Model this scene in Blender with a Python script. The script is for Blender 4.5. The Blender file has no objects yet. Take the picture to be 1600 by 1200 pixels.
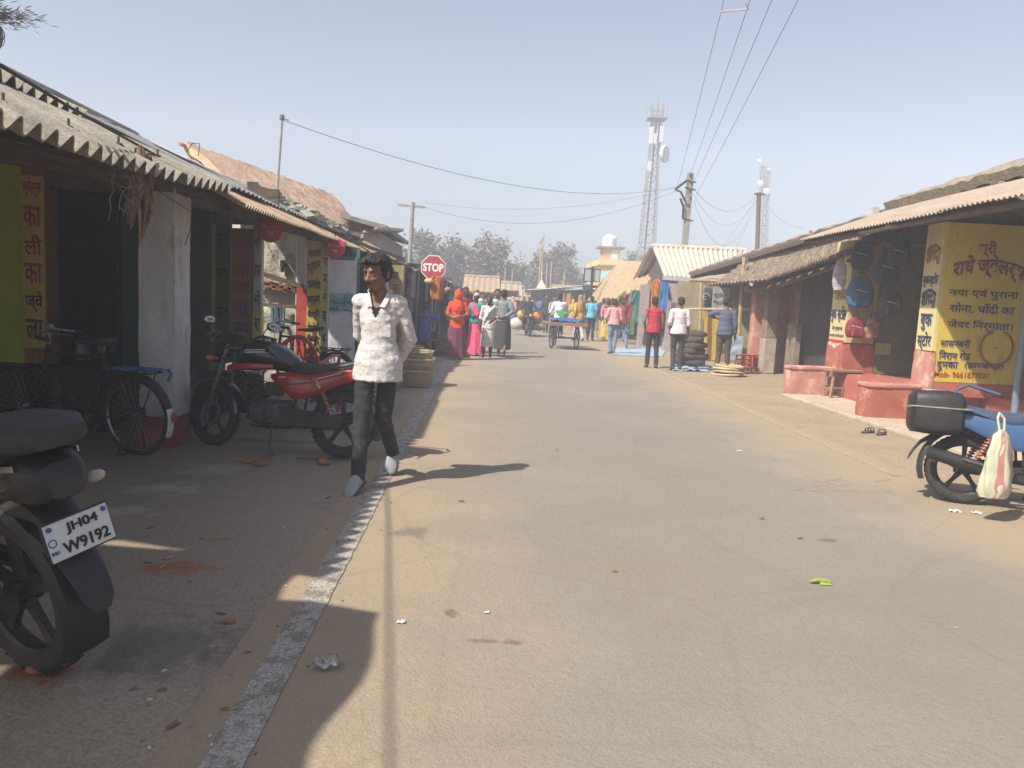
import bpy, math, random, re
from math import sin, cos, pi, radians, sqrt, atan2
from mathutils import Vector, Matrix, noise
V = Vector
RND = random.Random(11)
scene = bpy.context.scene
COL = scene.collection
# ---------------------------------------------------------------- camera
FPX, CH, HY, ROLL, YAW = 1200., 1.47, 467., .05, .04
_p = math.atan((600-HY)/FPX)
CF = V((sin(YAW)*cos(_p), cos(YAW)*cos(_p), -sin(_p)))
_r0 = V((cos(YAW), -sin(YAW), 0)); _u0 = _r0.cross(CF)
CR = _r0*cos(ROLL) + _u0*sin(ROLL); CU = -_r0*sin(ROLL) + _u0*cos(ROLL)
CC = V((0, 0, CH))
def ray(x, y): return CF*FPX + CR*(x-800) + CU*(600-y)
def G(x, y, z=0.):
    d = ray(x, y); return CC + d*((z-CH)/d.z)
def AY(x, y, Y):
    d = ray(x, y); return CC + d*(Y/d.y)
def AX(x, y, X):
    d = ray(x, y); return CC + d*(X/d.x)
cam = bpy.data.cameras.new('camera'); co = bpy.data.objects.new('camera', cam); COL.objects.link(co)
cam.sensor_width = 36; cam.lens = 27; cam.clip_end = 6000; cam.clip_start = .05
co.matrix_world = Matrix(((CR.x, CU.x, -CF.x, 0), (CR.y, CU.y, -CF.y, 0), (CR.z, CU.z, -CF.z, CH), (0, 0, 0, 1)))
scene.camera = co
# ---------------------------------------------------------------- materials
_mats = {}
def srgb(r, g, b):
    f = lambda c: ((c/255.)/12.92 if c/255. <= .04045 else ((c/255.+.055)/1.055)**2.4)
    return (f(r), f(g), f(b))
def mat(name, c, rough=.8, c2=None, var=.25, scale=6., bump=0., bscale=None, metal=0., dirt=None, dscale=2.5, dthr=.56,
        stretch=(1, 1, 1), spec=.4, coat=0., alpha=None, transl=0., detail=5., fine=0., grime=0.):
    if name in _mats: return _mats[name]
    m = bpy.data.materials.new(name); m.use_nodes = True; nt = m.node_tree; N = nt.nodes; L = nt.links
    b = N['Principled BSDF']; tc = N.new('ShaderNodeTexCoord'); mp = N.new('ShaderNodeMapping')
    mp.inputs['Scale'].default_value = stretch; L.new(tc.outputs['Object'], mp.inputs[0])
    n = N.new('ShaderNodeTexNoise'); n.inputs['Scale'].default_value = scale; n.inputs['Detail'].default_value = detail
    n.inputs['Roughness'].default_value = .62; L.new(mp.outputs[0], n.inputs['Vector'])
    mr = N.new('ShaderNodeMapRange'); mr.inputs[1].default_value = .33; mr.inputs[2].default_value = .67
    L.new(n.outputs['Fac'], mr.inputs[0])
    if c2 is None: c2 = tuple(max(0, x*(1-var*1.3)) for x in c); c = tuple(min(.95, x*(1+var*.5)) for x in c)
    mx = N.new('ShaderNodeMix'); mx.data_type = 'RGBA'; mx.inputs[6].default_value = (*c2, 1); mx.inputs[7].default_value = (*c, 1)
    L.new(mr.outputs[0], mx.inputs[0]); out = mx.outputs[2]
    if dirt is not None:
        n2 = N.new('ShaderNodeTexNoise'); n2.inputs['Scale'].default_value = dscale; n2.inputs['Detail'].default_value = 8
        n2.inputs['Roughness'].default_value = .7; L.new(mp.outputs[0], n2.inputs['Vector'])
        r2 = N.new('ShaderNodeMapRange'); r2.inputs[1].default_value = dthr; r2.inputs[2].default_value = dthr+.1
        L.new(n2.outputs['Fac'], r2.inputs[0])
        m2 = N.new('ShaderNodeMix'); m2.data_type = 'RGBA'; L.new(r2.outputs[0], m2.inputs[0])
        L.new(out, m2.inputs[6]); m2.inputs[7].default_value = (*dirt, 1); out = m2.outputs[2]
    if fine:
        n4 = N.new('ShaderNodeTexNoise'); n4.inputs['Scale'].default_value = scale*14; n4.inputs['Detail'].default_value = 2
        L.new(mp.outputs[0], n4.inputs['Vector'])
        r4 = N.new('ShaderNodeMapRange'); r4.inputs[1].default_value = .3; r4.inputs[2].default_value = .7
        r4.inputs[3].default_value = 1-fine; r4.inputs[4].default_value = 1+fine*.5; L.new(n4.outputs['Fac'], r4.inputs[0])
        m4 = N.new('ShaderNodeVectorMath'); m4.operation = 'SCALE'; L.new(out, m4.inputs[0]); L.new(r4.outputs[0], m4.inputs['Scale'])
        out = m4.outputs[0]
    L.new(out, b.inputs['Base Color'])
    b.inputs['Roughness'].default_value = rough; b.inputs['Metallic'].default_value = metal
    b.inputs['Specular IOR Level'].default_value = spec
    if coat: b.inputs['Coat Weight'].default_value = coat; b.inputs['Coat Roughness'].default_value = .12
    if grime:
        rr = N.new('ShaderNodeMapRange'); rr.inputs[3].default_value = max(.05, rough-grime); rr.inputs[4].default_value = min(1, rough+grime)
        L.new(n.outputs['Fac'], rr.inputs[0]); L.new(rr.outputs[0], b.inputs['Roughness'])
    if transl:
        b.inputs['Transmission Weight'].default_value = transl
    if alpha is not None: b.inputs['Alpha'].default_value = alpha
    if bump:
        n3 = N.new('ShaderNodeTexNoise'); n3.inputs['Scale'].default_value = bscale or scale*4; n3.inputs['Detail'].default_value = 6
        L.new(mp.outputs[0], n3.inputs['Vector'])
        bp = N.new('ShaderNodeBump'); bp.inputs['Strength'].default_value = bump; bp.inputs['Distance'].default_value = .03
        L.new(n3.outputs['Fac'], bp.inputs['Height']); L.new(bp.outputs[0], b.inputs['Normal'])
    _mats[name] = m; return m
# ---------------------------------------------------------------- objects
def tag(o, label=None, cat=None, group=None, kind=None):
    if label: o['label'] = label
    if cat: o['category'] = cat
    if group: o['group'] = group
    if kind: o['kind'] = kind
    return o
def thing(name, label, cat, loc=(0, 0, 0), rz=0., group=None, rot=None):
    o = bpy.data.objects.new(name, None); COL.objects.link(o); o.location = loc
    o.rotation_euler = rot if rot else (0, 0, rz); o.empty_display_size = .2
    return tag(o, label, cat, group)
def chain(o):
    m = Matrix.Identity(4)
    while o is not None: m = o.matrix_basis @ m; o = o.parent
    return m
def copy_tree(o, parent=None, name=None):
    c = o.copy(); COL.objects.link(c); c.parent = parent
    for ch in list(o.children): copy_tree(ch, c)
    return c
class MB:
    def __init__(s): s.v = []; s.f = []; s.mi = []; s.m = 0; s.T = None
    def add(s, vs, fs):
        k = len(s.v)
        s.v += [tuple(s.T @ V(p)) if s.T is not None else tuple(p) for p in vs]
        for f in fs: s.f.append([i+k for i in f]); s.mi.append(s.m)
        return s
    def box(s, c, d, rz=0., R=None):
        x, y, z = d[0]/2, d[1]/2, d[2]/2
        M = R if R is not None else Matrix.Rotation(rz, 3, 'Z')
        vs = [V(c)+M @ V(q) for q in ((-x, -y, -z), (x, -y, -z), (x, y, -z), (-x, y, -z), (-x, -y, z), (x, -y, z), (x, y, z), (-x, y, z))]
        return s.add(vs, [(0, 3, 2, 1), (4, 5, 6, 7), (0, 1, 5, 4), (1, 2, 6, 5), (2, 3, 7, 6), (3, 0, 4, 7)])
    def bar(s, a, b, w, h=None):                      # rectangular bar from a to b
        a = V(a); b = V(b); d = b-a; h = h or w
        q = d.to_track_quat('X', 'Z').to_matrix()
        return s.box((a+b)/2, (d.length, w, h), R=q)
    def hexa(s, p):                                   # eight corners, bottom 4 then top 4 (ccw from above)
        return s.add(p, [(0, 3, 2, 1), (4, 5, 6, 7), (0, 1, 5, 4), (1, 2, 6, 5), (2, 3, 7, 6), (3, 0, 4, 7)])
    def rbox(s, c, d, amp=.012, res=.07, fr=3.):      # a box of hand-laid masonry: faces and corners slightly uneven
        c = V(c); n = [max(2, int(q/res)) for q in d]
        def dsp(p): return p+V((noise.noise(p*fr), noise.noise(p*fr+V((7, 3, 1))), noise.noise(p*fr+V((2, 9, 4)))))*amp+V((noise.noise(p*fr*5), noise.noise(p*fr*5+V((1, 5, 2))), noise.noise(p*fr*5+V((8, 2, 6)))))*amp*.5
        for ax in range(3):
            a, b = (ax+1) % 3, (ax+2) % 3
            for sg in (-1, 1):
                vs = []; fs = []; na, nb = n[a], n[b]
                for i in range(na+1):
                    for j in range(nb+1):
                        p = V((0, 0, 0)); p[ax] = sg*d[ax]/2; p[a] = d[a]*(i/na-.5); p[b] = d[b]*(j/nb-.5)
                        k = sum(1 for q in (a, b) if abs(abs(p[q])-d[q]/2) < 1e-6)
                        if k: p = p*1; p[ax] -= sg*.006*k
                        for q in (a, b):
                            if abs(abs(p[q])-d[q]/2) < 1e-6: p[q] -= math.copysign(.006, p[q])
                        vs.append(dsp(c+p))
                for i in range(na):
                    for j in range(nb): q = i*(nb+1)+j; f = (q, q+nb+1, q+nb+2, q+1); fs.append(f if sg > 0 else f[::-1])
                s.add(vs, fs)
        return s
    def tube(s, pts, r, n=8, cap=True, sph=False, ry=None):
        pts = [V(p) for p in pts]; k = len(pts)
        rs = list(r) if isinstance(r, (list, tuple)) else [r]*k
        if sph:                                       # rounded ends
            a, b = pts[0], pts[-1]; da = (pts[0]-pts[1]).normalized(); db = (pts[-1]-pts[-2]).normalized()
            ra, rb = rs[0], rs[-1]
            pts = [a+da*ra*.95, a+da*ra*.7]+pts+[b+db*rb*.7, b+db*rb*.95]; rs = [ra*.25, ra*.72]+rs+[rb*.72, rb*.25]; k += 4
        t0 = (pts[1]-pts[0]).normalized()
        u = (V((1, 0, 0))-t0*t0.x).normalized() if abs(t0.z) > .8 else V((0, 0, 1)).cross(t0).normalized()
        rings = []
        for i in range(k):
            t = ((pts[min(i+1, k-1)]-pts[i]).normalized()+(pts[i]-pts[max(i-1, 0)]).normalized())
            if t.length < 1e-6: t = t0
            t.normalize(); u = (u-t*u.dot(t))
            u = u.normalized() if u.length > 1e-5 else t.orthogonal().normalized()
            w = t.cross(u); e = (ry or 1.)
            rings.append([pts[i]+u*cos(2*pi*j/n)*rs[i]+w*sin(2*pi*j/n)*rs[i]*e for j in range(n)])
        return s.loft(rings, cap)
    def loft(s, rings, cap=True, closed=True):
        n = len(rings[0]); vs = [p for r in rings for p in r]; fs = []
        for i in range(len(rings)-1):
            for j in range(n if closed else n-1):
                a = i*n+j; b = i*n+(j+1) % n
                fs.append((a, b, b+n, a+n))
        if cap and closed:
            fs.append(tuple(range(n-1, -1, -1))); fs.append(tuple((len(rings)-1)*n+j for j in range(n)))
        return s.add(vs, fs)
    def lathe(s, prof, n=24, M=None, cap=False):      # (r, z) profile about the z axis of M
        M = M or Matrix.Identity(4)
        rings = [[M @ V((r*cos(2*pi*j/n), r*sin(2*pi*j/n), z)) for j in range(n)] for r, z in prof]
        return s.loft(rings, cap)
    def prism(s, poly, d, M=None):                    # polygon in the xy plane of M, from z=0 to z=d
        M = M or Matrix.Identity(4); n = len(poly)
        a = [M @ V((x, y, 0)) for x, y in poly]; b = [M @ V((x, y, d)) for x, y in poly]
        return s.add(a+b, [tuple(range(n-1, -1, -1)), tuple(range(n, 2*n))]+[(i, (i+1) % n, n+(i+1) % n, n+i) for i in range(n)])
    def ell(s, c, r, M=None, n=12, m=8):
        if not isinstance(r, (tuple, list, Vector)): r = (r, r, r)
        M = M or Matrix.Identity(3); c = V(c)
        rings = []
        for i in range(1, m):
            a = pi*i/m; rings.append([c+M @ V((r[0]*sin(a)*cos(2*pi*j/n), r[1]*sin(a)*sin(2*pi*j/n), -r[2]*cos(a))) for j in range(n)])
        k = len(s.v); s.loft(rings, False)
        t = s.T; s.add([c+M @ V((0, 0, -r[2])), c+M @ V((0, 0, r[2]))], [])
        b0 = len(s.v)-2
        for j in range(n):
            s.f.append([k+(j+1) % n, k+j, b0]); s.mi.append(s.m)
            q = k+(m-2)*n; s.f.append([q+j, q+(j+1) % n, b0+1]); s.mi.append(s.m)
        return s
    def sheet(s, p00, p10, p11, p01, nu, nv, h=None, th=.006):   # a sheet with thickness; h(u,v) offsets along its normal
        p00, p10, p11, p01 = map(V, (p00, p10, p11, p01))
        nrm = (p10-p00).cross(p01-p00).normalized()
        top = []; bot = []
        for j in range(nv+1):
            v = j/nv
            for i in range(nu+1):
                u = i/nu
                p = (p00*(1-u)+p10*u)*(1-v)+(p01*(1-u)+p11*u)*v
                o = h(u, v) if h else 0.
                if isinstance(o, Vector): p = p+o
                else: p = p+nrm*o
                top.append(p); bot.append(p-nrm*th)
        w = nu+1; n = w*(nv+1); fs = []
        for j in range(nv):
            for i in range(nu):
                a = j*w+i
                fs.append((a, a+1, a+w+1, a+w)); fs.append((n+a, n+a+w, n+a+w+1, n+a+1))
        for i in range(nu): fs.append((i, n+i, n+i+1, i+1)); a = nv*w+i; fs.append((a, a+1, n+a+1, n+a))
        for j in range(nv): a = j*w; fs.append((a, a+w, n+a+w, n+a)); a += nu; fs.append((a, n+a, n+a+w, a+w))
        return s.add(top+bot, fs)
    def mesh(s, name):
        me = bpy.data.meshes.new(name); me.from_pydata(s.v, [], s.f); return me
    def build(s, name, m, parent=None, world=False, smooth=35, bev=0., origin=None, label=None, cat=None, group=None, kind=None, sub=0):
        if parent is not None and world:
            inv = chain(parent).inverted(); s.v = [tuple(inv @ V(p)) for p in s.v]
        loc = None
        if parent is None:
            if origin is None:
                xs = [p[0] for p in s.v]; ys = [p[1] for p in s.v]; zs = [p[2] for p in s.v]
                origin = ((min(xs)+max(xs))/2, (min(ys)+max(ys))/2, min(zs))
            loc = V(origin); s.v = [(p[0]-loc.x, p[1]-loc.y, p[2]-loc.z) for p in s.v]
        me = s.mesh(name)
        ms = m if isinstance(m, (list, tuple)) else [m]
        for q in ms: me.materials.append(q)
        if len(ms) > 1: me.polygons.foreach_set('material_index', s.mi)
        if smooth:
            me.polygons.foreach_set('use_smooth', [True]*len(me.polygons)); me.set_sharp_from_angle(angle=radians(smooth))
        me.update()
        o = bpy.data.objects.new(name, me); COL.objects.link(o); o.parent = parent
        if loc is not None: o.location = loc
        if bev:
            b = o.modifiers.new('bevel', 'BEVEL'); b.width = bev; b.segments = 2; b.limit_method = 'ANGLE'; b.angle_limit = radians(40)
        if sub:
            b = o.modifiers.new('sub', 'SUBSURF'); b.levels = b.render_levels = sub
        return tag(o, label, cat, group, kind)
def frame(o, x, y):                                  # 4x4 with origin o, x right, y up, z = x cross y
    x = V(x).normalized(); y = V(y); y = (y-x*y.dot(x)).normalized(); z = x.cross(y); o = V(o)
    return Matrix(((x.x, y.x, z.x, o.x), (x.y, y.y, z.y, o.y), (x.z, y.z, z.z, o.z), (0, 0, 0, 1)))
def text_mb(body, M, w=None, h=None, fat=.0, depth=.003, mb=None, arc=0., align='C', jit=.012):
    """writing fitted into w by h metres, centred on M's origin, in M's xy plane"""
    body = re.sub('([\u0915-\u0939])\u093f', '\u093f\\1', body)   # the short i stands before its consonant
    c = bpy.data.curves.new('t', 'FONT'); c.body = body; c.offset = fat; c.resolution_u = 3; c.extrude = .001
    o = bpy.data.objects.new('t', c); COL.objects.link(o)
    me = bpy.data.meshes.new_from_object(o.evaluated_get(bpy.context.evaluated_depsgraph_get()))
    bpy.data.objects.remove(o); bpy.data.curves.remove(c)
    vs = [v.co.copy() for v in me.vertices]; fs = [tuple(p.vertices) for p in me.polygons]; bpy.data.meshes.remove(me)
    mb = mb or MB()
    if not vs: return mb
    x0, x1 = min(v.x for v in vs), max(v.x for v in vs); y0, y1 = min(v.y for v in vs), max(v.y for v in vs)
    sx = w/(x1-x0) if w else h/(y1-y0); sy = h/(y1-y0) if h else sx
    out = []
    for v in vs:
        x = (v.x-(x0+x1)/2)*sx; y = (v.y-(y0+y1)/2)*sy
        if arc: y += arc*(1-(2*x/((x1-x0)*sx))**2)
        if jit: y += jit*noise.noise(V((x*14, y*14, len(body))))*min(1., (h or .2)/.2);
        out.append(M @ V((x, y, depth if v.z > 0 else 0.)))
    return mb.add(out, fs)
def corr(n, a): return lambda u, v: a*sin(2*pi*n*u)
def wob(p, s, a): return a*noise.noise(V(p)*s)
# ---------------------------------------------------------------- light, sky, air
SUN_AZ = V((.79, .61)); SUN_EL = radians(49)
ld = V((SUN_AZ.x*cos(SUN_EL), SUN_AZ.y*cos(SUN_EL), -sin(SUN_EL)))
w = bpy.data.worlds.new('World'); scene.world = w; w.use_nodes = True
nt = w.node_tree; bg = nt.nodes['Background']
sk = nt.nodes.new('ShaderNodeTexSky'); sk.sky_type = 'NISHITA'; sk.sun_disc = False
sk.sun_elevation = SUN_EL; sk.sun_rotation = atan2(-SUN_AZ.x, -SUN_AZ.y)
sk.air_density = 1.0; sk.dust_density = 3.2; sk.ozone_density = 2.2; sk.altitude = 100
nt.links.new(sk.outputs[0], bg.inputs[0]); bg.inputs[1].default_value = .075
sl = bpy.data.lights.new('sun', 'SUN'); so = bpy.data.objects.new('sun', sl); COL.objects.link(so)
sl.energy = 4.3; sl.angle = radians(.8); sl.color = (1, .93, .82)
so.rotation_euler = ld.to_track_quat('-Z', 'Y').to_euler(); so.location = (-30, -20, 40)
scene.view_settings.view_transform = 'Standard'; scene.view_settings.look = 'None'
scene.view_settings.exposure = 1.0; scene.view_settings.gamma = 1; scene.view_settings.use_curve_mapping = False
cy = scene.cycles; cy.use_denoising = True; cy.max_bounces = 6; cy.diffuse_bounces = 4; cy.glossy_bounces = 3
cy.transparent_max_bounces = 6; cy.volume_bounces = 2; cy.caustics_reflective = False; cy.caustics_refractive = False
# the dusty air
hz = MB().box((5, 60, 14.5), (300, 190, 35))
hm = bpy.data.materials.new('dusty_air'); hm.use_nodes = True; n_ = hm.node_tree; n_.nodes.clear()
ho = n_.nodes.new('ShaderNodeOutputMaterial'); hv = n_.nodes.new('ShaderNodeVolumePrincipled')
hv.inputs['Color'].default_value = (.80, .85, .96, 1); hv.inputs['Density'].default_value = .0052; hv.inputs['Anisotropy'].default_value = -.1
n_.links.new(hv.outputs[0], ho.inputs['Volume'])
hz.build('haze', hm, smooth=0, kind='stuff')
# ---------------------------------------------------------------- ground
def ground_mat(name, base, dark, grain, blobs=(), edge=None, speck=.5, sc=1.2, rough=.92, cracks=0.):
    m = bpy.data.materials.new(name); m.use_nodes = True; t = m.node_tree; N = t.nodes; L = t.links; b = N['Principled BSDF']
    tc = N.new('ShaderNodeTexCoord'); P = tc.outputs['Object']
    def nz(scale, det=6, rg=.65, src=P):
        q = N.new('ShaderNodeTexNoise'); q.inputs['Scale'].default_value = scale; q.inputs['Detail'].default_value = det
        q.inputs['Roughness'].default_value = rg; L.new(src, q.inputs['Vector']); return q
    def rng(s, a, z, lo=0., hi=1.):
        q = N.new('ShaderNodeMapRange'); q.interpolation_type = 'SMOOTHSTEP'
        for i, x in enumerate((a, z, lo, hi)): q.inputs[i+1].default_value = x
        L.new(s, q.inputs[0]); return q.outputs[0]
    def mix(f, a, c):
        q = N.new('ShaderNodeMix'); q.data_type = 'RGBA'
        if isinstance(f, (int, float)): q.inputs[0].default_value = f
        else: L.new(f, q.inputs[0])
        for k, x in ((6, a), (7, c)):
            if isinstance(x, tuple): q.inputs[k].default_value = (*x, 1)
            else: L.new(x, q.inputs[k])
        return q.outputs[2]
    def mth(op, a, c=None):
        q = N.new('ShaderNodeMath'); q.operation = op
        for k, x in ((0, a), (1, c)):
            if x is None: continue
            if isinstance(x, (int, float)): q.inputs[k].default_value = x
            else: L.new(x, q.inputs[k])
        return q.outputs[0]
    big = nz(sc, 8, .7); col = mix(rng(big.outputs['Fac'], .35, .68), dark, base)
    if edge:                                          # dust drifted along both sides of the road
        sx = N.new('ShaderNodeSeparateXYZ'); L.new(P, sx.inputs[0]); e0, e1, dust = edge
        a = mth('ABSOLUTE', mth('SUBTRACT', sx.outputs[0], (e0+e1)/2)); a = mth('ADD', a, mth('MULTIPLY', mth('SUBTRACT', nz(.9, 6).outputs['Fac'], .5), 1.9))
        col = mix(rng(a, (e1-e0)*.16, (e1-e0)*.50), col, dust)
    f1 = nz(grain, 3, .7)
    col = mix(rng(f1.outputs['Fac'], .38, .62, 0., speck), col, tuple(x*.42 for x in dark))
    f2 = nz(grain*2.3, 2, .6)
    col = mix(rng(f2.outputs['Fac'], .58, .72, 0., speck*.9), col, tuple(min(.9, x*1.5) for x in base))
    dst = nz(7., 5)
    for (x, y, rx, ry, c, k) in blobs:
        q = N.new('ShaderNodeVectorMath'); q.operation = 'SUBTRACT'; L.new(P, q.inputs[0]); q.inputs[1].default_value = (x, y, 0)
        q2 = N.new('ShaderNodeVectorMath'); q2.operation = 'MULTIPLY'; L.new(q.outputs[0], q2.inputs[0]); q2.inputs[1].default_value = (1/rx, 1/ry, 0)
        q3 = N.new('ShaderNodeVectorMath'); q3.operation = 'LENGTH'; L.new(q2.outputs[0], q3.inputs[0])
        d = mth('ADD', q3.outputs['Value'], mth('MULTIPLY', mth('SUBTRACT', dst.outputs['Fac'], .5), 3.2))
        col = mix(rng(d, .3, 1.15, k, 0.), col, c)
    if cracks:
        vo = N.new('ShaderNodeTexVoronoi'); vo.feature = 'DISTANCE_TO_EDGE'; vo.inputs['Scale'].default_value = .8
        ds = N.new('ShaderNodeMix'); ds.data_type = 'VECTOR'; ds.inputs[0].default_value = .12; L.new(P, ds.inputs[4]); L.new(nz(2., 5).outputs['Color'], ds.inputs[5])
        L.new(ds.outputs[1], vo.inputs['Vector'])
        col = mix(rng(vo.outputs['Distance'], 0., .02, cracks, 0.), col, tuple(x*.35 for x in dark))
    L.new(col, b.inputs['Base Color']); b.inputs['Roughness'].default_value = rough; b.inputs['Specular IOR Level'].default_value = .25
    bp = N.new('ShaderNodeBump'); bp.inputs['Strength'].default_value = .5; bp.inputs['Distance'].default_value = .012
    L.new(mth('ADD', f1.outputs['Fac'], mth('MULTIPLY', nz(grain*.2, 4).outputs['Fac'], 1.5)), bp.inputs['Height']); L.new(bp.outputs[0], b.inputs['Normal'])
    return m
DUST = (.30, .215, .135)
g0 = MB().sheet((-400, -60, 0), (400, -60, 0), (400, 700, 0), (-400, 700, 0), 4, 4, th=.3)
g0.build('ground', ground_mat('bare_earth', (.29, .215, .145), (.22, .16, .105), 30, sc=.6), origin=(0, 0, 0), smooth=0, kind='structure')
def gb(px, py, rx, ry, c, k): p = G(px, py); return (p.x, p.y, rx, ry, c, k)
OIL = (.045, .04, .036)
rb = [gb(704, 958, .035, .05, OIL, .5), gb(755, 1003, .09, .03, OIL, .4), gb(640, 832, .16, .12, OIL, .4), gb(800, 1005, .05, .03, OIL, .5),
      gb(1290, 845, .07, .05, OIL, .5), gb(725, 785, .06, .05, (.36, .14, .06), .4), gb(735, 605, .5, .7, (.2, .17, .13), .4),
      gb(1075, 760, .5, 1.4, (.23, .19, .15), .35), gb(1000, 900, .7, .8, (.24, .19, .14), .35), gb(800, 650, .6, 3., (.24, .2, .155), .5)]
road = MB().sheet((-.95, -8, .004), (4.12, -8, .004), (4.12, 95, .004), (-.95, 95, .004), 2, 40, th=.003)
road.build('road', ground_mat('dusty_asphalt', (.262, .232, .195), (.225, .198, .165), 120, rb, edge=(-.9, 4.1, (.345, .265, .178)), sc=.45, speck=.24, cracks=.08), origin=(0, 0, 0), smooth=0, kind='structure')
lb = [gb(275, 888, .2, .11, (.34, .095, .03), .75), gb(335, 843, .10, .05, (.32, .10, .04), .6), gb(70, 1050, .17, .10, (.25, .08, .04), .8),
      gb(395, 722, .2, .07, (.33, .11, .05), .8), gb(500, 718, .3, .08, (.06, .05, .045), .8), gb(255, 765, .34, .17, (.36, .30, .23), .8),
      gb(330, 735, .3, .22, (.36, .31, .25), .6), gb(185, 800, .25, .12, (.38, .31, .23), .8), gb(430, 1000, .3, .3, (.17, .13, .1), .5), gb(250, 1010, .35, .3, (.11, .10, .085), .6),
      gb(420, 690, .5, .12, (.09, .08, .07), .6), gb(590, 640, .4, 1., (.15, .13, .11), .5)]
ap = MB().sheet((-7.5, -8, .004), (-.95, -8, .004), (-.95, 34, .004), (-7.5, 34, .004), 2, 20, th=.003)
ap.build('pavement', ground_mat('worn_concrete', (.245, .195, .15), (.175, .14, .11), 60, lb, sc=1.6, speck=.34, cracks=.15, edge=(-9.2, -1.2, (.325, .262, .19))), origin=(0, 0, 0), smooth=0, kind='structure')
rp = MB().sheet((4.12, -8, .0045), (7.2, -8, .0045), (7.2, 60, .0045), (4.12, 60, .0045), 2, 20, th=.003)
rp.build('path', ground_mat('verge_dust', (.36, .28, .195), (.29, .22, .15), 30, [gb(1460, 770, .7, .25, (.3, .2, .12), .6), gb(1100, 650, .5, .4, (.42, .33, .23), .5)], sc=1.1, speck=.4), origin=(0, 0, 0), smooth=0, kind='structure')
def line_mat(name, white, road_c, thr):
    m = mat(name, white, .85, c2=tuple(x*.8 for x in white), scale=9, dirt=road_c, dscale=9., dthr=thr, fine=.5, bump=.3)
    return m
ls = MB().sheet((-.79, -4, .009), (-.655, -4, .009), (-.765, 34, .009), (-.89, 34, .009), 6, 800, lambda u, v: V((.010*(u-.5)*2*noise.noise(V((v*330, u*2, 0)))+.005*noise.noise(V((v*20, 0, 5))), 0, 0)), th=.003)
ls.build('road_line', line_mat('worn_white', (.44, .40, .35), (.22, .185, .145), .465), smooth=0, kind='structure')
ls = MB().sheet((3.86, 6.9, .009), (3.96, 6.9, .009), (4.17, 30, .009), (4.06, 30, .009), 6, 240, lambda u, v: V((.03*(u-.5)*2*noise.noise(V((v*130, u*2, 9)))+.03*noise.noise(V((v*20, 0, 5))), 0, 0)), th=.003)
ls.build('road_line', line_mat('buried_white', (.43, .35, .26), (.33, .25, .165), .45), smooth=0, kind='structure')
# the paved slab before the right-hand shops
sb = MB(); sb.box((5.95, 8.4, .03), (1.35, 9.6, .06)); sb.build('kerb_slab', ground_mat('slab_cement', (.50, .42, .32), (.42, .34, .25), 22, sc=2., speck=.3, cracks=.3), smooth=0, bev=.015, kind='structure', origin=(0, 0, 0))
# ---------------------------------------------------------------- people
SKIN = mat('brown_skin', (.20, .105, .062), .55, c2=(.155, .078, .046), scale=8, spec=.35)
SKIN2 = mat('darker_skin', (.085, .042, .027), .55, c2=(.06, .03, .02), scale=8, spec=.35)
HAIRM = mat('black_hair', (.010, .009, .009), .75, c2=(.02, .018, .017), scale=30, stretch=(1, 1, .25), bump=.5, bscale=60)
EYEW = mat('eye_white', (.26, .22, .19), .3, var=.05); EYEB = mat('eye_dark', (.01, .008, .007), .2, var=.05)
def cloth(name, c, c2=None, **k):
    k.setdefault('scale', 14); k.setdefault('bump', .35); k.setdefault('bscale', 26); k.setdefault('rough', .92)
    return mat(name, c, c2=c2, **k)
def fuse(mb, vox, name, m, parent, smooth=4, disp=None, sm=.5):
    """grow one continuous skin round the parts in mb (voxel remesh), relax it, link it"""
    me = mb.mesh('tmp'); o = bpy.data.objects.new('tmp', me); COL.objects.link(o)
    r = o.modifiers.new('r', 'REMESH'); r.mode = 'VOXEL'; r.voxel_size = vox; r.adaptivity = 0
    s = o.modifiers.new('s', 'SMOOTH'); s.factor = sm; s.iterations = smooth
    me2 = bpy.data.meshes.new_from_object(o.evaluated_get(bpy.context.evaluated_depsgraph_get()))
    bpy.data.objects.remove(o); bpy.data.meshes.remove(me)
    if disp:
        ns = [v.normal.copy() for v in me2.vertices]
        for v, n in zip(me2.vertices, ns): v.co += n*disp(v.co)
    me2.name = name; me2.materials.clear(); me2.materials.append(m)
    me2.polygons.foreach_set('use_smooth', [True]*len(me2.polygons)); me2.update()
    q = bpy.data.objects.new(name, me2); COL.objects.link(q); q.parent = parent
    return q
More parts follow.
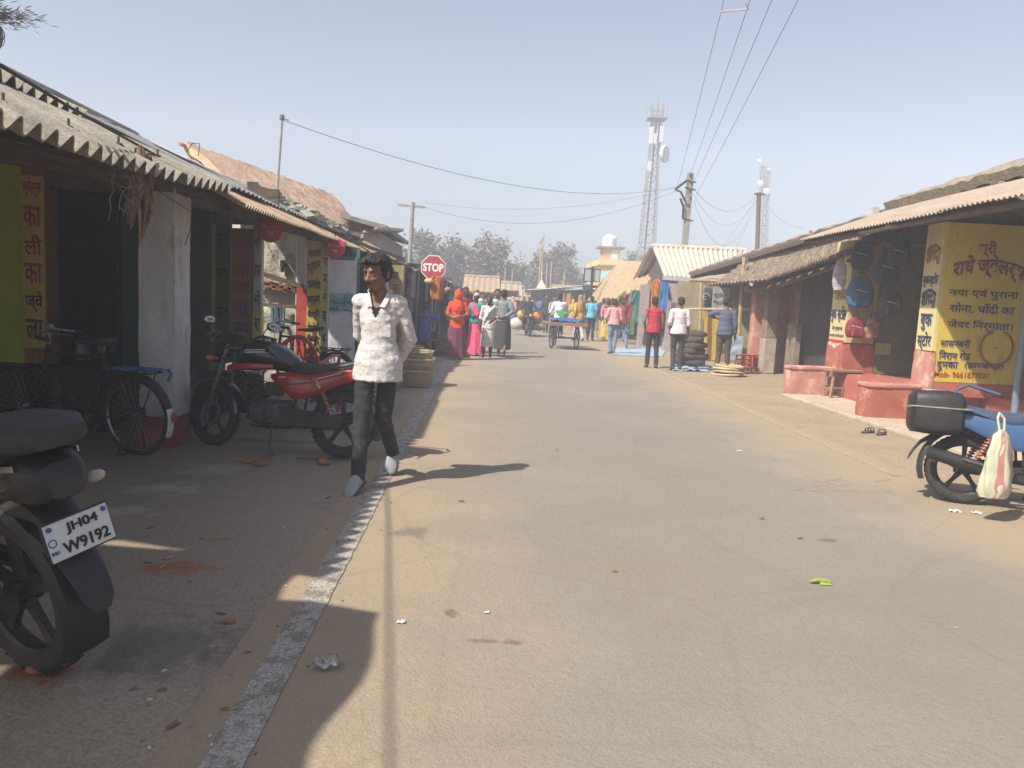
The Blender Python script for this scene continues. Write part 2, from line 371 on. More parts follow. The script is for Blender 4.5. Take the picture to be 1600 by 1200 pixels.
def hand(mb, w, d, s=1., curl=.35, side=1):
    """palm, four fingers and a thumb leaving the wrist w in direction d (palm turned inwards)"""
    d = V(d).normalized(); inn = V((-side, 0, 0)); inn = (inn-d*inn.dot(d)); inn = inn.normalized() if inn.length > .05 else d.orthogonal().normalized()
    sp = d.cross(inn).normalized()*(1 if side > 0 else -1)
    if sp.y < 0: sp = -sp
    p0 = V(w); k = p0+d*.085*s
    mb.tube([p0, p0+d*.03*s, p0+d*.075*s], [.022*s, .030*s, .032*s], 8, sph=True)
    mb.tube([p0+sp*.012*s+d*.03*s, k+sp*.022*s], .015*s, 6, sph=True); mb.tube([p0-sp*.012*s+d*.03*s, k-sp*.022*s], .015*s, 6, sph=True)
    for i, L in enumerate((.066, .076, .070, .054)):
        b = k+sp*(.029-.0195*i)*s; m1 = (d+inn*curl*.5+sp*(.12-.08*i)).normalized(); m2 = (d+inn*curl*1.8).normalized(); m3 = (d*.6+inn*curl*2.6).normalized()
        q1 = b+m1*L*.45*s; q2 = q1+m2*L*.33*s; q3 = q2+m3*L*.22*s
        mb.tube([b-d*.02*s, b, q1, q2, q3], [.0095*s, .0095*s, .0088*s, .008*s, .007*s], 6, sph=True)
    b = p0+d*.025*s+sp*.022*s; q1 = b+(d*.6+sp*.75+inn*.3).normalized()*.04*s; q2 = q1+(d*.95+sp*.25+inn*.35).normalized()*.034*s
    mb.tube([b, q1, q2], [.013*s, .0105*s, .0085*s], 6, sph=True)
def head(mb, c, s, yaw, tilt, fem=False):
    """skull, jaw, brow, nose, lips, ears; c is the head centre, facing +Y turned by yaw"""
    M = (Matrix.Rotation(yaw, 3, 'Z') @ Matrix.Rotation(tilt, 3, 'X')); L = lambda x, y, z: c+M @ V((x*s, y*s, z*s))
    e = lambda p, r, n=12: mb.ell(L(*p), tuple(q*s for q in r), M, n, 9)
    e((0, -.012, .035), (.074, .092, .082), 16); e((0, .022, -.02), (.060, .066, .076), 14)
    e((0, .042, -.075), (.036, .036, .03)); e((0, .012, -.06), (.052, .056, .04))
    e((0, .074, .030), (.052, .014, .012)); e((-.034, .060, -.018), (.022, .022, .018)); e((.034, .060, -.018), (.022, .022, .018))
    mb.tube([L(0, .080, .018), L(0, .097, -.012), L(0, .104, -.026)], [.009*s, .012*s, .014*s], 8, sph=True)
    e((-.013, .090, -.028), (.010, .011, .009)); e((.013, .090, -.028), (.010, .011, .009))
    e((0, .082, -.052), (.024, .010, .006)); e((0, .080, -.063), (.021, .010, .007))
    for x in (-1, 1): e((.076*x, -.008, -.005), (.010, .021, .032), 8)
    return M, L
POSE = dict(pel=(0, 0, .93), chest=(0, .01, 1.24), neck=(0, 0, 1.425), head=(0, .015, 1.565),
            shL=(-.165, -.005, 1.362), shR=(.165, -.005, 1.362), elL=(-.215, -.03, 1.10), elR=(.215, -.03, 1.10), wrL=(-.215, .04, .865), wrR=(.215, .04, .865),
            hdL=None, hdR=None, hipL=(-.085, 0, .90), hipR=(.085, 0, .90), knL=(-.095, .02, .49), knR=(.095, .02, .49), anL=(-.1, -.02, .075), anR=(.1, -.02, .075), toL=None, toR=None)
def figure(loc, rz, label, H=1.68, pose=None, skin=SKIN, vox=.0125, top=None, bottom=None, hair='short', hyaw=0., htilt=0., build=1., group=None,
           topm=None, botm=None, hairm=HAIRM, shoe=None, bare=False, sleeve='short', hem=.80, veil=None, cat='person', rollbot=None, curl=.35, belt=None, hs=1.05):
    J = dict(POSE); J.update(pose or {}); s = H/1.68
    P = {k: (V(v) if v is not None else None) for k, v in J.items()}
    root = thing('person', label, cat, loc, rz, group); root.scale = (s, s, s)
    b = build
    mb = MB()
    # trunk
    pel, ch, nk, hd = P['pel'], P['chest'], P['neck'], P['head']
    mid = (pel+ch)/2
    mb.ell(pel, (.135*b, .10*b, .11), n=14); mb.ell(mid, (.125*b, .088*b, .17), n=14); mb.ell(ch, (.150*b, .102*b, .17), n=14); mb.ell(ch+V((0, -.01, .09)), (.140*b, .082*b, .075), n=14)
    mb.tube([nk-V((0, 0, .08)), nk+V((0, .0, .02)), hd-V((0, .005, .05))], [.07*b, .055, .052], 10, sph=True)
    for S, x in (('L', -1), ('R', 1)):
        sh, el, wr = P['sh'+S], P['el'+S], P['wr'+S]
        mb.tube([nk-V((0, 0, .06)), sh], [.048, .047], 8, sph=True)
        mb.tube([sh, (sh*.5+el*.5), el], [.047*b, .046*b, .037], 10, sph=True); mb.tube([el, el*.6+wr*.4, wr], [.037, .036, .024], 10, sph=True)
        hdv = V(J['hd'+S]) if J['hd'+S] else (wr-el)
        hand(mb, wr, hdv, 1., curl, x)
        hp, kn, an = P['hip'+S], P['kn'+S], P['an'+S]
        mb.tube([hp, hp*.5+kn*.5, kn], [.085*b, .072*b, .052], 10, sph=True); mb.tube([kn, kn*.65+an*.35, an], [.052, .053, .036], 10, sph=True)
        td = V(J['to'+S]) if J['to'+S] else V((.02*x, .15, -.045))
        mb.tube([an-td*.28+V((0, 0, -.02)), an+V((0, 0, -.035)), an+td*.45+V((0, 0, -.030)), an+td*.68+V((0, 0, -.018))], [.026, .026, .024, .014], 8, sph=True, ry=.7)
    M, L = head(mb, hd, hs, hyaw, htilt)
    body = fuse(mb, vox, 'body', skin, root)
    for x in (-1, 1):
        k = MB(); k.ell(L(.032*x, .0785, .008), (.0125, .007, .0055), M, 8, 6); eo = k.build('eye', EYEW, root)
        k = MB(); k.ell(L(.032*x-.002, .0845, .008), (.0062, .003, .0055), M, 8, 6); k.build('pupil', EYEB, eo)
        if vox < .01:
            k = MB(); k.tube([L(.014*x, .089, .026), L(.034*x, .087, .033), L(.052*x, .076, .027)], [.003, .0045, .002], 5); k.build('eyebrow', HAIRM, root)
    # hair
    h = MB(); e = lambda p, r: h.ell(L(*p), tuple(q*hs for q in r), M, 14, 10)
    if hair in ('short', 'bun', 'quiff', 'grey'):
        e((0, -.022, .055), (.080, .090, .078)); e((0, -.05, .005), (.072, .066, .07))
        if hair == 'quiff':
            for i in range(46):
                a = RND.uniform(-1, 1); t = RND.random(); st = L(.066*a, .02+.05*t*(1-abs(a)*.4), .095+.03*(1-abs(a)) - .02*t)
                d = M @ V((RND.uniform(-.03, .03)-.02, .05+.03*t, RND.uniform(-.012, .018)-.02*t)); h.tube([st-d*.5, st, st+d*.55+V((0, 0, .004)), st+d], [.011, .014, .011, .004], 6)
            e((0, .04, .09), (.066, .044, .034)); e((-.068, .0, .02), (.014, .04, .045)); e((.068, .0, .02), (.014, .04, .045))
        if hair == 'bun': e((0, -.115, -.01), (.042, .04, .042))
        ho = fuse(h, max(.007, vox*.7), 'hair', hairm, root, 2, lambda p: .006*noise.noise(p*60)+.004*noise.noise(V((p.x*150, p.y*40, p.z*40))))
    elif hair == 'cap':
        e((0, -.01, .06), (.085, .098, .07)); k = fuse(h, .01, 'cap', hairm, root, 2)
    # clothes: shells over the trunk and limbs
    g = 1.12
    fold = lambda a, f, q=0.: (lambda p: a*(noise.noise(V((p.x*f, p.y*f, p.z*f*1.7+q)))+.6*noise.noise(V((p.x*f*2.3, p.y*f*2.3, p.z*f*2.8+q+5)))))
    if top:
        t = MB(); z1 = hem
        t.ell(ch, (.163*b, .118*b, .175), n=16); t.ell(mid, (.150*b, .112*b, .19), n=16); t.ell(ch+V((0, -.01, .09)), (.160*b, .100*b, .085), n=14)
        lo = V((pel.x, pel.y, z1)); t.tube([ch, mid, pel, lo], [.146*b, .150*b, .182*max(b, 1), .190*max(b, 1)], 18, ry=.82)
        for S in 'LR':
            sh, el, wr = P['sh'+S], P['el'+S], P['wr'+S]
            t.tube([nk-V((0, 0, .05)), sh], [.062, .064], 10, sph=True)
            if sleeve == 'none': t.ell(sh+V((0, 0, 0)), .058)
            elif sleeve == 'short': t.tube([sh, sh*.5+el*.5, sh*.22+el*.78], [.064*b, .062*b, .060*b], 12)
            elif sleeve == 'elbow': t.tube([sh, sh*.5+el*.5, el, el*.72+wr*.28], [.064*b, .061*b, .054, .053], 12)
            else: t.tube([sh, sh*.5+el*.5, el, el*.5+wr*.5, el*.12+wr*.88], [.064*b, .060*b, .053, .047, .041], 12)
        t.tube([nk-V((0, 0, .09)), nk-V((0, 0, .0))], [.085, .066], 12)
        o = fuse(t, max(.0085, vox*.9), top, topm, root, 5, fold(.0065, 11.))
    if bottom == 'trousers':
        t = MB(); t.ell(pel, (.146*b, .112*b, .12), n=16)
        for S in 'LR':
            hp, kn, an = P['hip'+S], P['kn'+S], P['an'+S]
            lo = an if not rollbot else kn*(1-rollbot)+an*rollbot
            t.tube([hp+V((0, 0, .02)), hp*.5+kn*.5, kn, kn*.5+lo*.5, lo+(V((0, 0, -.01)) if not rollbot else V((0, 0, 0)))], [.088*b, .080*b, .064, .058, .053], 14)
        fuse(t, max(.0085, vox*.9), 'trousers', botm, root, 4, fold(.006, 12., 3.))
    elif bottom in ('skirt', 'lungi'):
        lo = .06 if not rollbot else rollbot; rings = []
        a0, a1 = P['anL'], P['anR']; cx = (a0+a1)/2; K = 9 if bottom == 'skirt' else 5; n = 72; ph = RND.random()*6
        for i in range(15):
            v = i/14; z = pel.z+.10-(pel.z+.10-lo)*v; c = V((pel.x, pel.y, z))*(1-v)+V((cx.x, cx.y+.01, z))*v
            rx = (.142+.055*sin(min(1, v*2.2)*pi/2)+(.06 if bottom == 'skirt' else .0)*v)*b; ry = rx*(.74+.1*v)
            rings.append([c+V((cos(2*pi*j/n)*rx*(1+.075*v*sin(K*2*pi*j/n+ph+v)+.03*v*sin(23*2*pi*j/n)), sin(2*pi*j/n)*ry*(1+.075*v*cos(K*2*pi*j/n+ph)), .012*sin(3*2*pi*j/n)*v)) for j in range(n)])
        k = MB(); k.loft(rings, True); k.build(bottom, botm, root, smooth=60)
    if belt is not None:
        k = MB(); z = pel.z+.085; n = 28
        k.loft([[V((pel.x+cos(2*pi*j/n)*r*b, pel.y+sin(2*pi*j/n)*r*.78*b, z+dz)) for j in range(n)] for r, dz in ((.150, -.02), (.158, -.018), (.158, .018), (.150, .02))], False); k.build('belt', belt, root)
    if veil is not None:                              # sari end drawn over the head and round the shoulders
        k = MB(); e2 = lambda p, r: k.ell(L(*p), r, M, 16, 10)
        e2((0, -.035, .045), (.098, .098, .10)); e2((0, -.05, -.05), (.10, .085, .11))
        k.tube([hd+V((0, -.05, -.05)), nk+V((0, -.05, -.02)), ch+V((0, -.04, -.02)), mid+V((0, -.03, .02))], [.10, .125, .175, .165], 16, sph=True, ry=.72)
        k.ell(ch+V((0, .0, .09)), (.185, .115, .10), n=16)
        fuse(k, .012, 'veil', veil, root, 4, lambda p: .016*noise.noise(V((p.x*16, p.y*16, p.z*5)))+.006*noise.noise(p*40))
    if shoe is not None:
        for S, x in (('L', -1), ('R', 1)):
            an = P['an'+S]; td = V(J['to'+S]) if J['to'+S] else V((.02*x, .15, -.045))
            k = MB(); u = td.normalized(); sd = u.cross(V((0, 0, 1))).normalized(); up = sd.cross(u); heel = an-td*.42+V((0, 0, -.045)) if td.z > -.1 else an-td*.35-up*.06
            rr = []
            for tt, wd, hh in ((0, .018, .045), (.06, .036, .055), (.3, .040, .05), (.6, .048, .045), (.85, .044, .032), (1, .018, .016)):
                c = heel+u*td.length*1.62*tt; rr.append([c+sd*wd*cos(a)+up*(hh*.5+hh*.62*sin(a)-.018) for a in [2*pi*j/14 for j in range(14)]])
            k.loft(rr); k.build('shoe', shoe, root, smooth=60)
    return root, body, P, L, M
# ---------------------------------------------------------------- motorcycles and bicycles (local +X is forwards)
RUBBER = mat('dusty_rubber', (.022, .021, .02), .85, c2=(.045, .04, .035), scale=12, bump=.2)
BLKPL = mat('black_plastic', (.014, .014, .015), .5, c2=(.03, .028, .026), scale=9, grime=.2)
BLKGL = mat('black_gloss', (.006, .006, .007), .22, c2=(.016, .015, .015), scale=7, coat=.5, grime=.12)
SEATM = mat('black_seat_vinyl', (.022, .022, .025), .68, c2=(.04, .038, .038), scale=18, bump=.12, bscale=200)
STEEL = mat('worn_steel', (.35, .35, .35), .35, c2=(.22, .21, .2), metal=.9, scale=20, grime=.15)
CASTG = mat('grey_casting', (.10, .10, .10), .55, c2=(.055, .052, .05), metal=.4, scale=20)
REDGL = mat('red_gloss', (.38, .018, .015), .25, c2=(.32, .015, .012), scale=4, coat=.5, grime=.08)
ORNG = mat('amber_lens', (.6, .16, .01), .25, var=.1); REDLENS = mat('red_lens', (.28, .008, .01), .2, var=.1)
CLEAR = mat('white_lens', (.40, .36, .27), .2, var=.1); GLASSM = mat('mirror_glass', (.35, .36, .38), .12, metal=1., var=.02)
PLATEW = mat('plate_white', (.62, .62, .60), .5, var=.08, dirt=(.4, .38, .34), dthr=.64)
def sloft(mb, secs, n=20, p=2.6):
    """body panel through (x, y, z, half width, half height) sections, squarish ellipses"""
    rings = []
    for x, y, z, a, b in secs:
        r = []
        for j in range(n):
            t = 2*pi*j/n; c, q = cos(t), sin(t)
            r.append(V((x, y+a*math.copysign(abs(c)**(2/p), c), z+b*math.copysign(abs(q)**(2/p), q))))
        rings.append(r)
    return mb.loft(rings)
YX = Matrix.Rotation(pi/2, 4, 'X')                   # lathe axis turned to the y axis
def torus(mb, c, R, r, M=None, n=40, k=10, sq=1.):
    prof = [(R+r*cos(2*pi*i/k), r*sq*sin(2*pi*i/k)) for i in range(k+1)]
    return mb.lathe(prof, n, Matrix.Translation(c) @ (M or YX))
def wheel(par, c, R, w, name, spokes=5, rimm=BLKPL, M=None, disc=True):
    M = M or Matrix.Identity(4); T = Matrix.Translation(c) @ M
    r = bpy.data.objects.new(name, None); COL.objects.link(r); r.parent = par; r.matrix_basis = T; r.empty_display_size = .1
    m = MB(); h = w/2
    m.lathe([(R-.075, -h*.75), (R-.04, -h), (R-.015, -h*.82), (R, -h*.4), (R+.002, 0), (R, h*.4), (R-.015, h*.82), (R-.04, h), (R-.075, h*.75), (R-.075, -h*.75)], 48, YX)
    for i in range(40):
        a = 2*pi*i/40
        for sy in (-1, 1): m.box((cos(a)*(R-.003), sy*h*.42, sin(a)*(R-.003)), (.009, h*.6, .02), R=Matrix.Rotation(-a, 3, 'Y') @ Matrix.Rotation(.5*sy, 3, 'X'))
    m.build('tyre', RUBBER, r, smooth=45)
    m = MB(); m.lathe([(R-.075, -h*.72), (R-.09, -h*.5), (R-.098, 0), (R-.09, h*.5), (R-.075, h*.72), (R-.075, -h*.72)], 40, YX)
    for i in range(spokes):
        a = 2*pi*i/spokes+.3; d = V((cos(a), 0, sin(a))); t = V((-sin(a), 0, cos(a)))
        m.loft([[d*rr+t*ww+V((0, yy, 0)) for ww, yy in ((-wd, -.012), (wd, -.012), (wd, .012), (-wd, .012))] for rr, wd in ((.04, .024), (.12, .015), (R-.088, .02))])
    m.tube([(0, -h*.9, 0), (0, h*.9, 0)], .045, 16); m.build('rim', rimm, r)
    if disc:
        m = MB(); m.lathe([(.07, -h*1.05), (.115, -h*1.05), (.115, -h*.97), (.07, -h*.97), (.07, -h*1.05)], 28, YX); m.build('brake_disc', STEEL, r)
    return r
def motorcycle(label, loc, rz, lean=0., tank=BLKGL, panel=REDGL, accent=REDGL, seatm=SEATM, plate=None, stripes=True, steer=0., rearbox=False, grab=True, shock=None, group=None, name='motorcycle', rimm=BLKPL, mirrors=True, lampm=None, scale=1., muf=1.):
    t = thing(name, label, 'motorcycle', loc, 0, group, rot=(lean, 0, rz)); t.rotation_mode = 'XYZ'
    # the lean turns about the bike's own forward axis, then the heading
    t.rotation_mode = 'QUATERNION'; t.rotation_quaternion = (Matrix.Rotation(rz, 3, 'Z') @ Matrix.Rotation(lean, 3, 'X')).to_quaternion()
    t.scale = (scale,)*3
    B = lambda m, n, mm, **k: m.build(n, mm, t, **k)
    xr, xf, R = -.62, .66, .295
    wheel(t, (xr, 0, R), R, .092, 'rear_wheel', 5, rimm, disc=False)
    St = Matrix.Translation((.50, 0, .80)) @ Matrix.Rotation(steer, 4, 'Z') @ Matrix.Translation((-.50, 0, -.80))
    c = St @ V((xf, 0, R)); wheel(t, c, R, .085, 'front_wheel', 5, rimm, M=Matrix.Rotation(steer, 4, 'Z'))
    # fork, steering head, bars
    for y in (-.085, .085):
        m = MB(); m.T = St; m.tube([(xf, y, R), (xf-.06, y, .52)], .024, 12); m.build('fork_leg', CASTG, t); m = MB(); m.T = St; m.tube([(xf-.055, y, .5), (.455, y, .93)], .016, 12); B(m, 'fork_tube', STEEL)
    m = MB(); m.T = St; m.box((.49, 0, .80), (.07, .2, .035)); m.box((.465, 0, .90), (.07, .2, .03)); B(m, 'fork_yoke', CASTG, bev=.006)
    m = MB(); m.T = St
    m.tube([(.33, -.36, 1.0), (.40, -.24, 1.03), (.45, -.12, .955), (.455, 0, .945), (.45, .12, .955), (.40, .24, 1.03), (.33, .36, 1.0)], .011, 8); B(m, 'handlebar', BLKPL)
    for y in (-1, 1):
        m = MB(); m.T = St; m.tube([(.385, .26*y, 1.023), (.33, .37*y, 1.0)], .018, 10); B(m, 'grip', RUBBER)
        m = MB(); m.T = St; m.tube([(.42, .25*y, 1.015), (.40, .38*y, 1.0)], .007, 6); B(m, 'lever', STEEL)
        if not mirrors: continue
        m = MB(); m.T = St; m.tube([(.385, .25*y, 1.03), (.40, .30*y, 1.09), (.40, .33*y, 1.11)], .006, 6)
        q = V((.40, .37*y, 1.125)); m.ell(q, (.022, .062, .042)); mo = B(m, 'mirror', BLKPL)
        m = MB(); m.T = St; m.ell(q-V((.016, 0, 0)), (.009, .055, .036)); m.build('mirror_glass', GLASSM, mo)
    for y in (-1, 1):
        m = MB(); m.T = St; m.tube([(.56, .09*y, .80), (.565, .14*y, .80)], .01, 6); m.ell((.575, .175*y, .80), (.032, .04, .024)); B(m, 'indicator', ORNG)
    # mudguards
    def guard(mb, c, Rg, a0, a1, w, n=14):
        rings = []
        for i in range(n+1):
            a = radians(a0+(a1-a0)*i/n); rr = [(-w, -.02), (-w*.8, .006), (0, .014), (w*.8, .006), (w, -.02), (w*.8, -.004), (0, .006), (-w*.8, -.004)]
            rings.append([V(c)+V((cos(a)*(Rg+dz), y, sin(a)*(Rg+dz))) for y, dz in rr])
        return mb.loft(rings)
    m = MB(); m.T = St; guard(m, (xf, 0, R), R+.03, 35, 175, .06); B(m, 'front_mudguard', tank)
    m = MB(); guard(m, (xr, 0, R), R+.05, 30, 200, .075); B(m, 'rear_mudguard', BLKPL)
    m = MB(); sloft(m, [(-.86, 0, .56, .075, .03), (-.96, 0, .50, .064, .016), (-1.01, 0, .43, .056, .012), (-1.04, 0, .37, .048, .010), (-1.05, 0, .34, .028, .008)], 12); B(m, 'mud_flap', BLKPL)
    # headlight cowl
    m = MB(); m.T = St; sloft(m, [(.47, 0, .90, .10, .10), (.56, 0, .885, .125, .125), (.64, 0, .86, .115, .115), (.69, 0, .84, .08, .08)]); sloft(m, [(.50, 0, .99, .09, .03), (.58, 0, 1.03, .08, .02), (.60, 0, 1.05, .05, .008)]); B(m, 'headlight_cowl', tank)
    m = MB(); m.T = St; m.ell((.672, 0, .845), (.035, .085, .07)); B(m, 'headlight', CLEAR)
    m = MB(); m.T = St; m.box((.45, 0, 1.0), (.06, .17, .09), R=Matrix.Rotation(-.5, 3, 'Y')); B(m, 'instrument_panel', BLKPL, bev=.01)
    # tank
    m = MB(); sloft(m, [(.40, 0, .80, .07, .06), (.34, 0, .84, .13, .10), (.22, 0, .865, .165, .125), (.08, 0, .855, .165, .125), (-.06, 0, .82, .13, .105), (-.16, 0, .785, .085, .07), (-.19, 0, .775, .06, .05)], 24, 2.4); tk = B(m, 'tank', tank)
    m = MB(); m.lathe([(0, .02), (.035, .018), (.04, 0), (.0, 0)], 20, Matrix.Translation((.17, 0, .985))); m.build('fuel_cap', STEEL, tk)
    for y in (-1, 1):
        m = MB(); sloft(m, [(.47, .10*y, .72, .012, .02), (.38, .150*y, .735, .02, .032), (.20, .168*y, .75, .02, .028), (.0, .155*y, .76, .012, .02)], 10); B(m, 'tank_shroud', accent)
        if stripes:
            m = MB(); m.T = None
            text_mb('SPLENDID'[:0] or '▬▬▬', frame((.17, .176*y, .875), (-y, 0, .10), (0, -.12*y, 1)), .19, .014, 0, mb=m)
            for k, (a, b) in enumerate((((.27, .885), (.08, .905)), ((.24, .865), (.04, .875)))): m.bar((a[0], .172*y, a[1]), (b[0], .172*y, b[1]), .004, .009-.004*k)
            B(m, 'tank_stripe', mat('silver_decal', (.5, .5, .52), .4, var=.1), smooth=0)
    # seat and tail
    m = MB(); sloft(m, [(-.10, 0, .755, .08, .04), (-.16, 0, .755, .105, .065), (-.30, 0, .735, .13, .075), (-.44, 0, .745, .13, .07), (-.54, 0, .77, .125, .065), (-.70, 0, .795, .115, .055), (-.80, 0, .81, .09, .04), (-.84, 0, .815, .05, .02)], 22, 2.8); B(m, 'seat', seatm)
    for y in (-1, 1):
        m = MB(); sloft(m, [(.04, .10*y, .675, .015, .02), (-.05, .125*y, .65, .022, .06), (-.18, .135*y, .605, .022, .115), (-.32, .138*y, .60, .024, .105), (-.48, .135*y, .655, .027, .085), (-.66, .12*y, .715, .03, .065), (-.82, .09*y, .755, .03, .045), (-.92, .06*y, .775, .02, .02)], 16, 3.); sp = B(m, 'side_panel', panel)
        if stripes:
            m = MB(); 
            for a, b in (((-.16, .158, .61), (-.36, .163, .645)), ((-.42, .163, .665), (-.66, .152, .735)), ((-.36, .163, .645), (-.41, .163, .61)), ((-.36, .163, .675), (-.41, .163, .64))): m.bar((a[0], a[1]*y, a[2]), (b[0], b[1]*y, b[2]), .004, .011)
            m.build('panel_stripe', mat('dark_decal', (.03, .025, .03), .4, var=.1), sp, smooth=0)
            m = MB(); text_mb('i-smart', frame((-.09, .153*y, .675), (-y, 0, .12), (0, 0, 1)), .07, .017, .004, mb=m); m.bar((-.42, .164*y, .68), (-.64, .155*y, .748), .003, .004); m.build('panel_decal', mat('white_decal', (.7, .7, .7), .4, var=.1), sp, smooth=0)
    m = MB(); sloft(m, [(-.84, 0, .745, .09, .03), (-.93, 0, .745, .085, .035), (-.965, 0, .74, .06, .025)], 14); B(m, 'tail_lamp', lampm or REDLENS)
    m = MB(); sloft(m, [(-.55, 0, .62, .08, .05), (-.76, 0, .65, .08, .05), (-.86, 0, .64, .07, .04), (-.94, 0, .60, .06, .012)], 14); B(m, 'tail_underside', BLKPL)
    if grab:
        m = MB(); m.tube([(-.50, .15, .76), (-.70, .155, .82), (-.90, .11, .865), (-.94, 0, .875), (-.90, -.11, .865), (-.70, -.155, .82), (-.50, -.15, .76)], .012, 8); B(m, 'grab_rail', grab if grab is not True else GALV)
    for y in (-1, 1):
        m = MB(); m.tube([(-.84, .06*y, .68), (-.85, .13*y, .68)], .012, 6); m.ell((-.86, .160*y, .68), (.026, .036, .020)); B(m, 'rear_indicator', CLEAR)
    # frame and engine
    m = MB()
    for y in (-.07, .07): m.tube([(.47, 0, .76), (.30, y, .60), (.26, y, .30), (.05, y*1.4, .22), (-.18, y*1.6, .24), (-.22, y*1.5, .58), (-.8, y, .74)], .015, 8)
    m.tube([(.47, 0, .86), (.44, 0, .68)], .03, 10); B(m, 'frame', BLKPL)
    m = MB(); sloft(m, [(.26, 0, .33, .05, .06), (.22, 0, .33, .12, .12), (.05, 0, .34, .15, .13), (-.12, 0, .35, .13, .12), (-.18, 0, .35, .06, .06)], 20, 3.2)
    for y in (-1, 1): m.lathe([(0, .15), (.085, .15), (.10, .135), (.10, .05)], 24, Matrix.Translation((.0, 0, .34)) @ Matrix.Rotation(-pi/2*y, 4, 'X'))
    B(m, 'crankcase', CASTG, smooth=50)
    m = MB()
    for i in range(9): m.box((.20+.012*i, 0, .45+.022*i), (.19, .19-.004*abs(i-4), .009), R=Matrix.Rotation(.45, 3, 'Y'))
    m.box((.245, 0, .55), (.12, .12, .24), R=Matrix.Rotation(.45, 3, 'Y')); m.box((.05, 0, .56), (.14, .10, .12)); B(m, 'cylinder', BLKPL, bev=.003)
    m = MB(); m.tube([(.32, -.05, .48), (.38, -.07, .38), (.33, -.10, .23), (.12, -.13, .20), (-.2, -.16, .24)], .019, 10); B(m, 'exhaust_pipe', STEEL)
    m = MB(); m.tube([(-.14, -.16, .235), (-.22, -.168, .255), (-.34, -.175, .28), (-.34-.44*muf, -.19, .28+.105*muf), (-.34-.59*muf, -.195, .28+.14*muf), (-.34-.60*muf, -.195, .28+.142*muf)], [.022, .04, .052, .056, .054, .04], 18); B(m, 'muffler', mat('dark_muffler', (.05, .048, .046), .45, metal=.5, var=.3))
    m = MB(); m.tube([(-.30, -.205, .30), (-.34-.34*muf, -.225, .30+.09*muf)], .035, 10, ry=.5); B(m, 'heat_shield', STEEL)
    for y in (-.10, .10):
        m = MB(); m.bar((-.14, y, .34), (xr, y, R), .03, .05); B(m, 'swingarm', BLKPL, bev=.006)
        m = MB(); a = V((-.42, y*1.35, .66)); b = V((-.58, y*1.3, .34)); m.tube([a, b], .012, 8); m.tube([a, a*.8+b*.2], .03, 10)
        pts = [a*(1-i/80)+b*(i/80)*1.+V((cos(i*.98)*.027, sin(i*.98)*.027, 0)) for i in range(8, 66)]; B(m, 'shock_absorber', STEEL); m = MB(); m.tube(pts, .006, 5); B(m, 'spring', shock or REDGL)
    m = MB(); m.hexa([(-.66, .125, .25), (-.05, .125, .24), (-.05, .145, .24), (-.66, .145, .25), (-.68, .125, .37), (-.05, .125, .42), (-.05, .145, .42), (-.68, .145, .37)]); B(m, 'chain_cover', BLKPL, bev=.012)
    m = MB(); m.tube([(-.02, .13, .25), (-.06, .24, .12), (-.10, .30, .015)], .013, 8); m.box((-.105, .305, .012), (.06, .05, .012)); B(m, 'side_stand', CASTG)
    for y in (-1, 1):
        for x, z in ((.02, .27), (-.36, .36)): m = MB(); m.tube([(x, .13*y, z), (x, .25*y, z)], .014, 8); B(m, 'foot_peg', RUBBER)
    m = MB(); m.tube([(-.05, -.14, .30), (.02, -.19, .22), (.16, -.2, .25)], .009, 6); m.tube([(-.02, .14, .29), (.10, .17, .24), (.2, .17, .27)], .009, 6); B(m, 'pedal', STEEL)
    if plate:
        M = frame((-1.0, 0, .58), (0, -1, 0), (.22, 0, 1))
        m = MB(); m.T = M; m.box((0, 0, -.004), (.21, .125, .006)); po = B(m, 'number_plate', BLKPL, bev=.003)
        m = MB(); m.T = M; m.box((0, 0, .001), (.198, .112, .005)); m.build('plate_face', PLATEW, po)
        k = text_mb(plate[0], M @ Matrix.Translation((.012, .026, .004)), .10, .036, .02); text_mb(plate[1], M @ Matrix.Translation((.012, -.027, .004)), .145, .036, .02, mb=k); k.build('lettering', BLKPAINT, po, smooth=0)
        k = MB(); k.T = M
        for q in ((.085, .042), (-.085, .042)): k.lathe([(.008, .004), (.008, .009), (0, .01)], 8, Matrix.Translation((q[0], q[1], 0)))
        k.lathe([(.009, .004), (.013, .0045), (.013, .004)], 14, Matrix.Translation((-.085, .0, 0))); text_mb('IND', Matrix.Translation((-.085, -.03, .004)), .022, .01, 0, mb=k); k.build('plate_mark', mat('plate_blue', (.05, .08, .25), .5, var=.1), po, smooth=0)
    return t
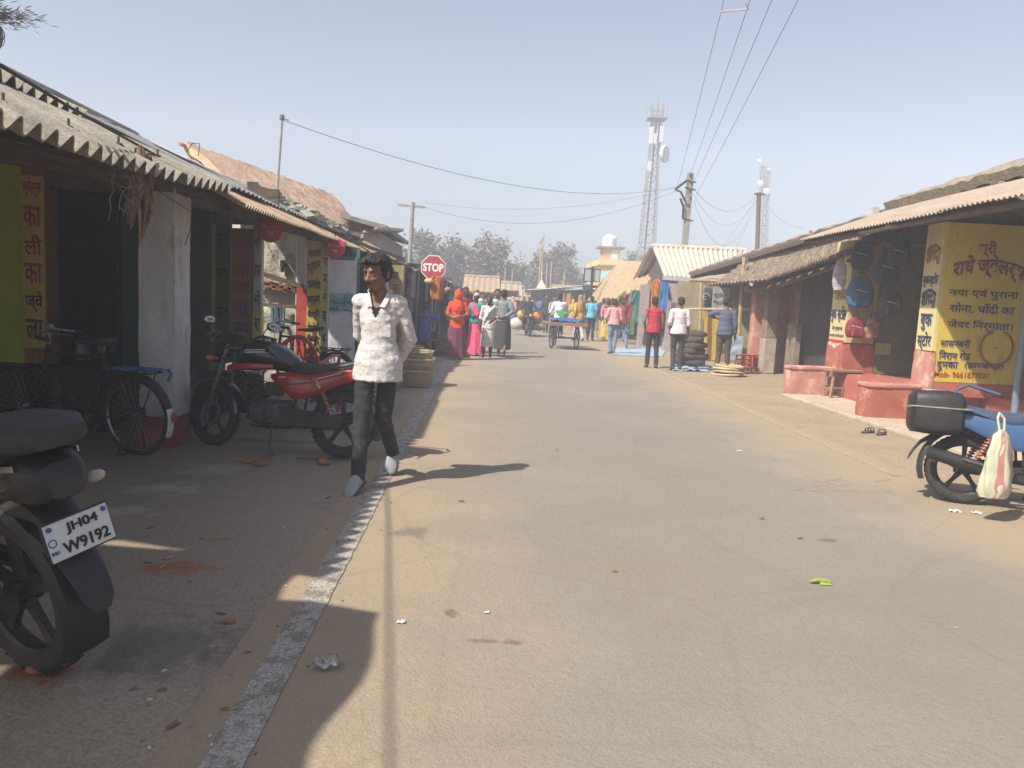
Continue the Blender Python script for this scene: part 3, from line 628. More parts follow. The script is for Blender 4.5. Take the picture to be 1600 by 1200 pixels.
def bicycle(label, loc, rz, lean=0., steer=0., group=None, guard_tip=False, strap=None, basket=False, name='bicycle', spk=28):
    t = thing(name, label, 'bicycle', loc, 0, group); t.rotation_mode = 'QUATERNION'
    t.rotation_quaternion = (Matrix.Rotation(rz, 3, 'Z') @ Matrix.Rotation(lean, 3, 'X')).to_quaternion()
    FR = mat('old_black_enamel', (.014, .013, .013), .5, c2=(.04, .03, .025), scale=14, grime=.2)
    B = lambda m, n, mm, **k: m.build(n, mm, t, **k)
    R = .335; xr, xf = -.50, .64
    St = Matrix.Translation((.42, 0, 0)) @ Matrix.Rotation(steer, 4, 'Z') @ Matrix.Translation((-.42, 0, 0))
    def whl(c, nm, M):
        r = bpy.data.objects.new(nm, None); COL.objects.link(r); r.parent = t; r.matrix_basis = Matrix.Translation(c) @ M; r.empty_display_size = .1
        m = MB(); torus(m, (0, 0, 0), R-.02, .021, n=44, k=8); m.build('tyre', RUBBER, r)
        m = MB(); m.lathe([(R-.043, -.012), (R-.052, 0), (R-.043, .012), (R-.04, .0), (R-.043, -.012)], 44, YX); m.tube([(0, -.045, 0), (0, .045, 0)], .02, 10)
        for i in range(spk):
            a = 2*pi*i/spk; b = a+(.5 if i % 2 else -.5); y = .03 if i % 4 < 2 else -.03
            m.tube([(cos(b)*.02, y, sin(b)*.02), (cos(a)*(R-.046), 0, sin(a)*(R-.046))], .0016, 4, cap=False)
        m.build('rim', STEEL, r)
    whl((xr, 0, R), 'rear_wheel', Matrix.Identity(4)); whl(St @ V((xf, 0, R)), 'front_wheel', Matrix.Rotation(steer, 4, 'Z'))
    bb = V((-.05, 0, .29)); st = V((-.20, 0, .80)); h0 = V((.40, 0, .82)); h1 = V((.43, 0, .68))
    m = MB(); m.tube([st, h0], .0145, 10); m.tube([bb, h1], .0155, 10); m.tube([bb, st+V((-.015, 0, .06))], .0145, 10); m.tube([h0+V((-.01, 0, .06)), h1-V((-.015, 0, .06))], .019, 10)
    for y in (-.055, .055): m.tube([bb+V((0, y*.5, 0)), (xr, y, R)], .009, 8); m.tube([st+V((0, y*.4, -.02)), (xr, y, R)], .008, 8)
    B(m, 'frame', FR)
    m = MB(); m.T = St
    for y in (-.05, .05): m.tube([(.445, y*.8, .64), (.50, y, .52), (.60, y, .38), (xf, y, R)], [.013, .012, .010, .009], 8)
    m.box((.442, 0, .645), (.03, .11, .03)); B(m, 'fork', FR)
    m = MB(); m.T = St; m.tube([(.38, 0, .88), (.37, 0, .97), (.45, 0, .985)], .012, 8)
    m.tube([(.22, -.27, .95), (.33, -.27, .97), (.45, -.14, 1.0), (.47, 0, .985), (.45, .14, 1.0), (.33, .27, .97), (.22, .27, .95)], .0105, 8)
    m.tube([(.30, -.25, .93), (.43, -.12, .96), (.455, 0, .95), (.43, .12, .96), (.30, .25, .93)], .005, 6); m.tube([(.455, .02, .95), (.50, .02, .72)], .004, 6); B(m, 'handlebar', STEEL)
    for y in (-.27, .27): m = MB(); m.T = St; m.tube([(.21, y, .948), (.32, y, .969)], .0165, 10); B(m, 'grip', RUBBER)
    m = MB(); m.T = St; m.lathe([(0, .035), (.02, .03), (.032, .0), (.0, 0)], 16, Matrix.Translation((.44, -.12, 1.01))); B(m, 'bell', GALV)
    m = MB(); sloft(m, [(.10, 0, .92, .018, .012), (.02, 0, .925, .03, .018), (-.10, 0, .93, .06, .025), (-.20, 0, .945, .10, .032), (-.26, 0, .955, .10, .03), (-.30, 0, .96, .06, .02)], 16); so_ = B(m, 'saddle', SEATM)
    m = MB()
    for y in (-.06, .06):
        pts = [V((-.23, y, .92))+V((cos(i*1.1)*.022, sin(i*1.1)*.022, -.0022*i)) for i in range(30)]; m.tube(pts, .004, 5)
    m.tube([(-.19, 0, .80), (-.215, 0, .91)], .012, 8); m.build('saddle_spring', STEEL, so_)
    def grd(c, a0, a1, mm, nm, M=None):
        m = MB(); m.T = M; rings = []
        for i in range(15):
            a = radians(a0+(a1-a0)*i/14); rings.append([V(c)+V((cos(a)*(R+.025+dz), y, sin(a)*(R+.025+dz))) for y, dz in ((-.032, -.014), (-.02, .004), (0, .009), (.02, .004), (.032, -.014), (.018, 0), (0, .004), (-.018, 0))])
        m.loft(rings); B(m, nm, mm)
    grd((xr, 0, R), 30, 165 if guard_tip else 205, FR, 'rear_mudguard'); grd((xf, 0, R), 15, 160, FR, 'front_mudguard', St)
    if guard_tip:
        grd((xr, 0, R), 165, 204, mat('white_guard_paint', (.5, .5, .5), .6, var=.2), 'mudguard_tip')
        m = MB(); a = radians(176); m.ell((xr+cos(a)*(R+.05), 0, R+sin(a)*(R+.05)), (.016, .03, .042)); B(m, 'reflector', mat('dull_red_reflector', (.25, .05, .05), .3, var=.1))
    m = MB()
    for y in (-.07, .07): m.tube([(-.20, y, .70), (-.72, y, .715)], .007, 6); m.tube([(xr, y*.9, R), (-.66, y, .71)], .006, 6); m.tube([(xr, y*.9, R), (-.40, y, .705)], .006, 6)
    for x in (-.26, -.38, -.5, -.62, -.72): m.tube([(x, -.07, .712), (x, .07, .712)], .006, 6)
    B(m, 'carrier', FR)
    if strap is not None:
        m = MB(); m.sheet((-.30, -.08, .725), (-.78, -.08, .735), (-.78, .08, .735), (-.30, .08, .725), 12, 4, lambda u, v: .02*noise.noise(V((u*6, v*3, 1))), .012); m.tube([(-.76, -.09, .74), (-.79, -.09, .70), (-.76, -.085, .64)], .012, 6); B(m, 'carrier_cloth', strap)
    m = MB(); m.lathe([(.06, -.004), (.088, -.004), (.088, .004), (.06, .004), (.06, -.004)], 28, Matrix.Translation(bb+V((0, -.05, 0))) @ YX); m.tube([bb+V((0, -.07, 0)), bb+V((0, .07, 0))], .018, 10)
    m.bar(bb+V((0, -.075, 0)), bb+V((.06, -.085, -.155)), .014, .02); m.bar(bb+V((0, .075, 0)), bb+V((-.06, .085, .155)), .014, .02); B(m, 'crank', STEEL)
    m = MB(); m.box(bb+V((.06, -.125, -.155)), (.09, .08, .022)); m.box(bb+V((-.06, .125, .155)), (.09, .08, .022)); B(m, 'pedals', RUBBER, bev=.004)
    m = MB(); m.hexa([(-.55, -.065, .25), (.05, -.065, .20), (.05, -.045, .20), (-.55, -.045, .25), (-.55, -.065, .40), (.05, -.065, .38), (.05, -.045, .38), (-.55, -.045, .40)]); B(m, 'chain_case', FR, bev=.02)
    m = MB(); 
    for y in (-.1, .1): m.tube([(xr, y*.8, R), (xr+.07, y*1.5, .02)], .008, 6)
    m.tube([(xr+.07, -.15, .02), (xr+.07, .15, .02)], .008, 6); B(m, 'stand', FR)
    return t
# ---------------------------------------------------------------- shared building materials
ASB = mat('asbestos_sheet', (.34, .31, .25), .9, c2=(.20, .185, .155), scale=3, dirt=(.12, .11, .095), dscale=2.2, dthr=.58, bump=.25, bscale=60, stretch=(1, 1, 1), fine=.25)
ASBG = mat('grey_sheet', (.30, .30, .30), .85, c2=(.2, .2, .205), scale=4, dirt=(.13, .12, .11), dthr=.6, bump=.2, fine=.2)
TIN = mat('rusty_cream_tin', (.46, .36, .25), .75, c2=(.33, .22, .13), scale=7, dirt=(.2, .1, .05), dscale=5, dthr=.6, fine=.2)
WOODB = mat('weathered_timber', (.16, .115, .08), .85, c2=(.07, .05, .038), scale=5, stretch=(1, 1, 6), bump=.3, fine=.3)
BAMBOO = mat('pale_bamboo', (.42, .33, .19), .7, c2=(.28, .2, .11), scale=6, fine=.2)
WHITEW = mat('dirty_whitewash', (.54, .54, .54), .9, c2=(.40, .39, .39), scale=3, dirt=(.27, .24, .21), dscale=5, dthr=.58, bump=.15, fine=.12, stretch=(1, 1, .35))
REDP = mat('brick_red_paint', (.27, .06, .05), .85, c2=(.17, .045, .04), scale=5, dirt=(.3, .2, .16), dscale=6, dthr=.63, bump=.15)
YELG = mat('lime_yellow_wall', (.38, .42, .035), .85, c2=(.27, .29, .03), scale=2.5, dirt=(.2, .18, .06), dthr=.63, bump=.1)
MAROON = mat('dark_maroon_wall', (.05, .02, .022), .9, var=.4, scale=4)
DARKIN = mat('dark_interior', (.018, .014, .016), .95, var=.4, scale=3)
DGREEN = mat('dark_green_door', (.012, .05, .045), .7, var=.4, scale=5, stretch=(1, 1, .3))
PGREEN = mat('pale_green_wall', (.24, .28, .14), .9, c2=(.15, .18, .09), scale=3, dirt=(.07, .07, .05), bump=.1)
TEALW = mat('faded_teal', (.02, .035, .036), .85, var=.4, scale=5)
MUDW = mat('limewashed_mud', (.52, .50, .42), .95, c2=(.36, .34, .27), scale=4, dirt=(.2, .16, .11), dscale=4.5, dthr=.55, bump=.5, bscale=20, fine=.25)
YBOARD = mat('yellow_signboard', (.52, .40, .07), .8, c2=(.40, .29, .05), scale=4, dirt=(.25, .17, .06), dthr=.57, fine=.1, stretch=(1, 1, .3))
OBOARD = mat('orange_brown_signboard', (.27, .13, .035), .8, c2=(.17, .08, .03), scale=5, dirt=(.1, .06, .03), dthr=.58)
BLKPAINT = mat('black_paint', (.02, .018, .02), .8, var=.3, scale=12, dirt=(.30, .22, .08), dscale=24, dthr=.62)
REDLET = mat('red_lettering', (.30, .03, .02), .8, var=.35, scale=14, dirt=(.30, .22, .08), dscale=24, dthr=.62)
BLUELET = mat('blue_lettering', (.03, .07, .22), .8, var=.35, scale=14, dirt=(.30, .22, .08), dscale=24, dthr=.62)
ROPE = mat('old_rope', (.2, .18, .15), .95, var=.3)
LEAFDRY = mat('dry_leaves', (.24, .15, .09), .9, c2=(.13, .075, .045), scale=9)
WIRE = mat('black_wire', (.012, .012, .014), .6, var=.2)
GALV = mat('dull_galvanised', (.42, .43, .44), .5, c2=(.3, .3, .31), metal=.4, scale=10)
def catenary(a, b, sag, n=14):
    a = V(a); b = V(b)
    return [a+(b-a)*(i/n)+V((0, 0, -sag*4*(i/n)*(1-i/n))) for i in range(n+1)]
def vtext(par, glyphs, M, cw, ch, gap, mats, name='lettering', fat=.018, world=True):
    """glyph groups painted one below the other down a board; one mesh for each colour"""
    bym = {}
    for i, g in enumerate(glyphs):
        m = mats[i % len(mats)] if isinstance(mats, list) else mats
        T = M @ Matrix.Translation((RND.uniform(-.004, .004), -i*gap, 0)) @ Matrix.Rotation(RND.uniform(-.06, .06), 4, 'Z')
        k = MB() if m not in bym else bym[m]
        bym[m] = text_mb(g, T, cw, ch, fat, mb=k)
    for m, k in bym.items(): k.build(name, m, par, world=world, smooth=0)
CAMF = (V((1, 0, 0)), V((0, 0, 1)))                 # a board facing the camera side (-Y)
ROADL = (V((0, 1, 0)), V((0, 0, 1)))                # a face turned to the road on the left row (+X)
ROADR = (V((0, -1, 0)), V((0, 0, 1)))               # a face turned to the road on the right row (-X)
# ---------------------------------------------------------------- near left shop
s1 = thing('jewellery_shop', 'near left shop with lime yellow wall, dark doorway, white pillar and big corrugated eave', 'shop', (-4.2, 7.6, 0))
YW = 7.55
xa = AY(36, 400, YW).x; xb = AY(73, 400, YW).x; xc = -2.98
m = MB(); m.box(((xa-8)/2, YW+.1, 1.62), (xa+8, .2, 2.0)); m.build('wall', YELG, s1, True)
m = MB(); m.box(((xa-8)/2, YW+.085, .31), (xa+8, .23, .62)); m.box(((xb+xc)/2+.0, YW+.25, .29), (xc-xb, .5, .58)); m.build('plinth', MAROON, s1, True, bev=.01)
m = MB(); m.box(((xa+xb)/2, YW+.1, 1.62), (xb-xa, .22, 2.0)); m.build('wall', OBOARD, s1, True)
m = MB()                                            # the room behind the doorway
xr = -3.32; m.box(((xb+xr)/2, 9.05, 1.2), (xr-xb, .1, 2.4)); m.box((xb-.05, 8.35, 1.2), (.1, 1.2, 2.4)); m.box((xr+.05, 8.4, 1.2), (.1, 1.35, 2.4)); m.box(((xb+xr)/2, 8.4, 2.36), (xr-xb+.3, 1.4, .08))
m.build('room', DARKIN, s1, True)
xd = AY(188, 400, YW).x; xe = AY(217, 400, YW).x
m = MB(); m.box(((xd+xe)/2, YW+.06, 1.5), (xe-xd, .06, 1.84)); m.build('door', DGREEN, s1, True)
m = MB(); z0 = .62
for i, px in enumerate((84, 96, 110, 150)):
    p = AY(px, 520, 8.4); m.lathe([(0, z0), (.09, z0), (.11, z0+.1), (.07, z0+.22), (.08, z0+.24)], 12, Matrix.Translation((p.x, 8.1, 0)))
tag(m.build('jar', mat('dull_steel_pots', (.2, .2, .2), .4, metal=.6), None), 'dim row of steel pots on the plinth inside the dark doorway', 'pots')
m = MB(); m.box(((xb+xc)/2, YW+.14, 2.42), (xc-xb+.1, .1, .24)); m.box(((xb-6.4)/2, YW+.14, 2.72), (xb+6.4, .1, .22)); m.build('lintel', WOODB, s1, True)
p1 = MB(); p1.rbox((-2.86, 7.02, 1.27), (.32, .37, 2.0), .009); p1.build('pillar', WHITEW, s1, True, smooth=60)
p1 = MB(); p1.rbox((-2.86, 7.02, .14), (.342, .392, .28), .012); p1.build('pillar_base', REDP, s1, True, smooth=60)
m = MB(); m.bar((-2.62, 7.05, 2.30), (-4.35, 5.2, 2.42), .14, .16); m.bar((-2.9, 7.3, 2.28), (-2.75, 9.1, 2.30), .12, .16); m.bar((-4.35, 5.2, 2.42), (-4.6, 2.7, 2.42), .14, .16); m.build('beam', WOODB, s1, True)
m = MB(); m.box((-6.4, 5.0, 1.15), (.2, 5.0, 2.3)); m.build('wall', YELG, s1, True)
# roof: big corrugated asbestos sheets in two courses; eave towards the road
def eave1(y): return V((-2.2-.03*(5-y)*0, y, 2.145+.004*(y-3.5)**2*.9))
def roof_course(x0, z0, x1, z1, ys, pitch_w, amp, th=.012, jit=.03):
    mb = MB()
    for a, b in zip(ys[:-1], ys[1:]):
        n = max(1, round((b-a)/pitch_w)); dx = RND.uniform(-jit, jit); dz = RND.uniform(0, .02)
        mb.sheet((x0+dx, b, z0(b)+dz), (x0+dx, a, z0(a)+dz), (x1, a, z1(a)+dz), (x1, b, z1(b)+dz), n*8, 3, lambda u, v, n=n, ph=RND.random(): -amp*cos(2*pi*(n*u)), th)
    return mb
z_e = lambda y: 2.14+.0045*max(0, y-3.7)**2*3
z_m = lambda y: 2.14+.58+.009*max(0, y-3.7)
z_r = lambda y: 3.13
m = roof_course(-2.2, z_e, -3.45, z_m, (2.62, 3.6, 4.65, 5.7, 6.72), .151, .041); 
m2 = roof_course(-3.3, lambda y: z_m(y)+.02, -4.25, z_r, (2.62, 3.6, 4.65, 5.7, 6.6), .151, .04)
m.v += []; k = len(m.v); m.v += m2.v; m.f += [[i+k for i in f] for f in m2.f]; m.mi += m2.mi
m.sheet((-4.2, 6.7, 3.16), (-4.2, 2.6, 3.16), (-6.6, 2.6, 2.3), (-6.6, 6.7, 2.3), 40, 2, None, .03)
m.build('roof', ASB, s1, True, smooth=50)
m = MB()                                            # J-bolts through the sheets
for y in [2.9+.62*i for i in range(6)]:
    m.tube([(-2.5, y, z_e(y)+.14), (-2.5, y, z_e(y)+.24)], .008, 5); m.lathe([(.03, 0), (.022, .012), (0, .014)], 8, Matrix.Translation((-2.5, y, z_e(y)+.185)))
m.build('roof_bolt', mat('rusty_iron', (.12, .07, .045), .8, var=.4), s1, True)
# lettering board beside the doorway, painted on its own strip
b1 = thing('sign_board', 'narrow yellow vertical board with dark red letters beside the dark doorway', 'sign', ((xa+xb)/2, YW-.03, .8))
bw = xb-xa-.02
m = MB(); m.box(((xa+xb)/2+.01, YW-.03, 1.58), (bw, .03, 1.62)); m.build('board', YBOARD, b1, True)
vtext(b1, ['ज्वेलर्स', 'का', 'ली', 'का', 'ज्वे', 'ला'], frame(((xa+xb)/2+.01, YW-.046, 2.28), *CAMF), bw*.82, .19, .265, [REDLET, REDLET, REDLET, REDLET, BLKPAINT, BLKPAINT])
# things hanging from the eave
m = MB()
for i in range(7):
    a = V((-2.32+RND.uniform(-.06, .06), 5.05+RND.uniform(-.06, .06), 2.13)); pts = [a]
    for k in range(9): pts.append(pts[-1]+V((RND.uniform(-.035, .045), RND.uniform(-.03, .03), RND.uniform(-.06, .012))))
    m.tube(pts, .004, 5)
tag(m.build('rope', ROPE, None), 'frayed rope tangle hanging from the corrugated eave over the dark doorway', 'rope')
m = MB(); a = AX(226, 246, -2.3)
for i in range(34):
    s = V((a.x+RND.uniform(-.05, .03), a.y+RND.uniform(-.05, .05), 2.36-abs(RND.gauss(0, .12)))); L = RND.uniform(.2, .45); dx = RND.uniform(-.1, .05); dy = RND.uniform(-.08, .08); wd = RND.uniform(.012, .028)
    pts = [s+V((dx*t*t, dy*t, -L*t)) for t in (0, .3, .6, .85, 1)]
    m.loft([[q+V((ww, 0, 0)), q+V((0, .006, 0)), q-V((ww, 0, 0)), q-V((0, .006, 0))] for q, ww in zip(pts, (wd*.3, wd, wd*.9, wd*.6, .002))])
tag(m.build('leaf_bunch', LEAFDRY, None), 'withered brown leaf bunch hanging from the eave by the white pillar', 'leaves')
m = MB(); m.tube([AX(247, 299, -2.5)+V((0, 0, 0)), (-2.66, 7.1, 2.1), (-2.675, 7.12, 1.95), (-2.68, 7.0, 1.8)], .004, 5)
tag(m.build('wire', WIRE, None), 'thin loose wire drooping down the face of the white pillar', 'wire')
m = MB(); m.tube([(-1.86, -3, 2.75), (-2.0, .9, 2.58), AX(0, 102, -2.2), AX(110, 168, -2.32), AX(180, 207, -2.42), AX(250, 246, -2.5), AX(330, 291, -2.55)], .009, 6)
tag(m.build('cable', WIRE, None), 'black service cable running along the near corrugated roof', 'cable')
m = MB(); m.box((-3.55, 4.95, 2.92), (.14, .12, .26)); m.ell((-3.55, 4.95, 3.08), (.09, .07, .09)); tag(m.build('finial', mat('dark_clay', (.06, .05, .05), .9)), 'dark clay lump standing on the near roof at the photo edge', 'finial', None)
# dried palm tuft overhanging at the top left
m = MB(); c0 = AY(-78, 22, 7.6)
for i in range(1500):
    t = RND.random()**.7; p = c0+V((RND.uniform(0, .84)*t, RND.gauss(0, .10), RND.gauss(0, .10)*(1.15-t)+.02)); d = V((RND.uniform(.5, 1), RND.gauss(0, .35), RND.gauss(-.15, .3))).normalized()*RND.uniform(.03, .1)
    n_ = V((0, 0, 1)).cross(d).normalized()*.004
    m.add([p-n_, p+d*.5-n_*1.2+V((0, 0, .004)), p+d, p+d*.5+n_*1.2, p+n_], [(0, 1, 2, 3, 4)])
for i in range(60):
    q = c0+V((.36+RND.gauss(0, .025), RND.gauss(0, .03), -.04)); pts = [q]
    for k in range(7): pts.append(pts[-1]+V((.034-.012*k, RND.gauss(0, .008), -.04)))
    m.tube(pts, .0035, 4)
m.tube([c0+V((-2.5, .3, -1.)), c0+V((.5, 0, .02))], .02, 6)
tag(m.build('palm_frond', mat('dried_straw', (.22, .19, .16), .95, c2=(.10, .09, .085), scale=20)), 'ragged dried palm tuft overhanging the top left corner', 'palm frond')
# ---------------------------------------------------------------- second left shop (mobile shop)
s2 = thing('mobile_shop', 'left shop behind the red motorcycle with rusty tin eave and grey sheet roof', 'shop', (-3.3, 9.6, 0))
YB = 9.2
m = MB(); m.box((-4.55, 9.75, 1.3), (2.6, .15, 2.6)); m.box((-5.8, 8.6, 1.3), (.15, 2.2, 2.6)); m.build('wall', PGREEN, s2, True)
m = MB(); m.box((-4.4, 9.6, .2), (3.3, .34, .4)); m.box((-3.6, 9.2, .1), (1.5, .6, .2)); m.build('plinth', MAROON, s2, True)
x0 = AY(318, 450, 9.6).x; x1 = AY(334, 450, 9.6).x
m = MB(); m.box(((x0+x1)/2, 9.6, 1.3), (x1-x0, .16, 2.5)); m.build('pilaster', mat('faded_yellow_paint', (.21, .2, .06), .9, var=.3, scale=4), s2, True)
m = MB(); m.box((-3.6, 9.58, 2.42), (2.1, .06, .44)); m.build('lintel', WOODB, s2, True)
x0 = AY(338, 450, 9.5).x; x1 = AY(361, 450, 9.5).x
m = MB(); m.box(((x0+x1)/2, 9.5, 1.55), (x1-x0, .05, 1.5)); m.build('notice_panel', mat('grey_notice', (.17, .17, .13), .85, var=.3, scale=5), s2, True)
vtext(s2, ['पता', 'दुमका', 'मेन'], frame(((x0+x1)/2, 9.468, 2.0), *CAMF), (x1-x0)*.75, .16, .42, BLKPAINT)
m = MB(); m.bar((-2.72, 8.2, 2.26), (-2.35, 12.9, 2.24), .1, .15); m.bar((-2.36, 12.9, 2.26), (-2.0, 18.6, 2.24), .1, .14); m.build('beam', WOODB, s2, True)
# board facing the camera
x0 = AY(362, 450, YB).x; x1 = AY(395, 450, YB).x; zt = AY(378, 357, YB).z; zb = AY(378, 556, YB).z; cx = (x0+x1)/2
b2 = thing('sign_board', 'orange brown vertical board with red and blue letters behind the motorcycle handlebar', 'sign', (cx, YB, zb))
m = MB(); m.box((cx, YB, (zt+zb)/2), (x1-x0, .04, zt-zb)); m.build('board', OBOARD, b2, True)
vtext(b2, ['का', 'ली', 'ब्या', 'जु', 'ज्व', 'ला'], frame((cx, YB-.024, zt-.24), *CAMF), (x1-x0)*.72, .17, .235, [REDLET, REDLET, REDLET, BLUELET, BLUELET, BLUELET])
m = MB(); m.box((cx+.17, YB+.05, (zt+zb)/2), (.04, .06, zt-zb)); m.build('frame', WOODB, b2, True)
def pole_sign(px0, px1, pyt, pyb, Y, label, glyphs, bands=None):
    x0 = AY(px0, 480, Y).x; x1 = AY(px1, 480, Y).x; zt = AY(px0, pyt, Y).z; zb = .1 if pyb is None else AY(px0, pyb, Y).z; c = (x0+x1)/2
    t = thing('painted_post', label, 'post', (c, Y, zb))
    m = MB(); m.box((c, Y, (zt+zb)/2), (x1-x0, .09, zt-zb)); m.build('post', mat('grubby_white_post', (.45, .44, .40), .85, c2=(.33, .32, .3), scale=6, dirt=(.25, .2, .15), dthr=.6), t, True, bev=.006)
    for (a, b, mm) in (bands or []):
        za = AY(px0, a, Y).z; zc = AY(px0, b, Y).z
        m = MB(); m.box((c, Y, (za+zc)/2), (x1-x0+.006, .096, za-zc)); m.build('painted_band', mm, t, True)
    g = [(AY(px0, y, Y).z, s, mm, hh) for y, s, mm, hh in glyphs]
    by = {}
    for z, s, mm, hh in g: by[mm] = text_mb(s, frame((c, Y-.05, z), *CAMF), (x1-x0)*.7, hh, .015, mb=by.get(mm))
    for mm, k in by.items(): k.build('lettering', mm, t, True, smooth=0)
    return t
YEL2 = mat('lemon_paint', (.5, .45, .1), .8, var=.25, scale=6)
pole_sign(397, 410, 352, None, 9.2, 'white post with red and blue letters under the first round red sign', [(380, 'श्री', REDLET, .17), (424, 'राम', REDLET, .16), (465, 'मो', BLUELET, .17), (506, 'बा', BLUELET, .15), (536, 'ई', BLKPAINT, .15)], [(484, 520, YEL2), (524, 554, YEL2)])
pole_sign(504, 513, 366, 568, 11.1, 'white post with blue letters under the farther round red sign', [(410, 'ग', REDLET, .13), (436, 'म', REDLET, .14), (462, 'मो', BLUELET, .18), (494, 'बा', BLUELET, .15), (526, 'ई', BLKPAINT, .15), (556, 'ल', BLKPAINT, .12)], [(446, 480, YEL2)])
# whitewashed mud wall with fallen brickwork
m = MB(); x0 = AY(404, 450, 11.6).x; x1 = AY(478, 450, 11.6).x
s3 = thing('mud_wall', 'limewashed mud wall with broken brick seam between the two painted posts', 'wall', ((x0+x1)/2, 11.6, 0))
m.sheet((x0, 11.6, 0), (x1-.12, 11.6, 0), (x1-.12, 11.6, 2.4), (x0, 11.6, 2.4), 24, 50, lambda u, v: .03*noise.noise(V((u*3, v*9, 2)))-.06*max(0, 1-abs((v-.52+.13*u))/.035)+.0*u, .1); m.build('wall', MUDW, s3, True)
m = MB(); m.box((x1-.06, 11.55, 1.2), (.13, .13, 2.4)); m.build('corner_post', WHITEW, s3, True, bev=.01)
p, q = AY(411, 428, 11.5), AY(476, 449, 11.5); m = MB(); m.bar(p, q, .06, .07); m.bar(AY(411, 476, 11.5), AY(470, 480, 11.5), .05, .05); m.build('timber', WOODB, s3, True)
m = MB()
for i in range(16):
    u = i/15; c = AY(411+60*u, 442+13*u+RND.uniform(-3, 5), 11.52); m.box(c, (.17, .08, .055), R=Matrix.Rotation(.1+RND.uniform(-.15, .15), 3, 'Y'))
m.build('brickwork', mat('old_brick', (.36, .16, .08), .9, c2=(.24, .1, .06), scale=6, bump=.3), s3, True)
m = MB(); c = AY(442, 412, 11.52); m.box(c, (.05, .12, .1)); m.box(c-V((.01, -.01, .08)), (.025, .1, .08)); m.build('hole', DARKIN, s3, True)
m = MB(); m.box((AY(472, 500, 11.45).x, 11.42, .8), (.16, .03, 1.35)); tag(m.build('door_leaf', mat('bright_red_door', (.42, .06, .035), .7, var=.3, scale=5)), 'narrow bright red plank door beside the yellow charger board', 'door')
m = MB()
for i in range(9): m.tube([AY(424+i*2.4, 480, 11.4)+V((0, RND.uniform(-.03, .03), 0)), AY(424+i*2.4+RND.uniform(-2, 2), 520, 11.4)], .022, 6)
tag(m.build('hanging_cloth', mat('blue_striped_rag', (.12, .17, .22), .9, var=.5, scale=12, stretch=(3, 1, .3))), 'grey blue striped cloth hung on the mud wall behind the bicycle', 'cloth')
# yellow charger board
Y = 11.0; x0 = AY(480, 450, Y).x; x1 = AY(503, 450, Y).x; zt = AY(491, 376, Y).z; zb = AY(491, 557, Y).z; cx = (x0+x1)/2
b3 = thing('sign_board', 'tall yellow vertical board with black words next to the farther white post', 'sign', (cx, Y, zb))
m = MB(); m.box((cx, Y, (zt+zb)/2), (x1-x0, .04, zt-zb)); m.build('board', YBOARD, b3, True)
k1 = MB(); k2 = MB()
for py, s, r, k in ((395, 'मोबाईल', .32, k2), (418, 'दुकान', .35, k2), (444, 'डाउनलोड', .0, k1), (470, 'चार्जर', .12, k1), (491, 'बैट्री', .12, k1), (511, 'मेमोरी', .1, k1), (530, 'गिफ्ट', -.05, k1), (548, 'कॉर्नर', .03, k1)):
    text_mb(s, frame((cx, Y-.024, AY(491, py, Y).z), *CAMF) @ Matrix.Rotation(r, 4, 'Z'), (x1-x0)*.86, .14, .02, mb=k, arc=.02 if py == 444 else 0)
k1.build('lettering', BLKPAINT, b3, True, smooth=0); k2.build('lettering', mat('dark_brown_lettering', (.09, .03, .02), .8), b3, True, smooth=0)
# two round red signs
def round_sign(px, py, rad_px, Y, label):
    c = AY(px, py, Y); r = rad_px*Y/FPX*1.02
    t = thing('round_sign', label, 'sign', c+V((0, 0, -r)), group='round red signs')
    M = frame(c, *CAMF)
    m = MB(); m.lathe([(0, -.02), (r, -.02), (r, 0), (r-.01, .004), (0, .004)], 40, M); m.build('disc', mat('red_enamel', (.52, .035, .06), .45, c2=(.42, .03, .05), scale=3, dirt=(.35, .06, .07), dthr=.62), t, True)
    wm = mat('sign_white', (.75, .68, .66), .6, var=.1)
    k = MB(); pts = []
    for i in range(15):
        a = radians(-150+i*20); pts.append(M @ V((-r*.55+r*.13*cos(a), r*.24+r*.11*sin(a), .006)))
    k.tube(pts, [r*.028*(.3+1.2*sin(pi*i/14)) for i in range(15)], 6)
    text_mb('Payment Ba', M @ Matrix.Translation((r*.26, r*.18, .005)), r*1.05, r*.13, .01, mb=k)
    text_mb('खाता', M @ Matrix.Translation((r*.0, -r*.3, .005)), r*.5, r*.26, .03, mb=k)
    k.build('emblem', wm, t, True, smooth=0)
    k = MB(); k.bar(c+V((0, .03, r*.6)), c+V((0, .03, r*1.3)), .015); k.build('hanger', WIRE, t, True)
round_sign(422, 358, 19.5, 9.0, 'larger nearer round red sign under the rusty tin eave')
round_sign(523, 387, 15.5, 10.9, 'smaller farther round red sign beside the teal shop front')
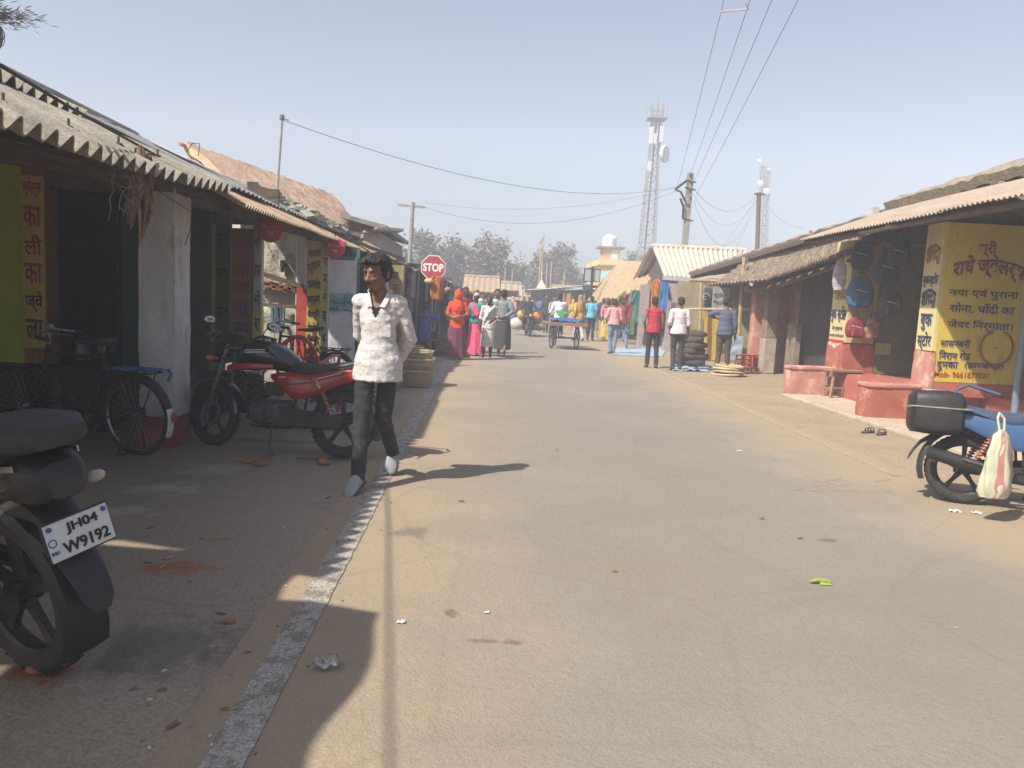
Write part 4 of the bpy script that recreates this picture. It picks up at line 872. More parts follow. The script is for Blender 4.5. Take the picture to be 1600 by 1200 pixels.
# roof of the second shop
m = roof_course(-2.08, lambda y: 2.13+.004*(y-8), -2.62, lambda y: 2.40+.004*(y-8), (6.62, 7.6, 8.6, 9.6, 10.6, 11.6, 12.6, 13.6, 14.7), .075, .017, .005, .05); m.build('tin_eave', TIN, s2, True, smooth=50)
m = roof_course(-2.5, lambda y: 2.40, -3.7, lambda y: 2.93, (6.75, 7.8, 8.85, 9.9, 10.95, 12.0), .16, .012, .012, .03)
m.sheet((-3.66, 9.6, 2.93), (-3.66, 6.6, 2.95), (-4.3, 6.6, 3.18), (-4.3, 9.6, 3.12), 12, 2, lambda u, v: .015*sin(u*60), .02)
m.sheet((-4.28, 9.6, 3.14), (-4.28, 6.6, 3.2), (-6.2, 6.6, 2.5), (-6.2, 9.6, 2.5), 4, 2, None, .02); m.build('roof', ASBG, s2, True, smooth=50)
m = MB(); m.sheet((-2.95, 9.2, 2.66), (-2.95, 7.75, 2.66), (-3.3, 7.75, 2.81), (-3.3, 9.2, 2.81), 6, 2, None, .008); m.build('patch_sheet', mat('white_sheet', (.62, .61, .57), .7, var=.2, dirt=(.3, .25, .2), dthr=.63), s2, True)
m = MB(); m.tube([(-4.25, 6.5, 3.2), (-4.28, 8, 3.19), (-4.28, 9.6, 3.17)], .07, 10); m.build('ridge_cap', ASB, s2, True)
m = MB()
for i in range(150):                                # rubble and broken tiles on the far end of the roof
    y = RND.uniform(10.8, 15.2); x = RND.uniform(-3.35, -2.45); m.box((x, y, 2.43+(-2.5-x)*.45+.02+RND.uniform(0, .05)), (RND.uniform(.05, .2), RND.uniform(.08, .3), RND.uniform(.03, .08)), R=Matrix.Rotation(RND.uniform(-.5, .5), 3, 'X') @ Matrix.Rotation(RND.uniform(0, 3), 3, 'Z'))
m.sheet((-2.45, 15.4, 2.4), (-2.45, 10.8, 2.4), (-3.7, 10.8, 2.95), (-3.7, 15.4, 2.95), 8, 3, lambda u, v: .03*noise.noise(V((u*9, v*4, 0))), .03)
m.build('broken_tiles', mat('grey_rubble', (.30, .28, .24), .95, c2=(.18, .165, .14), scale=6, bump=.3), s2, True)
# peach brick parapet rising behind, and the thin aerial mast on it
PEACH = mat('sunlit_brick', (.62, .42, .28), .95, c2=(.5, .31, .19), scale=5, dirt=(.66, .52, .4), dscale=7, dthr=.55, bump=.6, bscale=14, fine=.35)
s4 = thing('brick_roof', 'peach coloured rough brick parapet roof above the grey sheet roof', 'roof', (-5, 17, 2.6))
def bnoise(u, v): return .05*noise.noise(V((u*26, v*5, 1)))+.03*noise.noise(V((u*70, v*14, 3)))
m = MB(); m.sheet((-3.5, 21.6, 3.05), (-4.2, 13.6, 2.9), (-5.5, 14.2, 3.86), (-4.5, 22.2, 4.06), 60, 10, bnoise, .12); m.build('brick_slope', PEACH, s4, True)
m = MB(); m.tube([(-5.46, 14.0, 3.87), (-5.1, 17, 3.95), (-4.75, 20, 4.02), (-4.48, 22.2, 4.09)], [.03, .06, .06, .05], 8); m.build('ridge', PEACH, s4, True)
m = MB(); m.hexa([(-5.4, 14.2, 2.4), (-4.3, 13.7, 2.4), (-3.6, 21.5, 2.4), (-4.4, 22.1, 2.4), (-5.4, 14.2, 3.78), (-4.3, 13.7, 2.9), (-3.6, 21.5, 3.05), (-4.4, 22.1, 3.95)]); m.build('wall', MUDW, s4, True)
p = AY(433, 277, 16.); q = AY(440.5, 187, 16.)
t = thing('aerial_mast', 'thin silver mast leaning on the peach brick roof', 'mast', p)
m = MB(); m.tube([p-V((0, 0, .3)), q], .03, 8); m.build('pole', GALV, t, True)
m = MB(); m.lathe([(.0, 0), (.05, 0), (.05, .08), (.03, .1), (0, .1)], 10, Matrix.Translation(q)); m.tube([q+V((0, 0, .02)), q+V((.14, 0, .0))], .012, 6); m.build('insulator', mat('grey_insulator', (.2, .2, .22), .5), t, True)
MAST = q
# teal shop with printed banners
s5 = thing('tarpaulin_shop', 'left shop closed off by white and teal printed banners behind the walking man', 'shop', (-2.1, 12, 0))
Y = 11.4; x0 = AY(514, 480, Y).x; x1 = AY(612, 480, Y).x
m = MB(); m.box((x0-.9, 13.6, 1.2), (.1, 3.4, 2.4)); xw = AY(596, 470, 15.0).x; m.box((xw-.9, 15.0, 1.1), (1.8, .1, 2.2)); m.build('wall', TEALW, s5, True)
m = MB(); xq = AY(556, 480, Y).x; m.box(((x0+xq)/2, Y+.25, AY(530, 397, Y).z), (xq-x0, .06, .24)); m.build('fascia', mat('deep_teal', (.008, .028, .032), .8, var=.4), s5, True)
m = MB(); m.box((AY(557, 450, Y).x, Y+.1, 1.05), (.04, .05, 2.1)); m.box(((x0+xq)/2, Y+.08, AY(520, 402, Y).z), (xq-x0, .05, .05)); m.build('frame', mat('teal_pole', (.06, .13, .135), .7, var=.3), s5, True)
zt = AY(530, 406, Y).z; za = AY(530, 458, Y).z; zc = AY(530, 470, Y).z; zd = AY(530, 486, Y).z; ze = .12
xb2 = AY(556, 480, Y).x
def ban(mb, z0, z1, dy=0., sag=.02): return mb.sheet((x0, Y+dy, z0), (xb2, Y+dy, z0), (xb2, Y+dy, z1), (x0, Y+dy, z1), 20, 14, lambda u, v: .035*noise.noise(V((u*2.5+z0*3, v*2+z0, 4)))+.003*sin(u*17+v*5), .004)
BWH = mat('grey_white_flex', (.58, .59, .62), .7, c2=(.46, .47, .49), scale=3, dirt=(.27, .25, .23), dthr=.6)
m = ban(MB(), za, zt); m.build('banner', BWH, s5, True)
m = ban(MB(), zd, za); m.build('banner_band', mat('blue_grey_flex', (.22, .32, .38), .7, var=.25, scale=6), s5, True)
m = MB(); m.sheet((x0+.0, Y-.012, zd), (xb2, Y-.012, zd), (xb2, Y-.012, zc), (x0, Y-.012, zc), 12, 3, lambda u, v: .02*noise.noise(V((u*2.5, 1, 4))), .004); m.build('banner_band', mat('teal_flex', (.05, .22, .24), .7, var=.3), s5, True)
m = ban(MB(), ze, zd); m.build('banner', BWH, s5, True, label='plain grey lower banner')
k = text_mb('मोबाईल सेंटर', frame(((x0+xb2)/2, Y-.06, za-.02), *CAMF), (xb2-x0)*.85, .1, .01); text_mb('रिचार्ज', frame((x0+.12, Y-.06, (zc+zd)/2), *CAMF), .2, .09, .01, mb=k); text_mb('यहाँ सभी', frame(((x0+xb2)/2, Y-.06, zd-.55), *CAMF), (xb2-x0)*.7, .13, .01, mb=k); k.build('lettering', mat('pale_print', (.42, .5, .55), .7), s5, True, smooth=0)
m = roof_course(-2.0, lambda y: 2.17, -2.9, lambda y: 2.62, (14.75, 15.8, 16.8, 17.8, 18.9), .08, .016, .005, .06); m.build('tin_eave', TIN, s5, True, smooth=50)
m = MB(); m.box((-2.02, 16.85, 2.14), (.05, 4.1, .1)); m.build('fascia', WOODB, s5, True)
# printed board on the far teal shop: painted post with black letters
Y = 15.4; x0 = AY(609, 480, Y).x; x1 = AY(624, 480, Y).x; zt = AY(616, 414, Y).z
t = thing('sign_board', 'mustard board post with letters down it behind the walking man shoulder', 'sign', ((x0+x1)/2, Y, 0))
m = MB(); m.box(((x0+x1)/2, Y, zt/2), (x1-x0, .06, zt)); m.build('board', mat('mustard_board', (.30, .25, .10), .85, c2=(.2, .17, .08), scale=5), t, True)
m = MB(); m.box((x1+.035, Y, zt/2), (.06, .08, zt)); m.build('post', BAMBOO, t, True)
vtext(t, ['आ', 'न', 'न्द', 'म'], frame(((x0+x1)/2, Y-.034, AY(616, 431, Y).z), *CAMF), .12, .16, .245, [BLKPAINT, REDLET, REDLET, BLUELET])
# two-storey-high corner shop with a red painted sign
s6 = thing('corner_shop', 'pale pink corner shop with red painted sign and jutting slab roof on the left', 'shop', (-3.2, 20.5, 0))
Y = 20.; x0 = -4.4; x1 = AY(596, 370, Y).x
m = MB(); m.box(((x0+x1)/2, Y+2.5, AY(600, 352, 19.5).z/2-.08), (x1-x0, 5, AY(600, 352, 19.5).z-.16)); m.build('wall', mat('pale_pink_wall', (.34, .29, .27), .9, c2=(.25, .21, .19), scale=3, dirt=(.2, .16, .14), dthr=.6), s6, True)
p = AY(532, 333, Y-.5); q = AY(604, 352, Y-.5); r = AY(626, 361, Y-.3)
m = MB(); m.hexa([p-V((0, 0, .1)), q-V((0, 0, .12)), q+V((0, 5.5, -.12)), p+V((0, 5.5, -.1)), p, q, q+V((0, 5.5, 0)), p+V((0, 5.5, 0))]); m.bar(q-V((.3, 0, .1)), r, .8, .06); m.build('slab_roof', mat('stained_concrete', (.22, .21, .2), .9, var=.35, scale=3), s6, True)
k = text_mb('श्री राम', frame((AY(553, 352, Y).x, Y-.01, AY(553, 352, Y).z), *CAMF), .42, .3, .02); text_mb('टी स्टॉल', frame((AY(575, 363, Y).x, Y-.01, AY(575, 364, Y).z), *CAMF), .5, .25, .02, mb=k); k.build('lettering', mat('sign_red', (.4, .04, .05), .8), s6, True, smooth=0)
# ---------------------------------------------------------------- vehicles on the left pavement
p = G(533, 716); q = G(330, 697); d = (q-p).normalized(); hd = atan2(d.y, d.x)
rb_ = motorcycle('red and black motorcycle parked on its stand in front of the mobile shop', p-V((-.62*cos(hd), -.62*sin(hd), -.006)), hd, lean=-.10*-1, steer=-.28, shock=REDGL, grab=BLKPL)
p = G(48, 1038); hd = radians(150)
nb_ = motorcycle('black motorcycle with white number plate at the near left edge of the photo', V((p.x+.62*cos(hd)+.0, p.y+.62*sin(hd), .006)), hd, lean=-.17, tank=BLKGL, panel=BLKGL, accent=BLKGL, plate=('JH04', 'W9192'), stripes=False, grab=BLKPL, shock=BLKPL, mirrors=False, scale=1.1, muf=.45, lampm=mat('dark_red_lens', (.018, .004, .005), .35))
m = MB(); sloft(m, [(-.50, 0, .80, .09, .03), (-.56, 0, .835, .125, .05), (-.74, 0, .865, .13, .055), (-.92, 0, .885, .12, .05), (-1.0, 0, .885, .08, .03)], 20, 3.2); m.build('seat_pad', SEATM, nb_)
for y in (-1, 1): m = MB(); m.bar((-.45, .128*y, .735), (-.90, .10*y, .80), .006, .018); m.build('chrome_strip', STEEL, nb_)
m = MB(); sloft(m, [(-.78, 0, .73, .10, .07), (-.90, 0, .745, .10, .075), (-.96, 0, .74, .08, .06), (-.985, 0, .73, .05, .035)], 18, 3.4); m.build('tail_cowl', BLKPL, nb_)
p = G(215, 712); hd = pi-.32
bc_ = bicycle('black roadster bicycle with blue carrier cloth standing beside the white pillar', V((p.x+.5*cos(hd), p.y+.5*sin(hd), .006)), hd, lean=-.05, steer=.25, guard_tip=True, strap=mat('blue_strap', (.03, .12, .32), .7, var=.3))

# unseen awning of the next house, added and shaped for its shadow
a0 = thing('unseen_awning', 'patched tin awning over the near left edge of the pavement', 'awning', (-2.6, 1., 0))
m = MB(); m.sheet((-1.93, -3, 2.2), (-1.93, 2.25, 2.2), (-3.6, 2.25, 2.75), (-3.6, -3, 2.75), 40, 4, lambda u, v: V((.16*noise.noise(V((u*7, 2, 1)))*(1-v), (.12*noise.noise(V((v*3, u*5, 4)))), .02*noise.noise(V((u*9, v*3, 0))))), .02); m.sheet((-2.5, 1.8, 2.32), (-2.5, 2.85, 2.32), (-6.6, 2.85, 3.1), (-6.6, .5, 3.1), 8, 4, lambda u, v: V((.05*noise.noise(V((u*4, 1, 1))), 0, 0)), .02); m.build('awning_sheet', TIN, a0, True)
m = MB()
for y in (-2.8, 2.0): m.tube([(-2.15, y, 0), (-2.15, y, 2.24)], .04, 8)
m.build('post', BAMBOO, a0, True)
# plastic chair behind the motorcycle
c0 = G(485, 640); ch = thing('plastic_chair', 'red plastic chair with lattice back behind the red motorcycle', 'chair', (AY(482, 560, 8.3).x, 8.3, .13), pi*.95)
m = MB(); m.rbox((AY(482, 560, 8.3).x, 8.45, .062), (.9, .8, .124), .012); tag(m.build('stone_step', ASBG, None, smooth=60), 'low cement step under the red plastic chair', 'step')
CHR = mat('red_plastic', (.42, .06, .07), .5, c2=(.35, .05, .06), scale=5)
m = MB(); m.sheet((-.22, -.22, .42), (.22, -.22, .42), (.20, .2, .40), (-.20, .2, .40), 8, 8, lambda u, v: -.02*sin(pi*u)*sin(pi*v), .012); m.build('seat', CHR, ch)
m = MB(); bp = lambda u, v: V(((-.24+.48*u)*(1-.25*v*v), .22+.10*v-.05*(1-(2*u-1)**2), .42+.42*v*(1-.28*(2*u-1)**2)))
for u in (0, 1): m.tube([bp(u, v/8) for v in range(9)], .018, 8)
m.tube([bp(i/12, 1) for i in range(13)], .022, 8); m.tube([bp(i/12, .45) for i in range(13)], .014, 8); m.tube([bp(i/12, .05) for i in range(13)], .016, 8)
for i in range(5):
    m.tube([bp(.12+.17*i, .45), bp(.12+.17*i+.12, 1)], .009, 6); m.tube([bp(.24+.17*i, .45), bp(.24+.17*i-.12, 1)], .009, 6)
m.tube([bp(.5, .05), bp(.5, .45)], .04, 6); m.build('backrest', CHR, ch)
for x in (-1, 1):
    m = MB(); m.tube([bp(.5+.5*x, .5)+V((0, 0, 0)), (.27*x, .0, .64), (.27*x, -.2, .63), (.25*x, -.25, .42)], .016, 8); m.build('armrest', CHR, ch)
    for y in (-1, 1): m = MB(); m.tube([(.2*x, .2*y, .42), (.25*x, .25*y, 0)], [.022, .016], 8); m.build('leg', CHR, ch)
p = G(478, 655); b2_ = bicycle('black bicycle leaning behind the red chair at the mud wall', (p.x-.35, 10.2, .01), pi-.5, lean=-.08, steer=.5)
# stones, bricks and litter on the pavement
BRK = mat('broken_brick', (.40, .15, .075), .95, c2=(.28, .10, .05), scale=12, bump=.4)
def chunk(px, py, sx, sy, sz, label, mm=BRK, name='brick_piece', cat='brick', grp='broken brick pieces on the left pavement', n=0):
    p = G(px, py); m = MB(); m.ell((0, 0, sz*.45), (sx, sy, sz*.6), n=10, m=6); m.v = [tuple(V(q)*(1+.35*noise.noise(V(q)*9+V((px, py, 0))))) for q in m.v]; m.v = [(a, b, max(c, 0)) for a, b, c in m.v]
    o = m.build(name, mm, None, smooth=25, origin=(0, 0, 0)); o.location = (p.x, p.y, .004); o.rotation_euler.z = RND.uniform(0, 3); return tag(o, label, cat, grp)
chunk(507, 727, .07, .05, .06, 'brick chunk beside the rear wheel of the red motorcycle'); chunk(385, 725, .06, .035, .03, 'flat brick flake on the pavement below the red motorcycle'); chunk(410, 728, .07, .03, .035, 'longer brick flake right of the flat one below the red motorcycle')
chunk(70, 1045, .09, .06, .05, 'brick wedge under the rear tyre of the near black motorcycle'); chunk(359, 975, .025, .018, .02, 'tiny red brick crumb on the bare pavement')
for i in range(70):
    px, py = RND.uniform(60, 620), RND.uniform(760, 1180)
    if px > 560-(py-760)*.4: continue
    chunk(px, py, RND.uniform(.004, .012), RND.uniform(.004, .01), RND.uniform(.004, .009), 'small pebble on the left pavement', ASB if i % 3 else WHITEW, 'pebble', 'pebble', 'pebbles on the left pavement')
p = G(508, 1047); m = MB()
m.sheet((-.05, -.025, .01), (.05, -.03, .012), (.045, .03, .03), (-.045, .025, .012), 10, 6, lambda u, v: .022*noise.noise(V((u*5, v*5, 3)))+.012*sin(u*9), .002); o = m.build('paper_scrap', mat('crumpled_paper', (.55, .54, .52), .8, c2=(.12, .1, .1), scale=30), None, origin=(0, 0, 0)); o.location = (p.x, p.y, .02); tag(o, 'crumpled paper wrapper by the white road line in the shadow', 'paper')
p = G(1280, 913); m = MB(); m.tube([(-.055, -.01, .012), (-.02, .0, .016), (.03, .004, .014), (.06, -.004, .01)], [.006, .012, .013, .007], 10, sph=True); m.sheet((-.01, -.03, .004), (.06, -.035, .004), (.055, -.012, .008), (.0, -.006, .01), 5, 3, None, .002); o = m.build('vegetable_scrap', mat('fresh_green_peel', (.30, .36, .08), .6, c2=(.2, .26, .05), scale=20), None, origin=(0, 0, 0)); o.location = (p.x, p.y, .006); tag(o, 'bright green vegetable scrap lying on the open road', 'vegetable')
for px, py, s_, mm in ((1155, 706, .03, WHITEW), (1250, 843, .02, LEAFDRY), (1190, 812, .02, LEAFDRY), (626, 975, .02, WHITEW), (870, 705, .015, LEAFDRY), (720, 785, .02, LEAFDRY), (960, 895, .014, LEAFDRY), (760, 960, .012, WHITEW), (1490, 800, .05, WHITEW), (1525, 803, .04, WHITEW)):
    p = G(px, py); m = MB(); m.sheet((-s_, -s_*.6, .003), (s_, -s_*.5, .003), (s_*.9, s_*.6, .01), (-s_*.8, s_*.5, .004), 6, 4, lambda u, v: s_*.4*noise.noise(V((u*4+px, v*4, 3))), .0015); o = m.build('litter', mm, None, origin=(0, 0, 0)); o.location = (p.x, p.y, .008); tag(o, 'small scrap of litter lying on the dusty road surface', 'litter', 'scraps of litter on the road')
# bamboo baskets
BASK = mat('split_bamboo_weave', (.50, .41, .26), .8, c2=(.30, .23, .13), scale=40, stretch=(1, 1, 1), fine=.3)
BASK2 = mat('dry_cane_weave', (.50, .39, .25), .8, c2=(.3, .22, .13), scale=40, fine=.3)
def basket(x, y, z, r, h, label, mm=BASK, upside=False, grp='bamboo baskets for sale on the left pavement'):
    m = MB(); nb = 12; ns = 40
    for i in range(nb):                              # woven hoops passing in front of and behind the stakes
        t = i/(nb-1); rr = r*(.80+.20*t)
        m.tube([(cos(2*pi*j/ns)*(rr+.006*(1 if (i+j) % 2 else -1)), sin(2*pi*j/ns)*(rr+.006*(1 if (i+j) % 2 else -1)), .02+h*.92*t) for j in range(ns)]+[(rr, 0, .02+h*.92*t)], h/nb*.46, 5, cap=False)
    for j in range(ns//2): a = 2*pi*j/(ns/2); m.bar((cos(a)*r*.8, sin(a)*r*.8, 0), (cos(a)*r, sin(a)*r, h*.95), .016, .006)
    torus(m, (0, 0, h*.97), r*1.01, .016, Matrix.Identity(4), n=36, k=6); torus(m, (0, 0, h*.55), r*.93, .012, Matrix.Identity(4), n=36, k=6)
    m.lathe([(0, .015), (r*.8, .015)], 24)
    o = m.build('bamboo_basket', mm, None, smooth=40, origin=(0, 0, 0)); o.location = (x, y, z); o.rotation_euler = (RND.uniform(-.04, .04), RND.uniform(-.04, .04)+(pi if upside else 0), RND.uniform(0, 6))
    if upside: o.location.z += h
    return tag(o, label, 'basket', grp)
p = G(650, 604); bx, by = p.x, p.y
basket(bx, by, .005, .27, .26, 'bottom basket of the front stack nearest the white line'); basket(bx-.0, by+.02, .22, .25, .22, 'middle basket of the front stack nearest the white line'); basket(bx+.03, by+.1, .40, .23, .16, 'top basket of the front stack nearest the white line')
p = G(612, 607); basket(p.x-.02, p.y+.35, .005, .26, .26, 'bottom basket of the stack half hidden by the walking man'); basket(p.x, p.y+.33, .24, .25, .22, 'second basket of the stack half hidden by the walking man'); basket(p.x+.06, p.y+.42, .43, .25, .2, 'pale basket on top of the stack half hidden by the walking man', BASK2); basket(p.x-.08, p.y-.25, .005, .22, .2, 'low basket right beside the walking man leg')
p = G(632, 590); basket(p.x, p.y+.1, .005, .26, .3, 'lower basket behind the front stack'); basket(p.x+.02, p.y+.1, .28, .27, .28, 'upper pale basket behind the front stack', BASK2)
p = G(682, 545); basket(p.x, p.y+.3, .0, .34, .42, 'big cane basket upside down beside the seated man in blue', BASK2, True); basket(p.x-.55, p.y+.5, .0, .3, .36, 'cane basket standing under the seated man in blue', BASK2)
for i in range(9):
    a = G(666+RND.uniform(-6, 6), 538); b = G(698+RND.uniform(-4, 3), 556); m = MB(); m.bar(V((a.x+.05*i-.2, a.y, .32+.02*i)), V((b.x+.03*i-.1, b.y, .06+.015*i)), .12, .012)
    tag(m.build('split_bamboo', mat('grey_bamboo_slat', (.26, .21, .15), .85, c2=(.17, .13, .09), scale=9, stretch=(.4, 3, 3)), None), 'grey split bamboo slat in the sloping pile near the woman in orange', 'bamboo', 'split bamboo slats in a sloping pile')

STRW = mat('loose_straw', (.42, .33, .2), .9, var=.3, scale=9)
for i in range(26):
    px, py = (RND.uniform(1220, 1440), RND.uniform(730, 775)) if i < 16 else (RND.uniform(1060, 1280), RND.uniform(600, 690))
    p = G(px, py); a = RND.uniform(-.5, .5); L = RND.uniform(.03, .13); m = MB(); m.tube([(-L, 0, .003), (0, RND.uniform(-.02, .02), .006), (L, RND.uniform(-.03, .03), .003)], .0022, 4); o = m.build('straw', STRW, None, origin=(0, 0, 0)); o.location = (p.x, p.y, .006); o.rotation_euler.z = a; tag(o, 'loose dry straw lying on the dusty right verge', 'straw', 'loose straws on the right verge')
for i in range(40):
    px, py = RND.uniform(1080, 1590), RND.uniform(600, 1000)
    if (px-1060)*.42+585 < py-40 and i % 4: continue
    chunk(px, py, RND.uniform(.005, .013), RND.uniform(.005, .011), RND.uniform(.004, .009), 'small clod or pebble on the dusty right verge', (STRW, ASB, DUSTM)[i % 3] if False else (STRW if i % 3 else ASB), 'pebble', 'pebble', 'pebbles and clods on the right verge')
for i in range(40):
    py = RND.uniform(640, 1190); px = 690-(py-570)*.565+RND.uniform(-25, 60)
    chunk(px, py, RND.uniform(.004, .011), RND.uniform(.004, .01), RND.uniform(.004, .008), 'gravel grain along the white road line', ASB if i % 2 else LEAFDRY, 'pebble', 'pebble', 'gravel grains along the white line')
for i in range(22):
    py = RND.uniform(700, 1150); px = RND.uniform(200, 600)
    if px > 560-(py-760)*.5: continue
    p = G(px, py); m = MB(); s_ = RND.uniform(.012, .03); m.sheet((-s_, -s_*.35, .002), (s_, -s_*.3, .004), (s_*.8, s_*.4, .01), (-s_*.7, s_*.3, .003), 6, 3, lambda u, v: s_*.35*noise.noise(V((u*4+px, v*3, 3))), .0012); o = m.build('dry_leaf', LEAFDRY if i % 3 else STRW, None, origin=(0, 0, 0)); o.location = (p.x, p.y, .007); o.rotation_euler.z = RND.uniform(0, 6); tag(o, 'curled dry leaf on the shaded left pavement', 'leaf', 'dry leaves on the left pavement')
# ---------------------------------------------------------------- right-hand shops
CREAM = mat('cream_yellow_paint', (.62, .52, .26), .85, c2=(.50, .42, .2), scale=4, dirt=(.4, .33, .2), dscale=6, dthr=.58, bump=.1, stretch=(1, 1, .25), fine=.1)
SIGNY = mat('signwriter_yellow', (.58, .44, .06), .8, c2=(.50, .37, .05), scale=3, dirt=(.40, .29, .07), dscale=6, dthr=.56, bump=.08, stretch=(1, 1, .25), fine=.1)
PINKP = mat('faded_pink_and_lit_red', (.50, .25, .20), .9, c2=(.40, .17, .135), scale=4, dirt=(.50, .38, .30), dscale=4, dthr=.53, bump=.3, fine=.15)  # pink plaster; also stands for red plaster with sunlight on it
REDPL = mat('weathered_red_plaster', (.40, .13, .085), .9, c2=(.30, .085, .06), scale=3, dirt=(.46, .28, .20), dscale=4, dthr=.55, bump=.2)
TINR = mat('pale_rusty_tin', (.37, .295, .23), .8, c2=(.29, .225, .17), scale=2.5, dirt=(.3, .15, .09), dscale=6, dthr=.63, fine=.12)
THAT = mat('old_grey_thatch', (.34, .29, .21), .98, c2=(.2, .17, .12), scale=9, dirt=(.42, .37, .29), dscale=6, dthr=.55, bump=.8, bscale=30, fine=.35)
STRAW = mat('golden_thatch', (.46, .34, .2), .98, c2=(.32, .23, .13), scale=14, bump=.8, bscale=40, fine=.4, stretch=(1, 1, .4))
TILE = mat('country_tile', (.25, .18, .13), .95, c2=(.13, .09, .07), scale=8, dirt=(.30, .26, .19), dscale=5, dthr=.52, bump=.4, fine=.3)
GREENP = mat('dull_green_plaster', (.17, .19, .07), .9, c2=(.12, .13, .05), scale=4)
LBLUE = mat('pale_blue_paint', (.15, .33, .42), .7, var=.3, scale=4); AQUA = mat('aqua_wall', (.25, .42, .38), .9, var=.25, scale=3)
NAVYL = mat('navy_lettering', (.025, .04, .13), .8, var=.4, scale=14, dirt=(.30, .25, .1), dscale=26, dthr=.6); MARL = mat('maroon_lettering', (.22, .03, .03), .8, var=.35, scale=14, dirt=(.36, .2, .07), dscale=22, dthr=.58); OCHRE = mat('ochre_lettering', (.30, .12, .015), .8, var=.3, scale=14)
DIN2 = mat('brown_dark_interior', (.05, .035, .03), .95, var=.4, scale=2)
r1 = thing('book_and_jewellery_shop', 'near right shop with yellow signwritten wall, red plinth and pale tin roof', 'shop', (7.2, 11.5, 0))
XP = 6.2; ZP = .5
def cut(y0, y1, x0, x1, z0, z1): m = MB(); m.box(((x0+x1)/2, (y0+y1)/2, (z0+z1)/2), (x1-x0, y1-y0, z1-z0)); return m
def rcut(y0, y1, x0, x1, z0, z1, a=.012): m = MB(); m.rbox(((x0+x1)/2, (y0+y1)/2, (z0+z1)/2), (x1-x0, y1-y0, z1-z0), a); return m
# plinth with two projecting bench walls
rcut(10.6, 13.75, XP+.02, 9, 0, ZP-.01, .02).build('plinth', REDPL, r1, True, smooth=60); cut(5.5, 10.6, XP+.9, 9, 0, ZP-.06).build('plinth', REDPL, r1, True, bev=.015)
for nm, y, PK in (('bench_wall', 10.66, REDPL), ('bench_wall', 13.35, PINKP)):
    rcut(y-.13, y+.15, 5.40, XP+.3, .0, ZP+.0, .018).build(nm, PK, r1, True, smooth=60)
    rcut(y-.15, y+.17, 5.38, XP+.3, ZP-.01, ZP+.045, .016).build('coping', PINKP, r1, True, smooth=60)
# first pillar, with its painted face to the road
y0, y1 = 13.0, 13.62; x1 = 6.72
cut(y0, y1, XP, x1, 1.0, 2.75).build('pillar', CREAM, r1, True, bev=.012); rcut(y0-.02, y1+.02, XP-.02, x1+.02, ZP-.03, .985, .012).build('pillar_base', REDPL, r1, True, smooth=60)
F = lambda y, z: frame((XP-.008, y, z), *ROADR); yc = (y0+y1)/2
k = text_mb('शारदा', F(yc, 1.82), .5, .2, .02); k.build('lettering', OCHRE, r1, True, smooth=0)
k = text_mb('बुक स्टॉल', F(yc, 1.48), .56, .3, .02); text_mb('के पुस्तक', F(yc, 1.24), .4, .09, .005, mb=k); text_mb('सामग्री यहाँ मिलती है', F(yc, 1.11), .54, .07, .004, mb=k); k.build('lettering', NAVYL, r1, True, smooth=0)
m = cut(y0+.02, y1-.02, XP-.012, XP, .84, 1.04); m.build('painted_band', mat('band_red', (.45, .035, .035), .7, var=.2), r1, True)
k = text_mb('M', frame((XP-.016, yc+.2, .94), *ROADR), .1, .12, .02); text_mb('9661873', frame((XP-.016, yc-.06, .94), *ROADR), .34, .09, .02, mb=k); k.build('lettering', mat('band_white', (.7, .6, .58), .7, var=.1), r1, True, smooth=0)
# second pillar and the yellow sign wall turned to the camera
y0, y1 = 10.4, 10.82; x1 = 7.42
cut(y0, y1, XP, XP+.05, 1.04, 2.8).build('pillar', CREAM, r1, True); m = cut(y0, y1, XP+.05, x1, .62, 2.8); m.build('sign_wall', SIGNY, r1, True)
rcut(y0-.012, y1+.012, XP-.016, XP+.07, ZP-.03, 1.035, .01).build('pillar_base', PINKP, r1, True, smooth=60); cut(y0+.004, y1, XP+.07, x1+.5, ZP-.08, .615).build('wall_base', REDPL, r1, True)  # road side of the red base coloured pink for the sun on it
cut(y0+.01, y1, x1, 7.56, 1.05, 2.8).build('wall', AQUA, r1, True); cut(y0+.008, y1, x1, 7.56, .615, 1.045).build('wall_base', REDPL, r1, True)
cut(5.6, 10.4, 8.2, 8.4, .4, 3.1).build('wall', AQUA, r1, True); cut(y0+.03, y1, 7.56, 8.2, .5, 2.9).build('wall', AQUA, r1, True, label='shaded aqua side wall')
F = lambda z: frame((XP-.008, (y0+y1)/2, z), *ROADR)
k = text_mb('शारदा', F(2.32), .34, .26, .012, arc=.07); k.build('lettering', OCHRE, r1, True, smooth=0)
k = text_mb('बुकस्टोर', F(2.02), .36, .2, .015); text_mb('शारदा', F(1.72), .34, .24, .015, mb=k, arc=.06); text_mb('बुक', F(1.43), .28, .24, .02, mb=k); text_mb('स्टोर', F(1.17), .34, .26, .02, mb=k); k.build('lettering', NAVYL, r1, True, smooth=0)
cx = (XP+.05+x1)/2; S = lambda x, z: frame((cx+x, y0-.006, z), *CAMF)
k = text_mb('श्री', S(-.02, 2.47), .26, .22, .02); text_mb('राधे ज्वेलर्स', S(.04, 2.15), 1.02, .33, .03, mb=k, arc=.09); k.build('lettering', MARL, r1, True, smooth=0)
k = MB()
